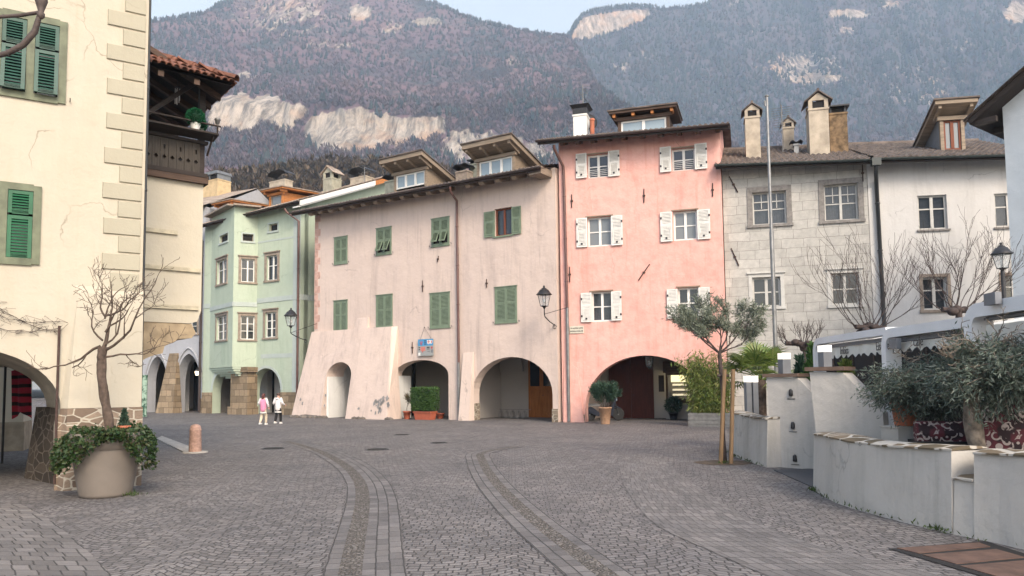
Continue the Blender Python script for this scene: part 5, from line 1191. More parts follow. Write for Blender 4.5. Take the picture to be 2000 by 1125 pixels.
# ---------------------------------------------------------------- air
m = MB(); m.box(-4200, 4200, -200, 3300, -1.2, 1750)
hz = NT('haze_air'); hz.t.nodes.remove(hz.b); pv = hz.n('VolumePrincipled'); pv.inputs['Color'].default_value = (.52, .74, 1, 1); pv.inputs['Density'].default_value = HAZE; pv.inputs['Absorption Color'].default_value = (1, 1, 1, 1); pv.inputs['Anisotropy'].default_value = 0
hz.l(pv.outputs[0], hz.t.nodes['Material Output'].inputs['Volume'])
ho = m.build('haze', hz.m); ho['kind'] = 'stuff'
# ================================================================ foliage helpers
def rot_dirs(n, rs, up=0.):
    d = rs.normal(size=(n, 3)); d[:, 2] += up; return d/np.linalg.norm(d, axis=1, keepdims=True)
def leaves(name, pts, dirs, L, Wd, mat, parent, rs, fold=.15, jit=.35):
    """one four-cornered folded leaf at each point"""
    n = len(pts); pts = np.asarray(pts, dtype=float); dirs = np.asarray(dirs, dtype=float); s = 1+jit*(rs.rand(n, 1)*2-1)
    sd_ = np.cross(dirs, rot_dirs(n, rs)); sd_ /= np.maximum(1e-6, np.linalg.norm(sd_, axis=1, keepdims=True)); up = np.cross(dirs, sd_)
    a = pts; b = pts+dirs*L*s*.45+sd_*Wd*.5*s+up*fold*Wd; c = pts+dirs*L*s; d = pts+dirs*L*s*.45-sd_*Wd*.5*s+up*fold*Wd
    V = np.stack([a, b, c, d], 1).reshape(-1, 3); F = np.arange(4*n).reshape(n, 4)
    return np_mesh(name, V, F, mat, parent)
def grow(m, p, d, L, r, lev, rng, spread=.8, up=.15, kids=(2, 4), shrink=.66, wob=.18, tips=None, seg=4, sides=(7, 6, 5, 4, 3, 3), rmin=.003, start=.35):
    """recursive limb with side shoots; gathers points along the finest shoots"""
    pts = [Vector(p)]; rad = [r]; d = Vector(d).normalized()
    for i in range(seg):
        d = (d+Vector((rng.gauss(0, wob), rng.gauss(0, wob), rng.gauss(0, wob)+up*.3))).normalized(); pts.append(pts[-1]+d*(L/seg)); rad.append(max(rmin, r*(1-.5*(i+1)/seg)))
    m.tube(pts, rad, sides[max(0, min(len(sides)-1, len(sides)-1-lev))], lev > 1)
    if lev <= 1 and tips is not None:
        for i in range(1, len(pts)): tips.append((pts[i], (pts[i]-pts[i-1]).normalized()))
    if lev <= 0: return
    k = rng.randint(*kids)
    for j in range(k):
        t = start+(1-start)*(j+rng.random())/k; i = min(seg-1, int(t*seg)); q = pts[i].lerp(pts[i+1], t*seg-i)
        ax = d.cross(Vector((rng.gauss(0, 1), rng.gauss(0, 1), rng.gauss(0, 1)))).normalized(); nd = (d+ax*rng.uniform(.5, 1.2)*spread).normalized()
        grow(m, q, nd, L*shrink*rng.uniform(.7, 1.15), max(rmin, rad[i]*.62), lev-1, rng, spread, up, kids, shrink, wob, tips, seg, sides, rmin, start)
    nd = (d+Vector((rng.gauss(0, .2), rng.gauss(0, .2), .1))).normalized(); grow(m, pts[-1], nd, L*shrink*.9, rad[-1], lev-1, rng, spread, up, kids, shrink, wob, tips, seg, sides, rmin, start)
olive = leafmat('olive_leaves', [(.14, .17, .12), (.24, .265, .20), (.10, .125, .085), (.31, .33, .265)], .5, .2)
olive_d = leafmat('dense_olive_leaves', [(.075, .105, .08), (.13, .165, .13), (.055, .078, .06), (.20, .225, .185), (.095, .13, .105)], .5, .2)
ivy = leafmat('ivy_leaves', [(.014, .035, .012), (.03, .06, .018), (.022, .05, .015), (.06, .09, .03), (.055, .045, .022)], .45, .2)
boxl = leafmat('hedge_leaves', [(.035, .085, .02), (.07, .15, .035), (.025, .06, .018), (.11, .19, .05)], .5, .25)
drk = leafmat('dark_leaves', [(.02, .05, .03), (.045, .085, .055), (.03, .065, .04), (.075, .12, .08)], .5, .2)
bam = leafmat('bamboo_leaves', [(.12, .18, .04), (.19, .24, .055), (.07, .125, .03), (.26, .26, .08), (.05, .09, .025)], .5, .3)
plm = leafmat('palm_leaves', [(.10, .17, .04), (.17, .22, .05), (.07, .12, .03), (.24, .25, .08)], .5, .25)
thu = leafmat('yellow_conifer', [(.14, .19, .04), (.20, .23, .05), (.10, .14, .03), (.06, .09, .025)], .6, .2)
dryl = leafmat('dry_leaves', [(.11, .10, .05), (.16, .12, .07), (.07, .08, .04)], .7, .2)
# ================================================================ big planter with bare tree and ivy
c = G(206, 975); k_ = (c.y+.36)/c.y; c = Vector((c.x*k_, c.y*k_, 0)); t = empty('planter', c, 0, 'large taupe planter with trailing ivy and a bare twisted tree', 'planter')
m = MB(); m.lathe([(.30, 0), (.345, .004), (.36, .05), (.475, .70), (.478, .71), (.498, .71), (.505, .93), (.49, .945), (.465, .93), (.45, .80), (1e-4, .80)], (0, 0, 0), 48); m.build('pot', M['taupe'], t)
m = MB(); m.lathe([(.45, .84), (.25, .875), (1e-4, .88)], (0, 0, 0), 24); m.build('soil', M['soil'], t)
rng = random.Random(21); m = MB(); tr = [(0, .0, .8), (.02, 0, 1.0), (-.03, 0, 1.25), (-.07, -.02, 1.5), (-.10, 0, 1.72), (-.09, .02, 1.92)]
for k in range(3): m.tube([(x+.014*math.cos(2.1*k+z*4), y+.014*math.sin(2.1*k+z*4), z) for x, y, z in [tuple(Vector(tr[i]).lerp(Vector(tr[i+1]), f)) for i in range(5) for f in (0, .25, .5, .75)]+[tr[-1]]], [.045+.006*math.sin(z*1.3+k) for z in range(21)], 8)
m.ball((-.10, 0, 1.80), .056, 1.6, 8, 6)
tips = []
for p, d, L, r in (((-.09, .02, 1.9), (.02, 0, 1), .42, .028), ((-.12, 0, 1.93), (-1, .1, .12), .50, .019), ((-.05, 0, 1.88), (1, -.1, .16), .72, .019), ((-.06, 0, 1.80), (.62, .2, .25), .46, .014)):
    grow(m, p, d, L, r, 3, rng, .95, .22, (1, 3), .68, .24, tips, 5, rmin=.0028, start=.3)
for p, d, L, r in (((-.07, .02, 2.28), (-.75, 0, .5), .36, .014), ((-.06, .02, 2.3), (.8, .1, .45), .40, .014), ((-.08, .02, 2.26), (-.2, .3, 1), .34, .012)): grow(m, p, d, L, r, 3, rng, .95, .2, (1, 3), .68, .26, tips, 5, rmin=.0028, start=.3)
for p, d, L, r in (((-.07, .02, 2.1), (.5, .1, .9), .42, .014), ((-.09, 0, 2.0), (-.6, -.1, .7), .42, .014), ((-.06, .0, 1.95), (.75, .1, .45), .5, .014)): grow(m, p, d, L, r, 3, rng, .95, .2, (1, 3), .68, .26, tips, 5, rmin=.0028, start=.3)
m.v = [(x*1.22, y*1.1, .8+(z-.8)*1.27) for x, y, z in m.v]; m.build('tree', M['bark'], t)
rs = np.random.RandomState(4); pts = []; dd = []
for k in range(5200):
    q = rs.rand()*6.283; side = (math.cos(q-3.75)+1)/2; side2 = (math.cos(q+.12)+1)/2   # hangs most at the front left, some at the right
    gap = math.exp(-((q-5.3)/.52)**2)
    hang = (.50*side**1.3+.50*side2**6)*(1-.8*gap)+.04; f = rs.rand()**.8; out = .40+.24*min(1, f*2.2)*(.35+.65*max(side, side2**4))+rs.normal()*.035
    if rs.rand() < .3: r0 = .47*math.sqrt(rs.rand()); z = .90+rs.rand()*.10; out = r0
    else: z = 1.02-f*hang*1.12+rs.normal()*.03
    pts.append((out*math.cos(q), out*math.sin(q), z)); dd.append((math.cos(q)*.7+rs.normal()*.4, math.sin(q)*.7+rs.normal()*.4, -.5+rs.normal()*.4))
dd = np.array(dd); dd /= np.linalg.norm(dd, axis=1, keepdims=True); leaves('ivy', pts, dd, .055, .048, ivy, t, rs)
# small conifer in a clay pot standing in it
b = Vector((c.x+.16, c.y+.17, .86)); t = empty('potted_conifer', b, 0, 'tiny conifer in a small terracotta pot standing in the large planter', 'potted plant')
m = MB(); m.lathe([(.06, 0), (.085, .13), (.10, .135), (.10, .17), (.085, .17), (1e-4, .15)], (0, 0, 0), 20); m.build('pot', M['terracotta'], t)
n = 900; z = rs.rand(n)**1.2; r = .085*(1-z)*np.sqrt(rs.rand(n))+.006; q = rs.rand(n)*6.283; leaves('foliage', np.stack([r*np.cos(q), r*np.sin(q), .16+z*.25], 1), rot_dirs(n, rs, .9), .04, .014, drk, t, rs)
# bin half hidden behind the planter
p = G(106, 938); t = empty('storage_bin', (p.x-.05, p.y+.25, 0), .5, 'dark blue ribbed bin tucked behind the ivy of the large planter', 'bin')
m = MB(); m.hexa([(-.2, -.2, 0), (.2, -.2, 0), (.2, .2, 0), (-.2, .2, 0), (-.23, -.23, .72), (.23, -.23, .72), (.23, .23, .72), (-.23, .23, .72)])
for k in range(6): m.box(-.235, .235, -.236, -.2, .10+k*.1, .125+k*.1)
m.build('body', basic('blue_plastic', (.04, .06, .085), .5, .2, 6, .1), t); m = MB(); m.box(-.25, .25, -.25, .25, .722, .77); m.build('lid', M['greymetal'], t)
# climbing vine on the left facade
m = MB(); rng = random.Random(8)
for v0, v1 in ((560, 650), (590, 628), (622, 640)):
    a, b = Lh.loc(-60, v0, .03), Lh.loc(118, v1, .03); ps = []
    for i in range(13): f = i/12; ps.append((a[0]+(b[0]-a[0])*f, -.03, a[1]+(b[1]-a[1])*f-.12*math.sin(f*3.14)+rng.gauss(0, .012)))
    m.tube(ps, .004, 4)
    for q in ps[2:]:
        for k in range(2): m.tube([q, (q[0]+rng.gauss(0, .06), -.05+rng.gauss(0, .02), q[2]+rng.gauss(0, .05)), (q[0]+rng.gauss(0, .09), -.06, q[2]+rng.gauss(0, .06))], .0028, 3)
o = m.build('climbing_vine', M['bark_dark']); o.matrix_world = Matrix.Translation(Lh.O) @ Matrix.Rotation(Lh.rz, 4, 'Z'); tag(o, 'thin bare climbing vine strung across the cream wall above the left arch', 'vine')
# iron bracket reaching in at the top left
m = MB(); Y = 6.2; f = lambda u, v: at(u, v, Y)
m.tube([f(-60, 120), f(-20, 112), f(15, 104), f(45, 88), f(68, 62), f(78, 28)], [.022, .022, .024, .026, .026, .02], 8); m.tube([f(-60, 34), f(0, 33), f(40, 30), f(78, 24)], .016, 8)
t0 = f(80, 24); m.lathe([(.012, -.06), (.03, -.04), (.03, -.01), (.02, 0), (.035, .05), (.05, .10), (.045, .14)], t0, 12)
o = m.build('lamp_bracket', basic('weathered_bracket', (.075, .055, .048), .7, .3, 12, .3)); tag(o, 'curved wrought bracket reaching in at the top left corner', 'bracket')
# lane things beyond the left arch
p = G(40, 842); t = empty('signpost', p, .2, 'white metal tube stand in the lane beyond the left arch', 'stand'); m = MB(); m.tube([(0, 0, 0), (0, 0, .75)], .045, 10); m.box(-.14, .14, -.05, .05, .0, .02); m.tube([(-.10, 0, .75), (-.1, 0, 1.1)], .025, 8); m.tube([(.10, 0, .75), (.1, 0, 1.1)], .025, 8); m.tube([(-.1, 0, .75), (.1, 0, .75)], .035, 8); m.build('frame', M['frame_white'], t)
p = at(38, 780, 16.2); m = MB(); vs = []
for i in range(13):
    for j in range(9): a = i/12; b = j/8; vs.append((p.x-.2+.42*a+.05*b, p.y+.05*math.sin(a*9), p.z+.62-.9*b+.18*a*(1-b)-.3*b*abs(a-.5)))
m.add(vs, [(i*9+j, i*9+j+1, i*9+j+10, i*9+j+9) for i in range(12) for j in range(8)], True)
nn = NT('red_black_cloth'); nv = nn.coord((1, 1, 1)); wv = nn.n('TexWave'); nn.l(nv, wv.inputs[0]); wv.bands_direction = 'Z'; wv.inputs['Scale'].default_value = 1.6; wv.inputs['Distortion'].default_value = 1.5; nn.done(nn.mix(nn.ramp(wv.outputs[0], [(.62, 0.), (.72, 1.)]), (.42, .02, .05), (.03, .01, .015)), .85)
tag(m.build('hanging_cloth', nn.m), 'red and black cloth hanging in the lane beyond the left arch', 'cloth')
m = MB(); m.tube([(p.x-.35, p.y+.03, p.z+.72), (p.x+.45, p.y+.03, p.z+.66)], .02, 6); m.tube([(p.x-.35, p.y+.03, 0), (p.x-.35, p.y+.03, p.z+.74)], .025, 6); tag(m.build('cloth_rail', M['iron']), 'dark rail carrying the red cloth in the lane', 'rail')
# ================================================================ bollard, kerb, covers
p = G(381, 884); t = empty('bollard', p, 0, 'round pink granite bollard on a pale slab in the square', 'bollard')
m = MB(); m.lathe([(.145, 0.025), (.15, .05), (.135, .52), (.142, .54), (.142, .56), (.128, .58), (.125, .62), (.10, .665), (.05, .69), (1e-4, .695)], (0, 0, 0), 24); m.build('body', M['pinkstone'], t)
m = MB(); m.lathe([(.30, 0), (.30, .02), (.28, .028), (1e-4, .03)], (0, 0, 0), 24); m.build('base', M['kerb'], t)
a, b, c_, d = G(306, 858), G(316, 853), G(398, 884), G(362, 886); m = MB(); m.prism_z([(q.x, q.y) for q in (a, b, c_, d)], -.05, .03); o = m.build('kerb', M['kerb']); o['kind'] = 'structure'
for u, v, r, lab in ((534, 876, .30, 'round iron cover nearest the pink granite bollard'), (737, 878, .30, 'round iron cover in the middle of the square'), (857, 865, .24, 'small round iron cover below the potted hedge'), (785, 849, .26, 'round iron cover nearest the beige-pink house')):
    p = G(u, v); m = MB(); m.lathe([(r, 0), (r, .009), (r-.02, .011), (r-.03, .008), (1e-4, .008)], p, 28)
    for k in range(5): w = math.sqrt(max(0, (r-.05)**2-(-.16+.08*k)**2)); m.box(p.x-w, p.x+w, p.y-.165+.08*k, p.y-.145+.08*k, p.z+.0081, p.z+.013)
    tag(m.build('manhole_cover', M['rustplate'] if False else M['iron']), lab, 'manhole cover', 'round covers in the paving')
pits = [((1752,1073),(1912,1062),(1934,1070),(1794,1083)), ((1802,1086),(1946,1075),(2002,1091),(1868,1104)), ((1876,1108),(2012,1096),(2090,1116),(1960,1132))]
for q, lab in zip(pits, ('smallest rust-brown steel plate in the paving, farthest from the camera', 'rust-brown steel plate between two dark slots by the white terrace wall', 'rust-brown steel plate cut by the bottom right corner')):
    m = MB(); pp = [G(u, v) for u, v in q]; m.prism_z([(v.x, v.y) for v in pp], -.03, .014); tag(m.build('steel_plate', M['rustplate']), lab, 'plate', 'steel plates in the paving')
m = MB(); pp = [G(u, v) for u, v in ((1735,1073),(1925,1058),(2110,1117),(1955,1138))]; m.quad(*[(v.x, v.y, .0075) for v in pp]); o = m.build('pavement', M['dark']); o['kind'] = 'structure'
# ================================================================ lanterns
def lantern_parts(t, s, lit=False, frame='iron'):
    m = MB(); h = .42*s; a, b = .10*s, .17*s; k4 = [(-1, -1), (1, -1), (1, 1), (-1, 1)]
    for x, y in k4: m.tube([(x*a, y*a, 0), (x*b, y*b, h)], .012*s, 5)
    for r, z in ((a, 0), (b, h)):
        for i in range(4): x, y = k4[i]; x2, y2 = k4[(i+1) % 4]; m.tube([(x*r, y*r, z), (x2*r, y2*r, z)], .014*s, 5)
    m.build('cage', M[frame], t)
    m = MB(); m.hexa([(x*a*.97, y*a*.97, .005) for x, y in k4]+[(x*b*.97, y*b*.97, h) for x, y in k4]); m.build('glass', M['lampwarm'] if lit else M['lanternglass'], t)
    m = MB(); m.lathe([(.30*s, h), (.295*s, h+.02*s), (.24*s, h+.07*s), (.16*s, h+.19*s), (.10*s, h+.21*s), (.10*s, h+.24*s), (.05*s, h+.26*s), (.03*s, h+.30*s), (.045*s, h+.33*s), (1e-4, h+.36*s)], (0, 0, 0), 4 if False else 12); m.build('cap', M[frame], t); m = MB(); m.lathe([(.03*s, -.10*s), (.06*s, -.04*s), (a*1.2, 0)], (0, 0, 0), 10); m.build('socket', M[frame], t)
    if not lit: m = MB(); m.ball((0, 0, h*.45), .05*s, 1.5, 8, 6); m.build('bulb', M['frame_white'], t)
def wall_lantern(B, u, vt, vb, o, wallpt, rodpt, lab, s=.9):
    x, z = B.loc(u, vb, o); zt = B.loc(u, vt, o)[1]; s = (zt-z)/.86; base = B.w(x, -o, z+.08*s); t = empty('wall_lantern', base, B.rz, lab, 'lantern', 'black lanterns on wall brackets'); lantern_parts(t, s)
    wx, wz = B.loc(*wallpt, .02); rx_, rz_ = B.loc(*rodpt, .02); ox, oz = x, z+.08*s; m = MB()
    L = lambda px, py, pz: (px-ox, py+o, pz-oz)
    dx = wx-x; zz_ = oz-.1*s
    m.tube([(0, 0, -.08*s), (0, 0, -.3*s), L(x+dx*.12, -o*.93, zz_-.45*(zz_-wz)), L(x+dx*.55, -o*.55, zz_-.66*(zz_-wz)), L(x+dx*.85, -o*.2, zz_-.80*(zz_-wz)), L(wx, -.02, wz+.12)], .022, 8)
    m.tube([L(wx+.10*math.cos(q)*(1-q/14)*(-1 if dx > 0 else 1)-.0, -.05, wz+.02+.10*math.sin(q)*(1-q/14)) for q in [i*.5 for i in range(12)]], .014, 6)
    m.tube([(0, 0, -.3*s), L(rx_, .0, rz_)], .014, 6); m.build('bracket', M['iron'], t)
wall_lantern(P, 1063, 557, 602, 1.1, (1084, 640), (1110, 600), 'black wall lantern between the beige-pink and the salmon pink house')
wall_lantern(P, 568, 601, 640, 1.5, (598, 668), (618, 632), 'black wall lantern on the left corner of the beige-pink house')
# lit lantern in the arcade
x, z = P.loc(860, 742, -1.8); t = empty('wall_lantern', P.w(xB[1]-.42, 1.8, z), P.rz, 'lit lantern glowing inside the arch behind the potted hedge', 'lantern'); lantern_parts(t, .75, True)
m = MB(); m.tube([(0, 0, -.06), (.05, 0, -.16), (.16, 0, -.2), (.27, 0, -.1)], .02, 6); m.build('bracket', M['iron'], t)
x, z = Q.loc(385, 733, .3); t = empty('wall_lantern', Q.w(x, -.3, z), Q.rz, 'tiny lit lamp beside the right pointed arch far down the street', 'lantern'); lantern_parts(t, .6, True)
m = MB(); m.tube([(0, 0, .5), (0, .3, .55)], .02, 6); m.build('bracket', M['iron'], t)
x, z = K.loc(1268, 716, -1.2); t = empty('hanging_lantern', K.w(x, 1.2, z), K.rz, 'greenish unlit lantern hanging under the wide arch of the pink house', 'lantern'); lantern_parts(t, 1.0, False, 'gutter_green'); m = MB(); m.tube([(0, 0, .7), (0, 0, K.loc(1262, 694)[1]+.15-z)], .012, 5); m.build('chain', M['iron'], t)
b = at(1959, 545, 13.5); t = empty('street_lamp', (b.x, b.y, 0), .3, 'black lantern street lamp rising behind the cafe awning', 'street lamp'); l = empty('lantern', (0, 0, at(1959, 524, 13.5).z), 0); l.parent = t; l.name = 'lantern'
lantern_parts(l, .62); m = MB(); zz_ = at(1959, 524, 13.5).z; m.tube([(0, 0, 0), (0, 0, .6), (0, 0, zz_-.05)], [.07, .045, .035], 10); m.build('pole', M['iron'], t)
# ================================================================ signs
a, b, c_, d = P.rect(817, 662, 847, 695, .08); t = empty('notice_board', P.w((a+b)/2, -.09, c_), P.rz, 'hanging metal board with blue field, coats of arms and small notices', 'sign'); w = b-a; h = d-c_
m = MB(); m.box(-w/2, w/2, -.015, .015, 0, h); m.build('board', basic('grey_board', (.30, .31, .30), .5, .1, 6, .05), t)
def plate(t, name, x0, x1, z0, z1, mat, y=-.018): m = MB(); m.box(x0, x1, y, y+.003, z0, z1); return m.build(name, mat, t)
bl = basic('sign_blue', (.06, .27, .50), .5, .06, 4, 0); rd = basic('sign_red', (.50, .07, .06), .5, .1, 4, 0); wt = M['frame_white']
plate(t, 'blue_field', -w/2+.01, w/2-.01, h*.60, h-.01, bl)
m = MB(); x = -w*.28; z = h*.79
m.prism([(x-.03, z-.09), (x+.03, z-.09), (x+.02, z-.02), (x+.10, z+.07), (x+.07, z-.03), (x+.04, z-.06), (x, z-.13), (x-.04, z-.06), (x-.07, z-.03), (x-.10, z+.07), (x-.02, z-.02)], -.024, -.019); m.prism([(x-.02, z), (x+.02, z), (x+.015, z+.08), (x-.015, z+.08)], -.024, -.019); m.build('eagle_emblem', rd, t)
def shield(x, z, s): return [(x-s, z+s), (x+s, z+s), (x+s, z-s*.3), (x+s*.6, z-s*.9), (x, z-s*1.25), (x-s*.6, z-s*.9), (x-s, z-s*.3)]
m = MB(); m.prism(shield(w*.20, h*.81, .09), -.023, -.019); m.prism(shield(w*.36, h*.81, .08), -.023, -.019); sh_ = m.build('arms_shield', wt, t)
m = MB(); m.box(w*.20-.015, w*.20+.015, -.026, -.0235, h*.70, h*.81+.09); m.box(w*.20-.09, w*.20+.09, -.026, -.0235, h*.80, h*.80+.03); m.box(w*.37, w*.37+.06, -.026, -.0235, h*.75, h*.88); m.build('arms_cross', rd, t)
m = MB()
for i in range(2):
    for k in range(3): m.box(-w*.08+i*.07, -w*.08+i*.07+.045, -.023, -.019, h*.66+k*.08, h*.66+k*.08+.05)
m.build('lettering', M['ink'], t)
plate(t, 'red_notice', -w*.32, -w*.02, h*.30, h*.53, basic('faded_red', (.52, .17, .13), .6, .15, 8, 0)); plate(t, 'notice', -w*.45, -w*.36, h*.36, h*.42, M['ink']); plate(t, 'notice', -w*.45, -w*.36, h*.48, h*.53, M['ink'])
plate(t, 'notice', w*.08, w*.26, h*.46, h*.53, M['ink']); plate(t, 'notice', w*.08, w*.26, h*.38, h*.42, M['ink']); plate(t, 'notice', w*.12, w*.28, h*.25, h*.27, M['ink']); plate(t, 'notice', w*.36, w*.46, h*.18, h*.36, M['greymetal']); plate(t, 'notice', -w*.48, -w*.34, h*.02, h*.2, wt)
m = MB(); m.prism([(-w*.24, h*.22), (-w*.14, h*.22), (-w*.18, h*.33)], -.026, -.022); m.prism(shield(w*.40, h*.47, .05), -.023, -.019); m.build('emblem', rd, t)
px, pz_ = P.loc(829, 639, .03); m = MB(); q = P.w(px, -.04, pz_); loc = Matrix.Translation(P.w((a+b)/2, -.09, c_)) @ Matrix.Rotation(P.rz, 4, 'Z'); q = loc.inverted() @ q
m.tube([(-w*.36, 0, h-.01), q], .008, 4); m.tube([(w*.36, 0, h-.01), q], .008, 4); m.tube([q, (q.x, q.y+.06, q.z)], .02, 6); m.build('cord', M['iron'], t)
def text(s, name, parent, size, mat, loc, rx=math.pi/2, align='CENTER', font_sx=1., shear=0., rz=0.):
    cu = bpy.data.curves.new(name, 'FONT'); cu.body = s; cu.size = size; cu.align_x = align; cu.align_y = 'CENTER'; cu.extrude = .0025; cu.shear = shear; cu.resolution_u = 3
    o = bpy.data.objects.new(name, cu); scene.collection.objects.link(o); o.location = loc; o.rotation_euler = (rx, 0, rz); o.scale = (font_sx, 1, 1); cu.materials.append(mat)
    bpy.context.view_layer.update(); me = bpy.data.meshes.new_from_object(o.evaluated_get(bpy.context.evaluated_depsgraph_get())); o2 = bpy.data.objects.new(name, me); scene.collection.objects.link(o2)
    o2.location = loc; o2.rotation_euler = (rx, 0, rz); o2.scale = (font_sx, 1, 1); bpy.data.objects.remove(o); o2.name = name; o2.parent = parent; return o2
a, b, c_, d = K.rect(1113, 637, 1140, 651, .03); t = empty('street_sign', K.w((a+b)/2, -.03, c_), K.rz, 'pale two-line street name plate beside the brown downpipe', 'sign'); w = b-a; h = d-c_
m = MB(); m.box(-w/2, w/2, -.012, .03, 0, h); m.build('plate', basic('ivory_plate', (.60, .56, .46), .5, .08, 6, .05), t)
text('VIA ANDREAS HOFER', 'lettering', t, h*.30, M['ink'], (0, -.016, h*.70), font_sx=.62); text('ANDREAS-HOFER-STR.', 'lettering', t, h*.30, M['ink'], (0, -.016, h*.28), font_sx=.62)
# ================================================================ potted hedge and pots in front of the beige-pink house
def terr_pot(t, r, h, mat): m = MB(); m.lathe([(r*.68, 0), (r*.92, h*.80), (r*1.04, h*.80), (r*1.06, h), (r*.93, h), (r*.9, h*.88), (1e-4, h*.86)], (0, 0, 0), 24); m.build('pot', mat, t)
p = G(829, 820); t = empty('hedge_box', (p.x, p.y+.25, 0), P.rz, 'long terracotta trough with a clipped square hedge under the small arch', 'planter')
m = MB(); w = .50; m.hexa([(-w*.88, -.19, 0), (w*.88, -.19, 0), (w*.88, .19, 0), (-w*.88, .19, 0), (-w, -.23, .32), (w, -.23, .32), (w, .23, .32), (-w, .23, .32)]); m.box(-w-.03, w+.03, -.26, .26, .322, .38); m.build('trough', M['terra_box'], t)
rs = np.random.RandomState(9); n = 5200; X = (rs.rand(n)*2-1)*.62; Y = (rs.rand(n)*2-1)*.30; Z = .45+rs.rand(n)*.98
f = rs.randint(0, 5, n); X = np.where(f == 0, -.62+rs.rand(n)*.06, np.where(f == 1, .62-rs.rand(n)*.06, X)); Y = np.where((f == 2) | (f == 3), -.30+rs.rand(n)*.07, Y); Z = np.where(f == 4, 1.40+rs.rand(n)*.07, Z)
X = X*(1-.18*np.maximum(0, (.75-Z)/.4)); X += rs.normal(size=n)*.02; Y += rs.normal(size=n)*.025; Z += rs.normal(size=n)*.02; leaves('hedge', np.stack([X, Y, Z], 1), rot_dirs(n, rs, .2), .07, .042, boxl, t, rs)
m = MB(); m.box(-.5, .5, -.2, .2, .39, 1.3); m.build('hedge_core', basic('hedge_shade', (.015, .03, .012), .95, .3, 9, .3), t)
for u, v, sgn, lab in ((794, 819, 1, 'terracotta pot with a thin straggly shrub left of the clipped hedge'), (859, 818, 0, 'small terracotta bowl with a bare leaning stem right of the hedge')):
    p = G(u, v); t = empty('potted_shrub', (p.x, p.y+.2, 0), .3, lab, 'potted plant', 'terracotta pots beside the clipped hedge'); terr_pot(t, .19 if sgn else .2, .38 if sgn else .26, M['terra_box']); m = MB(); tips = []; rng = random.Random(u)
    if sgn: grow(m, (0, 0, .35), (-.05, 0, 1), .45, .014, 3, rng, .7, .5, (2, 3), .6, .15, tips, 4, rmin=.003); m.build('stem', M['bark'], t); q = [tt for tt in tips for _ in range(5)]; leaves('foliage', np.array([tuple(a) for a, _ in q])+rs.normal(size=(len(q), 3))*.04, rot_dirs(len(q), rs), .05, .024, dryl, t, rs)
    else: m.tube([(0, 0, .22), (-.03, 0, .5), (-.12, 0, .95), (-.16, 0, 1.05)], [.02, .016, .014, .008], 6); m.build('stem', M['bark'], t); q = rs.normal(size=(120, 3))*.07+np.array([-.17, 0, 1.05]); leaves('foliage', q, rot_dirs(120, rs), .05, .022, dryl, t, rs)
# bike rack
x, _ = P.loc(995, 800, -2.2); t = empty('bike_rack', P.w(x, 2.3, 0), P.rz, 'low metal bike rack with looped bars inside the right-hand arch', 'bike rack')
for k in range(5):
    m = MB(); xx = -.66+.33*k
    for dx in (0, .07): m.tube([(xx+dx, .25, .02), (xx+dx+.03, .18, .25), (xx+dx+.08, .0, .36), (xx+dx+.12, -.18, .25), (xx+dx+.15, -.25, .02)], .011, 6)
    m.build('loop', M['steel'], t)
m = MB(); m.tube([(-.8, .26, .03), (.95, .26, .03)], .015, 6); m.tube([(-.8, -.26, .03), (.95, -.26, .03)], .015, 6); m.tube([(-.8, .25, .4), (.95, .25, .4)], .012, 6); m.build('base_bar', M['steel'], t)
# ================================================================ under the pink arch
p = G(1184, 829); t = empty('potted_oleander', (p.x, p.y+.25, 0), 0, 'bushy dark oleander in a tall wicker-textured pot before the pink arch', 'potted plant'); m = MB(); m.lathe([(.17, 0), (.25, .60), (.27, .605), (.27, .66), (.24, .66), (1e-4, .6)], (0, 0, 0), 24); m.build('pot', M['wicker'], t)
m = MB(); tips = []; rng = random.Random(31)
for k in range(9): q = k*.7; grow(m, (.08*math.cos(q), .08*math.sin(q), .6), (.5*math.cos(q), .5*math.sin(q), 1), .5, .014, 2, rng, .6, .25, (2, 3), .68, .12, tips, 4, rmin=.004)
m.build('stem', M['bark'], t); q = [tt for tt in tips for _ in range(10)]; dr = np.array([tuple(b) for _, b in q])+rs.normal(size=(len(q), 3))*.55; dr /= np.linalg.norm(dr, axis=1, keepdims=True); leaves('foliage', np.array([tuple(a) for a, _ in q])+rs.normal(size=(len(q), 3))*.03, dr, .15, .032, drk, t, rs)
p = G(1190, 824); t = empty('scooter', (p.x-.1, p.y+1.0, 0), 0.12, 'dark motor scooter parked behind the oleander under the pink arch', 'scooter')
def wheel(x, n_): 
    m = MB(); m.M = Matrix.Translation((x, 0, .27)) @ Matrix.Rotation(R(90), 4, 'X'); m.lathe([(.19, -.045), (.245, -.055), (.27, -.03), (.27, .03), (.245, .055), (.19, .045)], (0, 0, 0), 28); o = m.build(n_, basic('tyre_rubber', (.018, .018, .018), .85, .2, 9, .1), t)
    m = MB(); m.M = Matrix.Translation((x, 0, .27)) @ Matrix.Rotation(R(90), 4, 'X'); m.lathe([(.19, -.04), (.17, -.03), (.17, .03), (.19, .04)], (0, 0, 0), 28); m.lathe([(.04, -.05), (.045, 0), (.04, .05)], (0, 0, 0), 12)
    for k in range(5): q = 2*math.pi*k/5; m.tube([(.035*math.cos(q), .035*math.sin(q), -.01), (.18*math.cos(q+.2), .18*math.sin(q+.2), -.01)], .016, 6)
    m.build('rim', M['steel'], o)
wheel(.62, 'wheel'); wheel(-.62, 'wheel'); navy = basic('navy_paint', (.012, .016, .03), .3, .1, 5, 0)
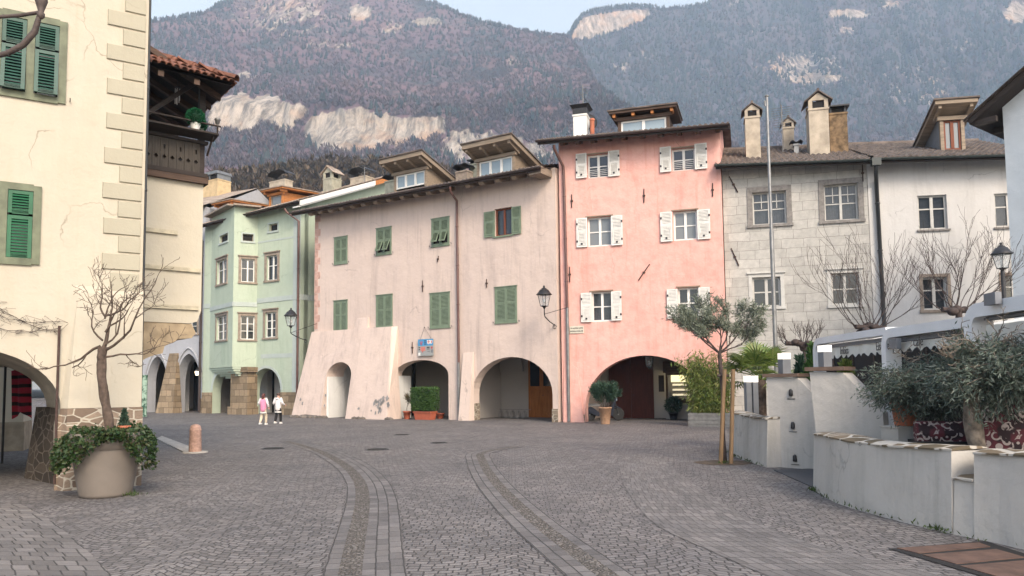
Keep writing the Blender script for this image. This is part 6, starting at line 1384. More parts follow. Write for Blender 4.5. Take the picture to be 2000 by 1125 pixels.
m = MB(); m.prism([(-.85, .52), (-.55, .60), (-.2, .34), (.22, .34), (.38, .75), (.45, .95), (.52, .93), (.45, .6), (.35, .22), (-.3, .2), (-.75, .40)], -.15, .15); m.prism([(.36, .5), (.62, .6), (.82, .5), (.62, .55)], -.07, .07); m.build('body', navy, t)
m = MB(); m.hexa([(-.85, -.14, .62), (-.15, -.14, .62), (-.15, .14, .62), (-.85, .14, .62), (-.9, -.12, .76), (-.15, -.11, .72), (-.15, .11, .72), (-.9, .12, .76)]); m.build('seat', M['iron'], t)
m = MB(); m.tube([(.62, -.07, .27), (.45, -.05, .95)], .022, 6); m.tube([(.62, .07, .27), (.45, .05, .95)], .022, 6); m.tube([(.36, -.34, 1.02), (.44, 0, .98), (.36, .34, 1.02)], .016, 6); m.build('handlebar', M['iron'], t)
m = MB(); m.M = Matrix.Translation((.54, 0, .9)) @ Matrix.Rotation(R(80), 4, 'Y'); m.lathe([(.09, 0), (.085, .03), (.04, .05), (1e-4, .055)], (0, 0, 0), 16); m.build('headlight', M['pane_sky'], t)
for u, v, r, lab in ((1315, 800, .32, 'dark bushy plant against the wall under the shop window'), (1368, 812, .34, 'dark drooping plant at the right foot of the pink arch')):
    x = K.loc(u, v, -2.4)[0]; b = K.w(x, 2.4, 0); t = empty('potted_plant', b, 0, lab, 'potted plant', 'dark plants under the pink arch'); terr_pot(t, .2, .32, M['iron']); n = 900; d_ = rot_dirs(n, rs, .3); q = d_*(r*rs.rand(n, 1)**.4)+np.array([0, 0, .62]); leaves('foliage', q, d_, .12, .035, drk, t, rs)
p = G(1392, 833); t = empty('bamboo_trough', (p.x, p.y+.35, 0), K.rz, 'yellow-green bamboo in a ribbed grey metal trough at the right of the pink arch', 'planter'); m = MB(); m.box(-.75, .75, -.3, .3, 0, .48)
for k in range(3): m.box(-.765, .765, -.315, .315, .08+k*.15, .13+k*.15)
m.build('trough', M['zinc'], t); m = MB(); tips = []; rng = random.Random(6)
for k in range(46): x = rng.uniform(-.6, .6); y = rng.uniform(-.2, .2); h = rng.uniform(1.5, 2.35); le = rng.gauss(0, .22)-.08; m.tube([(x, y, .4), (x+le*.3, y, .4+h*.5), (x+le, y+rng.gauss(0, .1), .4+h)], [.012, .010, .004], 4); tips += [Vector((x+le*f*f, y, .4+h*f)) for f in [rng.uniform(.12, 1) for _ in range(13)]]
m.build('cane', basic('bamboo_cane', (.20, .20, .07), .6, .25, 9, .1), t)
q = np.array([tuple(a) for a in tips for _ in range(15)]); n = len(q); d_ = rot_dirs(n, rs); d_[:, 2] = -np.abs(d_[:, 2])-.25; d_ /= np.linalg.norm(d_, axis=1, keepdims=True); leaves('foliage', q+rs.normal(size=(n, 3))*.12, d_, .20, .030, bam, t, rs)
# ================================================================ balcony things
for u, v, s, lab in ((381, 268, 1, 'round clipped topiary ball in a white pot on the balcony ledge'), (395, 270, .62, 'smaller topiary ball half behind the large one on the balcony ledge')):
    x, z = Bc.loc(u, v, .42); zl = zr1+.185; b = Bc.w(x, -.42 if s == 1 else -.30, zl); t = empty('topiary', b, 0, lab, 'potted plant', 'topiary balls on the balcony ledge'); m = MB(); m.lathe([(.075*s, 0), (.12*s, .14*s), (.125*s, .16*s), (.10*s, .16*s), (1e-4, .15*s)], (0, 0, 0), 18); m.build('pot', M['frame_white'], t)
    n = int(1500*s); d_ = rot_dirs(n, rs); leaves('foliage', d_*(.185*s*(.86+.2*rs.rand(n, 1)))+np.array([0, 0, .30*s]), d_+0, .035, .028, leafmat('topiary_leaves', [(.01, .09, .035), (.02, .15, .06), (.008, .06, .03)], .5, .1), t, rs); m = MB(); m.ball((0, 0, .30*s), .165*s, 1, 12, 8); m.build('core', basic('topiary_core', (.006, .04, .018), .9, .2, 9, 0), t)
x, z = Bc.loc(424, 268, .5); b = Bc.w(xe-.03, -.47, zr1+.19); t = empty('rail_lamp', b, 0, 'small metal lamp on the far end of the balcony rail', 'lamp'); m = MB(); m.tube([(0, 0, 0), (0, 0, .22)], .02, 6); m.lathe([(.02, .22), (.05, .25), (.055, .31), (.075, .33), (.05, .37), (1e-4, .39)], (0, 0, 0), 12); m.build('body', M['steel'], t)
x, z = Bc.loc(347, 172, -.3); t = empty('wind_chime', Bc.w(x, .3, z), 0, 'pale wind chime hanging under the balcony roof', 'wind chime'); m = MB(); m.tube([(0, 0, 0), (0, 0, .4)], .006, 4); m.lathe([(.06, 0), (.06, .02), (1e-4, .03)], (0, 0, 0), 12); m.build('hanger', M['iron'], t)
for k in range(5): q = 1.256*k; m = MB(); m.tube([(.05*math.cos(q), .05*math.sin(q), -.02), (.05*math.cos(q), .05*math.sin(q), -.30-.03*k)], .009, 6); m.build('chime_tube', M['frame_white'], t)
p = at(277, 772, 40); m = MB(); m.box(p.x-.45, p.x+.25, p.y, p.y+.1, .05, 2.3); nn = NT('green_poster'); nv = nn.coord(); tag(m.build('poster_board', nn.done(nn.mix(nn.ramp(nn.noise(nv, 3, 6, .7), [(.42, 0.), (.52, 1.)]), (.02, .07, .04), (.30, .42, .33)), .5)), 'tall green poster board beside the far arches', 'poster')
# ================================================================ people
def person(u, v, H, lab, jacket, sleeve, trousers, hair, faceturn, seed, hood=False, arms=((1, .35), (-1, .1)), stride=.16):
    b = G(u, v); t = empty('person', b, R(-8), lab, 'person', None); s = H/1.33
    hip, kn, an = .66*s, .36*s, .07*s; sh = 1.08*s
    def skin(name, verts, edges, rad, mat, parent, root=0, lvl=2):
        me = bpy.data.meshes.new(name); me.from_pydata(verts, edges, []); o = bpy.data.objects.new(name, me); scene.collection.objects.link(o); o.parent = parent
        md = o.modifiers.new('skin', 'SKIN'); md.use_smooth_shade = True
        for i, r in enumerate(rad): me.skin_vertices[0].data[i].radius = (r, r) if not isinstance(r, tuple) else r
        me.skin_vertices[0].data[root].use_root = True; ss = o.modifiers.new('smooth', 'SUBSURF'); ss.levels = lvl; ss.render_levels = lvl; me.materials.append(mat); return o
    V = []; E = []; Rr = []
    def add(p, r, par=None): V.append(p); Rr.append(r); i = len(V)-1; (E.append((par, i)) if par is not None else None); return i
    # bare body: pelvis, spine, neck, head, arms with hands, legs
    pel = add((0, 0, hip), .095*s); ch = add((0, 0, .88*s), .10*s, pel); shd = add((0, 0, sh), .08*s, ch); nk = add((0, .0, 1.13*s), .038*s, shd); h0 = add((0, .015, 1.18*s), .062*s, nk); h1_ = add((0, .02, 1.25*s), .078*s, h0); h2 = add((0, .01, 1.305*s), .05*s, h1_)
    nose = add((.02*faceturn, .105*s, 1.225*s), .012*s, h1_)
    hands = []
    for sg, bend in arms:
        a = add((sg*.13*s, 0, sh), .045*s, shd); e = add((sg*.20*s, -.03, .87*s), .034*s, a); w = add((sg*(.20+.05*bend)*s, .02+.30*bend, (.70+.22*bend)*s), .024*s, e)
        d = (Vector(V[w])-Vector(V[e])).normalized(); pc = Vector(V[w])+d*.045*s; pm = add(tuple(pc), .026*s, w); side = d.cross(Vector((1, 0, 0))).normalized()
        for k in range(4): f0 = pc+d*.02*s+side*(-.024+.016*k)*s; i = add(tuple(f0), .0085, pm); i = add(tuple(f0+d*(.03-.004*abs(k-1.4))*s), .008, i); add(tuple(f0+d*(.052-.005*abs(k-1.4))*s+Vector((-sg*.012, 0, 0))), .0065, i)
        th = pc-d*.01*s+side*.03*s; i = add(tuple(th), .009, pm); add(tuple(th+(d*.6+side).normalized()*.035*s), .008, i); hands.append((a, e, w))
    legs = []
    for sg, ph in ((1, 1), (-1, -1)):
        hp = add((sg*.065*s, 0, hip-.03), .075*s, pel); k_ = add((sg*.07*s, .05*s+ph*stride*.35, kn), .05*s, hp); a_ = add((sg*.065*s, ph*stride*.8-.02, an+(.03 if ph < 0 else 0)), .033*s, k_); legs.append((hp, k_, a_)); add((sg*.068*s, ph*stride*.8+.09*s, .035*s), .03*s, a_)
    skin('body', V, E, Rr, M['skin'], t, pel)
    def chain(name, groups, mat, root=0, lvl=2):
        v = []; e = []; r = []
        for g in groups:
            for p, rr, par in g: v.append(p); r.append(rr); (e.append((par, len(v)-1)) if par is not None else None)
        return skin(name, v, e, r, mat, t, root, lvl)
    hem = .60*s
    chain('jacket', [[((0, 0, hem-.07*s), .128*s, None), ((0, 0, .68*s), .140*s, 0), ((0, 0, .88*s), .132*s, 1), ((0, 0, 1.03*s), .11*s, 2), ((0, 0, 1.13*s), .055*s, 3), ((-.11*s, 0, sh-.01), .072*s, 3), ((.11*s, 0, sh-.01), .072*s, 3)]], jacket)
    for a, e, w in hands:
        A, B_, C_ = V[a], V[e], V[w]; chain('sleeve', [[((A[0]*.7, A[1], A[2]-.005), .07*s, None), (A, .07*s, 0), (B_, .054*s, 1), (tuple(Vector(B_).lerp(Vector(C_), .9)), .042*s, 2)]], sleeve)
    chain('trousers', [[((0, 0, hip-.03), .085*s, None), (V[legs[0][0]], .080*s, 0), (V[legs[0][1]], .065*s, 1), (V[legs[0][2]], .053*s, 2), (V[legs[1][0]], .080*s, 0), (V[legs[1][1]], .065*s, 4), (V[legs[1][2]], .053*s, 5)]], trousers)
    m = MB(); zb2 = hem-.125*s; m.lathe([(.11*s, zb2), (.138*s, zb2+.008), (.142*s, zb2+.04), (.132*s, zb2+.06)], (0, 0, 0), 20, 1.0, .95); m.build('jacket_hem', M['frame_white'], t)
    for l in legs:
        x, y, z = V[l[2]]; z = max(0, z-an); m = MB(); m.hexa([(x-.045*s, y-.06*s, z), (x+.045*s, y-.06*s, z), (x+.05*s, y+.13*s, z), (x-.045*s, y+.13*s, z), (x-.04*s, y-.05*s, z+.085*s), (x+.04*s, y-.05*s, z+.085*s), (x+.04*s, y+.10*s, z+.055*s), (x-.035*s, y+.10*s, z+.055*s)]); o = m.build('shoe', M['frame_white'], t); bv_ = o.modifiers.new('bevel', 'BEVEL'); bv_.width = .018; bv_.segments = 2
    if hood:
        chain('hood', [[((-.07*s, -.06*s, 1.10*s), .045*s, None), ((0, -.105*s, 1.06*s), .06*s, 0), ((.07*s, -.06*s, 1.10*s), .045*s, 1)]], jacket)
        chain('hair', [[((0, -.01, 1.20*s), .075*s, None), ((0, .0, 1.265*s), .094*s, 0), ((0, .03*s, 1.315*s), .062*s, 1)]], hair)
    else: chain('hair', [[((.02*s, -.055*s, 1.06*s), (.055*s, .025*s), None), ((.01*s, -.05*s, 1.15*s), (.078*s, .045*s), 0), ((0, -.012*s, 1.245*s), .092*s, 1), ((0, .02*s, 1.315*s), .06*s, 2)]], hair)
    return t
pinkj = basic('pink_cloth', (.72, .27, .42), .9, .08, 9, .2, 30); whitej = basic('white_cloth', (.72, .70, .69), .9, .08, 9, .2, 30); creamt = basic('cream_cloth', (.62, .53, .40), .9, .1, 9, .2, 30); blackt = basic('black_cloth', (.012, .012, .013), .9, .2, 9, .2, 30); hairr = basic('auburn_hair', (.085, .022, .016), .6, .3, 20, .4, 60); hairb = basic('brown_hair', (.075, .04, .028), .6, .3, 20, .4, 60)
person(514, 830, 1.33, 'child in pink and white jacket and cream trousers walking away', pinkj, whitej, creamt, hairr, -1, 1, False, ((1, .15), (-1, .75)))
person(543, 828, 1.33, 'child in white hooded jacket and black trousers walking away', whitej, whitej, blackt, hairb, 0, 2, True, ((1, .5), (-1, .5)))
# ================================================================ terrace walls
def curved_wall(name, label, px, h0, h1, th, mat, cap=True, notch=None):
    ln = smooth_line(px, .12); back = offs(ln, th); n = len(ln); m = MB(); vs = []
    d = [0]
    for i in range(1, n): d.append(d[-1]+(ln[i]-ln[i-1]).length)
    for i in range(n):
        f = d[i]/d[-1]; h = h0+(h1-h0)*f+.012*math.sin(d[i]*2.3)
        if notch and notch[0] < f < notch[1]: h = notch[2]
        a, b = ln[i], back[i]; w = .015*math.sin(d[i]*3.1); vs += [(a.x-.05, a.y, -.1), (a.x+w, a.y, h), (b.x, b.y, h), (b.x, b.y, -.1)]
    fs = []
    for i in range(n-1):
        for j in range(3): fs.append((4*i+j, 4*i+4+j, 4*i+5+j, 4*i+1+j))
    fs += [(0, 1, 2, 3), tuple(4*(n-1)+k for k in range(4))]; m.add(vs, fs)
    t = empty(name, ln[0], 0, label, 'wall', 'low white walls round the cafe terrace'); m.M = None
    m.v = [(x-ln[0].x, y-ln[0].y, z) for x, y, z in m.v]; m.build('wall', mat, t)
    if cap:
        m = MB(); rng = random.Random(n); vs = []; fs = []
        for i in range(n):
            f = d[i]/d[-1]
            h = h0+(h1-h0)*f+.012*math.sin(d[i]*2.3)
            if notch and notch[0] < f < notch[1]: h = notch[2]
            a, b = ln[i]-ln[0], back[i]-ln[0]; e = (b-a).normalized()*.02; o = .012*math.sin(d[i]*9)
            for k in range(5): q = (a-e).lerp(b+e, k/4); vs.append((q.x-(o if k == 0 else 0), q.y, h+.022+.03*math.sin(math.pi*k/4)))
            q = a-e; vs.append((q.x-o, q.y, h+.002))
        for i in range(n-1):
            for k in range(4): fs.append((6*i+k, 6*i+k+1, 6*i+7+k, 6*i+6+k))
            fs.append((6*i+5, 6*i, 6*i+6, 6*i+11))
        fs += [(5, 0, 1, 2, 3, 4), tuple(6*(n-1)+k for k in (5, 0, 1, 2, 3, 4))]
        m.add(vs, fs); m.build('stone_cap', M['crazy'], t)
    return t, ln
tA, lnA = curved_wall('terrace_wall', 'short white terrace wall with stone cap behind the staked olive tree', [(1429,884),(1440,892),(1470,903),(1502,913)], .90, .88, .36, M['terrace'])
tB, lnB = curved_wall('terrace_wall', 'longest white terrace wall, slabs of brown stone on top, cracked at its near end', [(1594,957),(1640,982),(1690,998),(1780,1022),(1868,1043)], .80, .84, .46, M['terrace'])
tC, lnC = curved_wall('terrace_wall', 'white terrace wall running out of the picture at the right edge', [(1911,1052),(1960,1062),(2020,1076),(2200,1112),(2500,1160)], .84, .88, .46, M['terrace'])
tD, lnD = curved_wall('terrace_wall', 'low sill of white wall in the gap between two taller stretches', [(1869.5,1043.4),(1890,1047.5),(1909.5,1051.6)], .56, .56, .40, M['terrace'])
# gate piers with sloping wings
def pier(uL, YL, uR, YR, poly, label, capx, th=.42, lights=()):
    B = Bld('gate_pier', uL, YL, uR, YR, label, 'pier', 'white piers flanking the terrace ramp'); pts = [B.loc(u, v) if v else (B.loc(u, 760)[0], -.1) for u, v in poly]
    m = MB(); m.prism(pts, 0, th); B.part('wall', m, M['terrace']); x0, z = B.loc(*capx[0]); x1, _ = B.loc(*capx[1]); m = MB(); m.box(x0-.06, x1+.06, -.05, th+.05, z+.003, z+.065); B.part('cap', m, M['capbrown'])
    for u, v in lights:
        x, z = B.loc(u, v); m = MB(); m.box(x-.075, x+.075, -.012, .01, z-.11, z-.10); m.lathe([(.035, -.05), (.04, -.03), (.035, .05), (.02, .075), (1e-4, .08)], (x, -.012, z), 10); B.part('step_light', m, M['iron'])
    return B
P1 = pier(1503, 14.1, 1640, 13.2, [(1503,0),(1680,0),(1680,862),(1556,737),(1497,737)], 'left white gate pier with three small step lights on its face', ((1497,737),(1554,737)), lights=((1545,768),(1549,832),(1553,896)))
P2 = pier(1594, 12.0, 1726, 11.3, [(1597,0),(1728,0),(1724,806),(1646,728),(1581,726)], 'right white gate pier whose wing slopes down behind the longest wall', ((1581,725),(1643,725)))
m = MB(); pp = [G(u, v) for u, v in ((1512,919),(1700,912),(1700,960),(1595,956))]; m.prism_z([(q.x, q.y) for q in pp], -.05, .014); o = m.build('path', basic('dark_ramp_slab', (.06, .062, .068), .7, .15, 4, .2)); o['kind'] = 'structure'
def lightpost(b, h, w, lab):
    t = empty('bollard_light', b, .2, lab, 'bollard light', 'square grey bollard lights round the terrace'); m = MB(); m.box(-w/2, w/2, -w/2, w/2, 0, h*.70); m.build('post', M['greymetal'], t); m = MB(); m.box(-w*.52, w*.52, -w*.52, w*.52, h*.70+.002, h); m.build('lamp_head', M['lampwhite'], t)
b = P1.w(P1.loc(1524, 737)[0], .2, 0); zt = P1.loc(1524, 737)[1]+.07; lightpost((b.x, b.y, zt), P1.loc(1524, 690, -.2)[1]-zt, .165, 'bollard light on top of the left gate pier')
b = P2.w(P2.loc(1603, 726)[0], .2, 0); zt = P2.loc(1603, 726)[1]+.07; lightpost((b.x, b.y, zt), P2.loc(1603, 675, -.2)[1]-zt, .15, 'bollard light on top of the right gate pier')
for u, lab in ((1459.5, 'left of the two bollard lights behind the short wall'), (1472.5, 'right of the two bollard lights behind the short wall')): q = at(u, 734, 16.3); lightpost((q.x, q.y, 0), q.z, .125, lab) if False else None
for u, lab in ((1459.5, 'left of the two bollard lights behind the short wall'), (1472.5, 'right of the two bollard lights behind the short wall')):
    q = at(u, 734, 16.3); t = empty('bollard_light', (q.x, q.y, 0), .2, lab, 'bollard light', 'square grey bollard lights round the terrace'); w = .12; m = MB(); m.box(-w/2, w/2, -w/2, w/2, 0, q.z-.14); m.build('post', M['greymetal'], t); m = MB(); m.box(-w*.53, w*.53, -w*.53, w*.53, q.z-.138, q.z); m.build('lamp_head', M['lampwhite'], t)
# ================================================================ awning frames along the cafe
T = Bld('cafe_awning', 1600, 14.5, 2050, 8.05, 'white-framed cafe awning with lettered cloth valance above the terrace', 'awning')
s1 = 0.0; s2 = T.loc(1742, 700)[0]; s3 = T.loc(1915, 700)[0]; s4 = s3+2.6
hA = T.loc(1620, 658)[1]; hB = T.loc(1760, 640)[1]; hC = T.loc(1950, 588)[1]
def portal(a, b, h, w=.17, d=.22):
    m = MB(); r = .28; path = [(a, 0)]+[(a, h-r)]+[(a+r-r*math.cos(q), h-r+r*math.sin(q)) for q in [math.pi/2*i/8 for i in range(1, 9)]]+[(b, h)]
    n = len(path); vs = []
    for i in range(n):
        p = Vector(path[i]); t_ = (Vector(path[min(i+1, n-1)])-Vector(path[max(0, i-1)])).normalized(); nn_ = Vector((-t_.y, t_.x)); o = p; q = p-nn_*w
        vs += [(o.x, -d/2, o.y), (q.x, -d/2, q.y), (q.x, d/2, q.y), (o.x, d/2, o.y)]
    m.add(vs, [(4*i+j, 4*i+(j+1) % 4, 4*i+4+(j+1) % 4, 4*i+4+j) for i in range(n-1) for j in range(4)]+[(0, 1, 2, 3), tuple(4*(n-1)+k for k in range(4))]); return T.part('frame', m, M['whitemetal'])
portal(s1, s2+.05, hA, .12, .2); portal(s2-.08, s3+.05, hB, .14, .24); portal(s3-.10, s4, hC, .17, .26)
def valance(a, b, zt, zb, o, sl=0, scal=.24):
    m = MB(); n = int((b-a)/.04); vs = []
    for i in range(n+1):
        x = a+(b-a)*i/n; e = abs(math.sin(math.pi*x/scal)); y = -o+.012*math.sin(x*11)
        vs += [(x, y, zt), (x, y-.02, zb+.07), (x, y-.025+.01*math.sin(x*23), zb+.07*(1-e)-.0)]
    m.add(vs, [(3*i+k, 3*i+k+1, 3*i+4+k, 3*i+3+k) for i in range(n) for k in range(2)], True); o_ = T.part('valance', m, M['awning'])
    m = MB(); m.tube([(vs[3*i+2][0], vs[3*i+2][1]-.004, vs[3*i+2][2]) for i in range(n+1)], .007, 4); m.build('trim', M['ink'], o_); return o_
vA = valance(s1+.16, s2-.02, hA-.215, T.loc(1660, 699, .06)[1], .03); vB = valance(s2+.16, s3-.06, hB-.23, T.loc(1752, 690, .06)[1], .03); vC = valance(s3+.25, s4, hC-.28, hC-.66, .05)
m = MB()
for a, b, h in ((s1+.16, s2-.02, hA), (s2+.16, s3-.06, hB), (s3+.2, s4, hC)): m.box(a, b, -.05, .09, h-.215, h-.185); m.box(a, b, -.03, .09, h-.18, h-.15)
T.part('awning_cassette', m, M['greymetal'])
m = MB()
for a, b, h in ((s1+.1, s2-.1, hA), (s2+.1, s3-.1, hB), (s3+.1, s4, hC)): m.hexa([(a, .08, h-.2), (b, .08, h-.2), (b, 3.2, h+.35), (a, 3.2, h+.35), (a, .08, h-.18), (b, .08, h-.18), (b, 3.2, h+.37), (a, 3.2, h+.37)])
T.part('awning_cloth', m, M['awning'])
grey_ink = basic('grey_lettering', (.075, .07, .065), .8, .15, 8, 0)
def vt(s, u, v, par, size, sx=.8, sh=0.): x, z = T.loc(u, v, .06); text(s, 'lettering', par, size, grey_ink, (x, -.088, z), font_sx=sx, shear=sh)
vt('Imbiss', 1652, 685, vA, .19, .74); vt('Eisdiele', 1727, 676, vA, .20, .74); vt('cafe', 1797, 667, vB, .20, .85); vt('Bar', 1874, 655, vB, .25, .85)
m = MB(); x, z = T.loc(1750, 672, .1); m.box(x, x+.22, -.2, -.128, z-.08, z+.08); x, z = T.loc(1952, 592, .1); m.box(x-.1, x+.12, -.22, -.145, z-.02, z+.12); T.part('floodlight', m, M['greymetal'])
# black screen added for the deep shade behind the awning
m = MB(); m.box(0, s4+11, 0, .2, 0, 2.45); t = empty('awning_dark_screen', T.w(-9, 3.4, 0), T.rz, 'black screen added for the dark under the cafe awning', 'cafe'); m.build('front', M['dark'], t)
m = MB()
for k in range(14): m.box(k*1.3, k*1.3+.08, -.03, -.002, 0, 2.45)
m.build('screen_batten', M['wood_dark'], t)
# ================================================================ pots, cushions, screens on the terrace
q = at(1768, 832, 10.6); t = empty('pedestal', (q.x, q.y, 0), .1, 'white block carrying the terracotta pot behind the longest wall', 'pedestal'); m = MB(); m.box(-.24, .24, -.2, .2, 0, q.z-.02); m.box(-.255, .255, -.215, .215, q.z-.018, q.z); m.build('block', M['terrace'], t)
def swirl():
    n = NT('swirl_fabric'); v = n.coord((9, 9, 9)); vo = n.n('TexVoronoi'); n.l(v, vo.inputs['Vector']); vo.inputs['Scale'].default_value = 1
    r = n.math('SINE', n.math('MULTIPLY', vo.outputs['Distance'], 15)); cut = n.ramp(n.noise(v, .9, 2), [(.46, 0.), (.52, 1.)])
    w_ = n.math('MULTIPLY', n.ramp(r, [(.45, 0.), (.6, 1.)]), cut); c = n.mix(n.ramp(n.noise(v, .6, 2), [(.45, 0.), (.55, 1.)]), (.10, .018, .028), (.025, .012, .016)); return n.done(n.mix(w_, c, (.42, .36, .34)), .8)
M['swirl'] = swirl()
def cushion(u0, v0, u1, v1, Y, rz, lab, th=.16):
    a = at(u0, v1, Y); b = at(u1, v0, Y); w = b.x-a.x; h = b.z-a.z; t = empty('bench', (a.x+w/2, Y, 0), rz, lab, 'bench', 'patterned bench backs on the cafe terrace'); m = MB(); n = 10
    prof = [(-th/2, a.z), (-th/2-.02, a.z+h*.4), (-th/2, b.z-.05), (-th/4, b.z), (th/4, b.z), (th/2, b.z-.05), (th/2, a.z)]; m.prism_x(prof, -w/2, w/2); m.build('back_cushion', M['swirl'], t)
    m = MB(); m.box(-w/2, w/2, -th/2, .55, .0, a.z-.003 if a.z > .45 else .45); m.build('base', M['iron'], t)
cushion(1795, 822, 1935, 862, 9.9, -.25, 'low dark red bench back with pale swirls between the olive trees'); cushion(1930, 772, 2130, 892, 8.9, -.35, 'tall dark red bench back with pale swirls at the right edge')
# ================================================================ trees
def olive_crown(t, c, rx, ry, rz, n, mat, rs, rng, L=.065, W=.013, clumps=70, droop=.5, twig=None):
    cl = []
    for k in range(clumps):
        d = rot_dirs(1, rs)[0]; r = rs.rand()**.42; cl.append(np.array([c[0]+d[0]*rx*r, c[1]+d[1]*ry*r, c[2]+d[2]*rz*r]))
    cl = np.array(cl); idx = rs.randint(0, clumps, n); P_ = cl[idx]; ax = rot_dirs(clumps, rs); ax[:, 2] = ax[:, 2]*.5-droop; out = cl-np.array(c); ax += out/np.linalg.norm(out, axis=1, keepdims=True)*.8; ax /= np.linalg.norm(ax, axis=1, keepdims=True)
    tt = rs.rand(n, 1); P_ = P_+ax[idx]*(tt-.4)*.38+rs.normal(size=(n, 3))*.055; D = ax[idx]*.8+rs.normal(size=(n, 3))*.55; D /= np.linalg.norm(D, axis=1, keepdims=True); leaves('foliage', P_, D, L, W, mat, t, rs)
    m = MB()
    for k in range(clumps): a = Vector(cl[k]); d = Vector(ax[k]); m.tube([Vector(c)*.55+a*.45+Vector((0, 0, -.08)), a-d*.12, a+d*.22], [.014, .008, .003], 4)
    return m
rs = np.random.RandomState(15); rng = random.Random(15)
# potted olive on the pedestal
q = at(1768, 831, 10.6); t = empty('potted_olive', (q.x, q.y, q.z), 0, 'broad dense olive in a plain terracotta pot on the white block', 'olive tree'); m = MB(); m.lathe([(.135, 0), (.17, .28), (.185, .28), (.188, .34), (.16, .34), (1e-4, .31)], (0, 0, 0), 24); m.build('pot', M['terracotta'], t)
cc = at(1828, 752, 10.2)-Vector((q.x, q.y, q.z)); m = olive_crown(t, tuple(cc), .90, .6, .37, 19000, olive_d, rs, rng, .07, .015, 190, .55)
m.tube([(0, 0, .3), (.05, -.05, .5), (.14, -.2, .68), tuple(cc)], [.045, .04, .035, .02], 8); m.build('tree', M['bark_olive'], t)
m = MB(); tips = []
for k in range(26): grow(m, cc+Vector((rng.gauss(.25, .34), rng.gauss(0, .2), .26+rng.gauss(0, .05))), (rng.gauss(.2, .8), rng.gauss(0, .6), rng.gauss(.15, .3)), .3, .012, 2, rng, .9, .05, (2, 3), .6, .3, tips, 4, rmin=.004)
m.build('bare_twigs', M['bark_olive'], t)
# thick-trunked olive
b = at(1912, 880, 8.35); t = empty('olive_tree', (b.x, b.y, 0), 0, 'olive with a thick leaning trunk behind the gap in the white wall', 'olive tree'); top = at(1897, 712, 8.3)-Vector((b.x, b.y, 0)); low = Vector((0, 0, 0)); m = MB(); ps = []; rr = []
for i in range(15): f = i/14; ps.append(low.lerp(top, f)+Vector((.02*math.sin(f*7), .02*math.cos(f*9), 0))); rr.append(.105-.025*f+.008*math.sin(f*23))
m.tube(ps, rr, 12)
for d, L, r in (((.8, -.1, .15), .3, .04), ((-.6, .1, .15), .26, .035), ((.3, .3, .3), .22, .03)): grow(m, top, d, L, r, 2, rng, .7, .1, (2, 3), .66, .15, None, 4, rmin=.006)
cc = at(1962, 728, 8.25)-Vector((b.x, b.y, 0)); m2 = olive_crown(t, tuple(cc), .70, .5, .38, 15000, olive_d, rs, rng, .07, .015, 150, .6); m.add(m2.v, m2.f); m.build('trunk', M['bark_olive'], t)
m = MB()
for k in range(20): grow(m, cc+Vector((rng.gauss(0, .3), rng.gauss(0, .2), .22+rng.gauss(0, .04))), (rng.gauss(0, .8), rng.gauss(0, .6), rng.gauss(.15, .3)), .3, .012, 2, rng, .9, .05, (2, 3), .6, .3, None, 4, rmin=.004)
m.build('bare_twigs', M['bark_olive'], t)
# staked young olive in the square
b = G(1416, 904); t = empty('olive_tree', b, 0, 'young silvery olive tied between two wooden stakes in the square', 'olive tree'); m = MB(); hz_ = at(1412, 695, 15).z; m.tube([(.0, .02, 0), (-.02, .02, .6), (.01, .02, 1.2), (-.03, .02, hz_-.1), (-.04, .02, hz_+.1)], [.05, .042, .04, .04, .035], 9); tips = []; rng = random.Random(44)
for d, L, r in (((-.7, .1, .6), .62, .022), ((.75, -.1, .7), .64, .022), ((-.3, .3, .9), .62, .022), ((.35, .2, 1), .62, .022), ((.1, -.4, .8), .5, .02), ((-.55, -.3, .35), .5, .018), ((.6, .3, .25), .5, .018)): grow(m, (-.04, .02, hz_+.05), d, L, r, 3, rng, .75, .14, (2, 4), .64, .15, tips, 4, rmin=.003)
m.build('tree', M['bark_dark'], t); qs = [tt for tt in tips for _ in range(6)]; n = len(qs); P_ = np.array([tuple(a) for a, _ in qs])+rs.normal(size=(n, 3))*.035; D = np.array([tuple(d) for _, d in qs])*.7+rs.normal(size=(n, 3))*.6; D /= np.linalg.norm(D, axis=1, keepdims=True); leaves('foliage', P_, D, .085, .017, olive, t, rs)
for u0, u1, lab in ((1405, 1406, 'left wooden stake'), (1427, 1419, 'right wooden stake')):
    m = MB(); a = G(u0 if u0 < 1410 else 1422, 905)-b; z = at(1410, 722, 15).z; q = at(u1 if u1 < 1410 else 1417, 722, 15)-b; a_ = Vector((a.x+(.03 if u0 > 1410 else 0), a.y-.09, 0)); q_ = Vector((q.x+(.05 if u0 > 1410 else 0), a.y-.09, z)); m.tube([a_, q_], [.042, .04], 9); m.build('stake', M['stake'], t)
m = MB(); m.tube([(-.12, -.09, z-.12), (.10, -.09, z-.12)], .03, 6); m.build('tie', M['bark_dark'], t)
m = MB(); nn_ = 30; m.quad(*[(b.x-.03+.56*math.cos(6.283*i/nn_)*(1+.05*math.sin(i*5)), b.y+.0+.46*math.sin(6.283*i/nn_)*(1+.05*math.cos(i*3)), .008) for i in range(nn_)]); o = m.build('ground', basic('dirt', (.085, .062, .042), .95, .4, 9, .8, 30)); o['kind'] = 'structure'
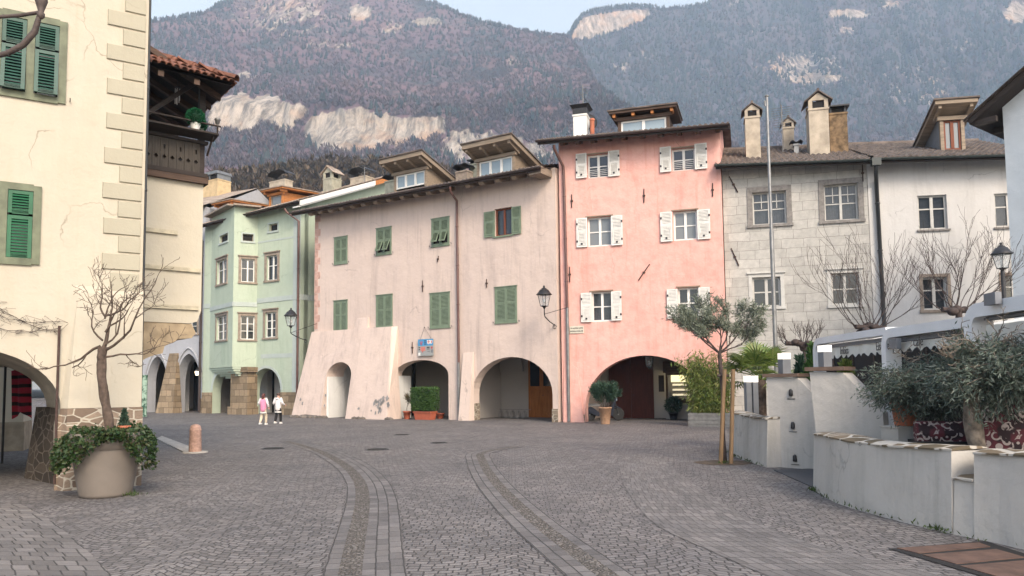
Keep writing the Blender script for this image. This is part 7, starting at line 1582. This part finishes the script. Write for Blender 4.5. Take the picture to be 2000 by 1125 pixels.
# bare pollarded trees before the white houses
def pollard(u, v, Y, du, up, n, lab, seed, r=.09):
    rng = random.Random(seed); q = at(u, v, Y); t = empty('bare_tree', (q.x, q.y, 0), 0, lab, 'tree', 'bare pollarded trees by the white houses'); m = MB(); m.tube([(0, 0, 0), (.03, 0, q.z*.5), (0, 0, q.z)], [r*1.3, r, r*.9], 9)
    for k in range(9): m.ball((rng.gauss(0, du*.16), rng.gauss(0, .12), q.z+rng.gauss(0, .06)), rng.uniform(.08, .14), .8, 8, 6)
    m.tube([(-du*.42, 0, q.z+.03), (du*.42, 0, q.z-.02)], .07, 7); m.build('trunk', M['bark_dark'], t); m = MB()
    for k in range(n):
        x = rng.uniform(-1, 1); grow(m, (x*du*.4, rng.gauss(0, .1), q.z), (x*.95+rng.gauss(0, .18), rng.gauss(0, .45), .75), up*rng.uniform(.42, .62)*(1-.15*abs(x)), .0135, 2, rng, .55, .30, (2, 4), .62, .13, None, 5, rmin=.0042, start=.3)
    m.build('branches', M['bark_dark'], t)
pollard(1700, 640, 21, 1.0, 2.9, 18, 'bare pollarded tree before the join of the two white houses', 3); pollard(1872, 606, 19, 1.0, 2.5, 18, 'bare pollarded tree before the white house, nearest the street lamp', 7); pollard(1570, 672, 22, 1.3, .8, 16, 'lowest bare clipped shrub under the stone block house', 9, .05)
# palm, conifers
q = at(1484, 742, 17.3); t = empty('palm', (q.x, q.y, 0), 0, 'fan palm rising behind the left gate pier', 'palm'); m = MB(); m.tube([(0, 0, 0), (0, 0, .7), (.03, 0, q.z)], [.14, .13, .11], 9); m.build('trunk', M['bark'], t); V = []; F = []; m = MB(); rng = random.Random(12)
for k in range(24):
    az = rng.uniform(0, 6.28); el = rng.uniform(-.25, 1.2); d = Vector((math.cos(az)*math.cos(el), math.sin(az)*math.cos(el), math.sin(el))); st = Vector((.03, 0, q.z)); Lp_ = rng.uniform(.35, .7); c_ = st+d*Lp_; m.tube([st, st.lerp(c_, .5)+Vector((0, 0, .04)), c_], [.016, .012, .009], 5); sdv = d.cross(Vector((0, 0, 1))).normalized(); up = sdv.cross(d)
    for j in range(19):
        a = -1.5+3.0*j/18; dd_ = (d*math.cos(a)+sdv*math.sin(a)); L = .60*(1-.12*abs(a)); w = (-d*math.sin(a)+sdv*math.cos(a))*.022; b0 = len(V); mid = c_+dd_*L*.5+up*.03; tip = c_+dd_*L+up*.02-Vector((0, 0, .10+.05*rng.random())); V += [c_, mid+w, tip, mid-w]; F.append((b0, b0+1, b0+2, b0+3))
m.build('stalk', plm, t); np_mesh('frond', [tuple(p) for p in V], F, plm, t)
def cone_tree(u, vt, vb, Y, r, mat, lab, n=2600):
    q = at(u, vt, Y); t = empty('conifer', (q.x, q.y, 0), 0, lab, 'conifer'); rs = np.random.RandomState(int(u)); z = rs.rand(n); ph = rs.rand(n)*6.283; rr = r*(1-z**1.6)*(.65+.35*rs.rand(n)**.5)*(1+.15*np.sin(ph*5+z*9)); P_ = np.stack([rr*np.cos(ph), rr*np.sin(ph), .1+z*(q.z-.1)], 1); D = np.stack([np.cos(ph)*.5, np.sin(ph)*.5, np.ones(n)], 1)+rs.normal(size=(n, 3))*.3; D /= np.linalg.norm(D, axis=1, keepdims=True); leaves('foliage', P_, D, .13, .05, mat, t, rs); m = MB(); m.tube([(0, 0, 0), (0, 0, q.z*.85)], [.05, .02], 6); m.build('trunk', M['bark'], t)
cone_tree(1652, 714, 800, 12.9, .30, thu, 'yellow-green conifer peeping over the right gate pier'); cone_tree(1588, 678, 740, 15.2, .38, boxl, 'dark green conifer between the two gate piers', 2600); cone_tree(1563, 700, 740, 15.8, .3, drk, 'darkest low conifer right of the fan palm', 1600)
# flagpole
q = at(1515, 690, 20.0); top = at(1496, 190, 20); t = empty('flagpole', (q.x, q.y, 0), 0, 'tall bare grey metal flagpole in front of the stone block house', 'flagpole'); zz_ = at(1506, 452, 20).z; m = MB(); m.tube([(0, 0, 0), (0, 0, zz_)], [.058, .056], 14); m.tube([(0, 0, zz_), (0, 0, top.z)], [.044, .038], 14); m.build('pole', M['steel'], t); m = MB(); m.ball((0, 0, top.z+.03), .06, .7, 12, 6); m.tube([(-.05, 0, top.z-.25), (-.06, 0, top.z-.1)], .03, 6); m.build('finial', M['steel'], t)
# weeds at the foot of the terrace walls and planter
rs = np.random.RandomState(2); pts = []
for l in (lnA, lnB, lnC):
    o_ = offs(l, -.085)
    for q in o_:
        if q.y < 5: continue
        k = rs.poisson(5 if rs.rand() < .45 else 1); pts += [(q.x+rs.normal()*.025, q.y+rs.normal()*.05, .0+rs.rand()*.03) for _ in range(k)]
for u, v, k, sg in ((1855, 1037, 90, .09), (1600, 960, 40, .05), (1440, 893, 40, .06), (266, 968, 60, .07), (1420, 906, 50, .06)):
    q = G(u, v); pts += [(q.x-.06+rs.normal()*sg, q.y+rs.normal()*sg*.6, rs.rand()*.03) for _ in range(k)]
D = rot_dirs(len(pts), rs, 1.0); D[:, 2] = np.abs(D[:, 2]); o = leaves('weeds', np.array(pts), D, .06, .016, leafmat('weed_leaves', [(.04, .07, .02), (.08, .12, .035), (.06, .07, .03)], .6, .2), None, rs); tag(o, 'small weeds and moss along the foot of the white walls', 'weeds', None, 'stuff')
# ---------------------------------------------------------------- every separate piece of these parts an object of its own
def split_pieces(o):
    bm = bmesh.new(); bm.from_mesh(o.data); bm.verts.ensure_lookup_table(); seen = {}; k = 0
    for v in bm.verts:
        if v.index in seen: continue
        st = [v]; seen[v.index] = k
        while st:
            a = st.pop()
            for e in a.link_edges:
                b = e.other_vert(a)
                if b.index not in seen: seen[b.index] = k; st.append(b)
        k += 1
    if k < 2: bm.free(); return
    for i in range(k):
        b2 = bm.copy(); b2.verts.ensure_lookup_table(); bmesh.ops.delete(b2, geom=[v for v in b2.verts if seen[v.index] != i], context='VERTS')
        if i == 0: b2.to_mesh(first := o.data.copy()); keep = first
        else:
            me = o.data.copy(); b2.to_mesh(me); c = o.copy(); c.data = me; scene.collection.objects.link(c)
        b2.free()
    o.data = keep; bm.free()
for o in list(bpy.data.objects):
    if o.type == 'MESH' and o.parent and o.name.split('.')[0] in ('string_course', 'foundation_rock', 'cap_post', 'floodlight', 'plinth', 'hook', 'screen_batten', 'display_shelf', 'shelf_light', 'window_rail', 'trim', 'arms_shield', 'cord', 'base_bar', 'bare_patch'): split_pieces(o)
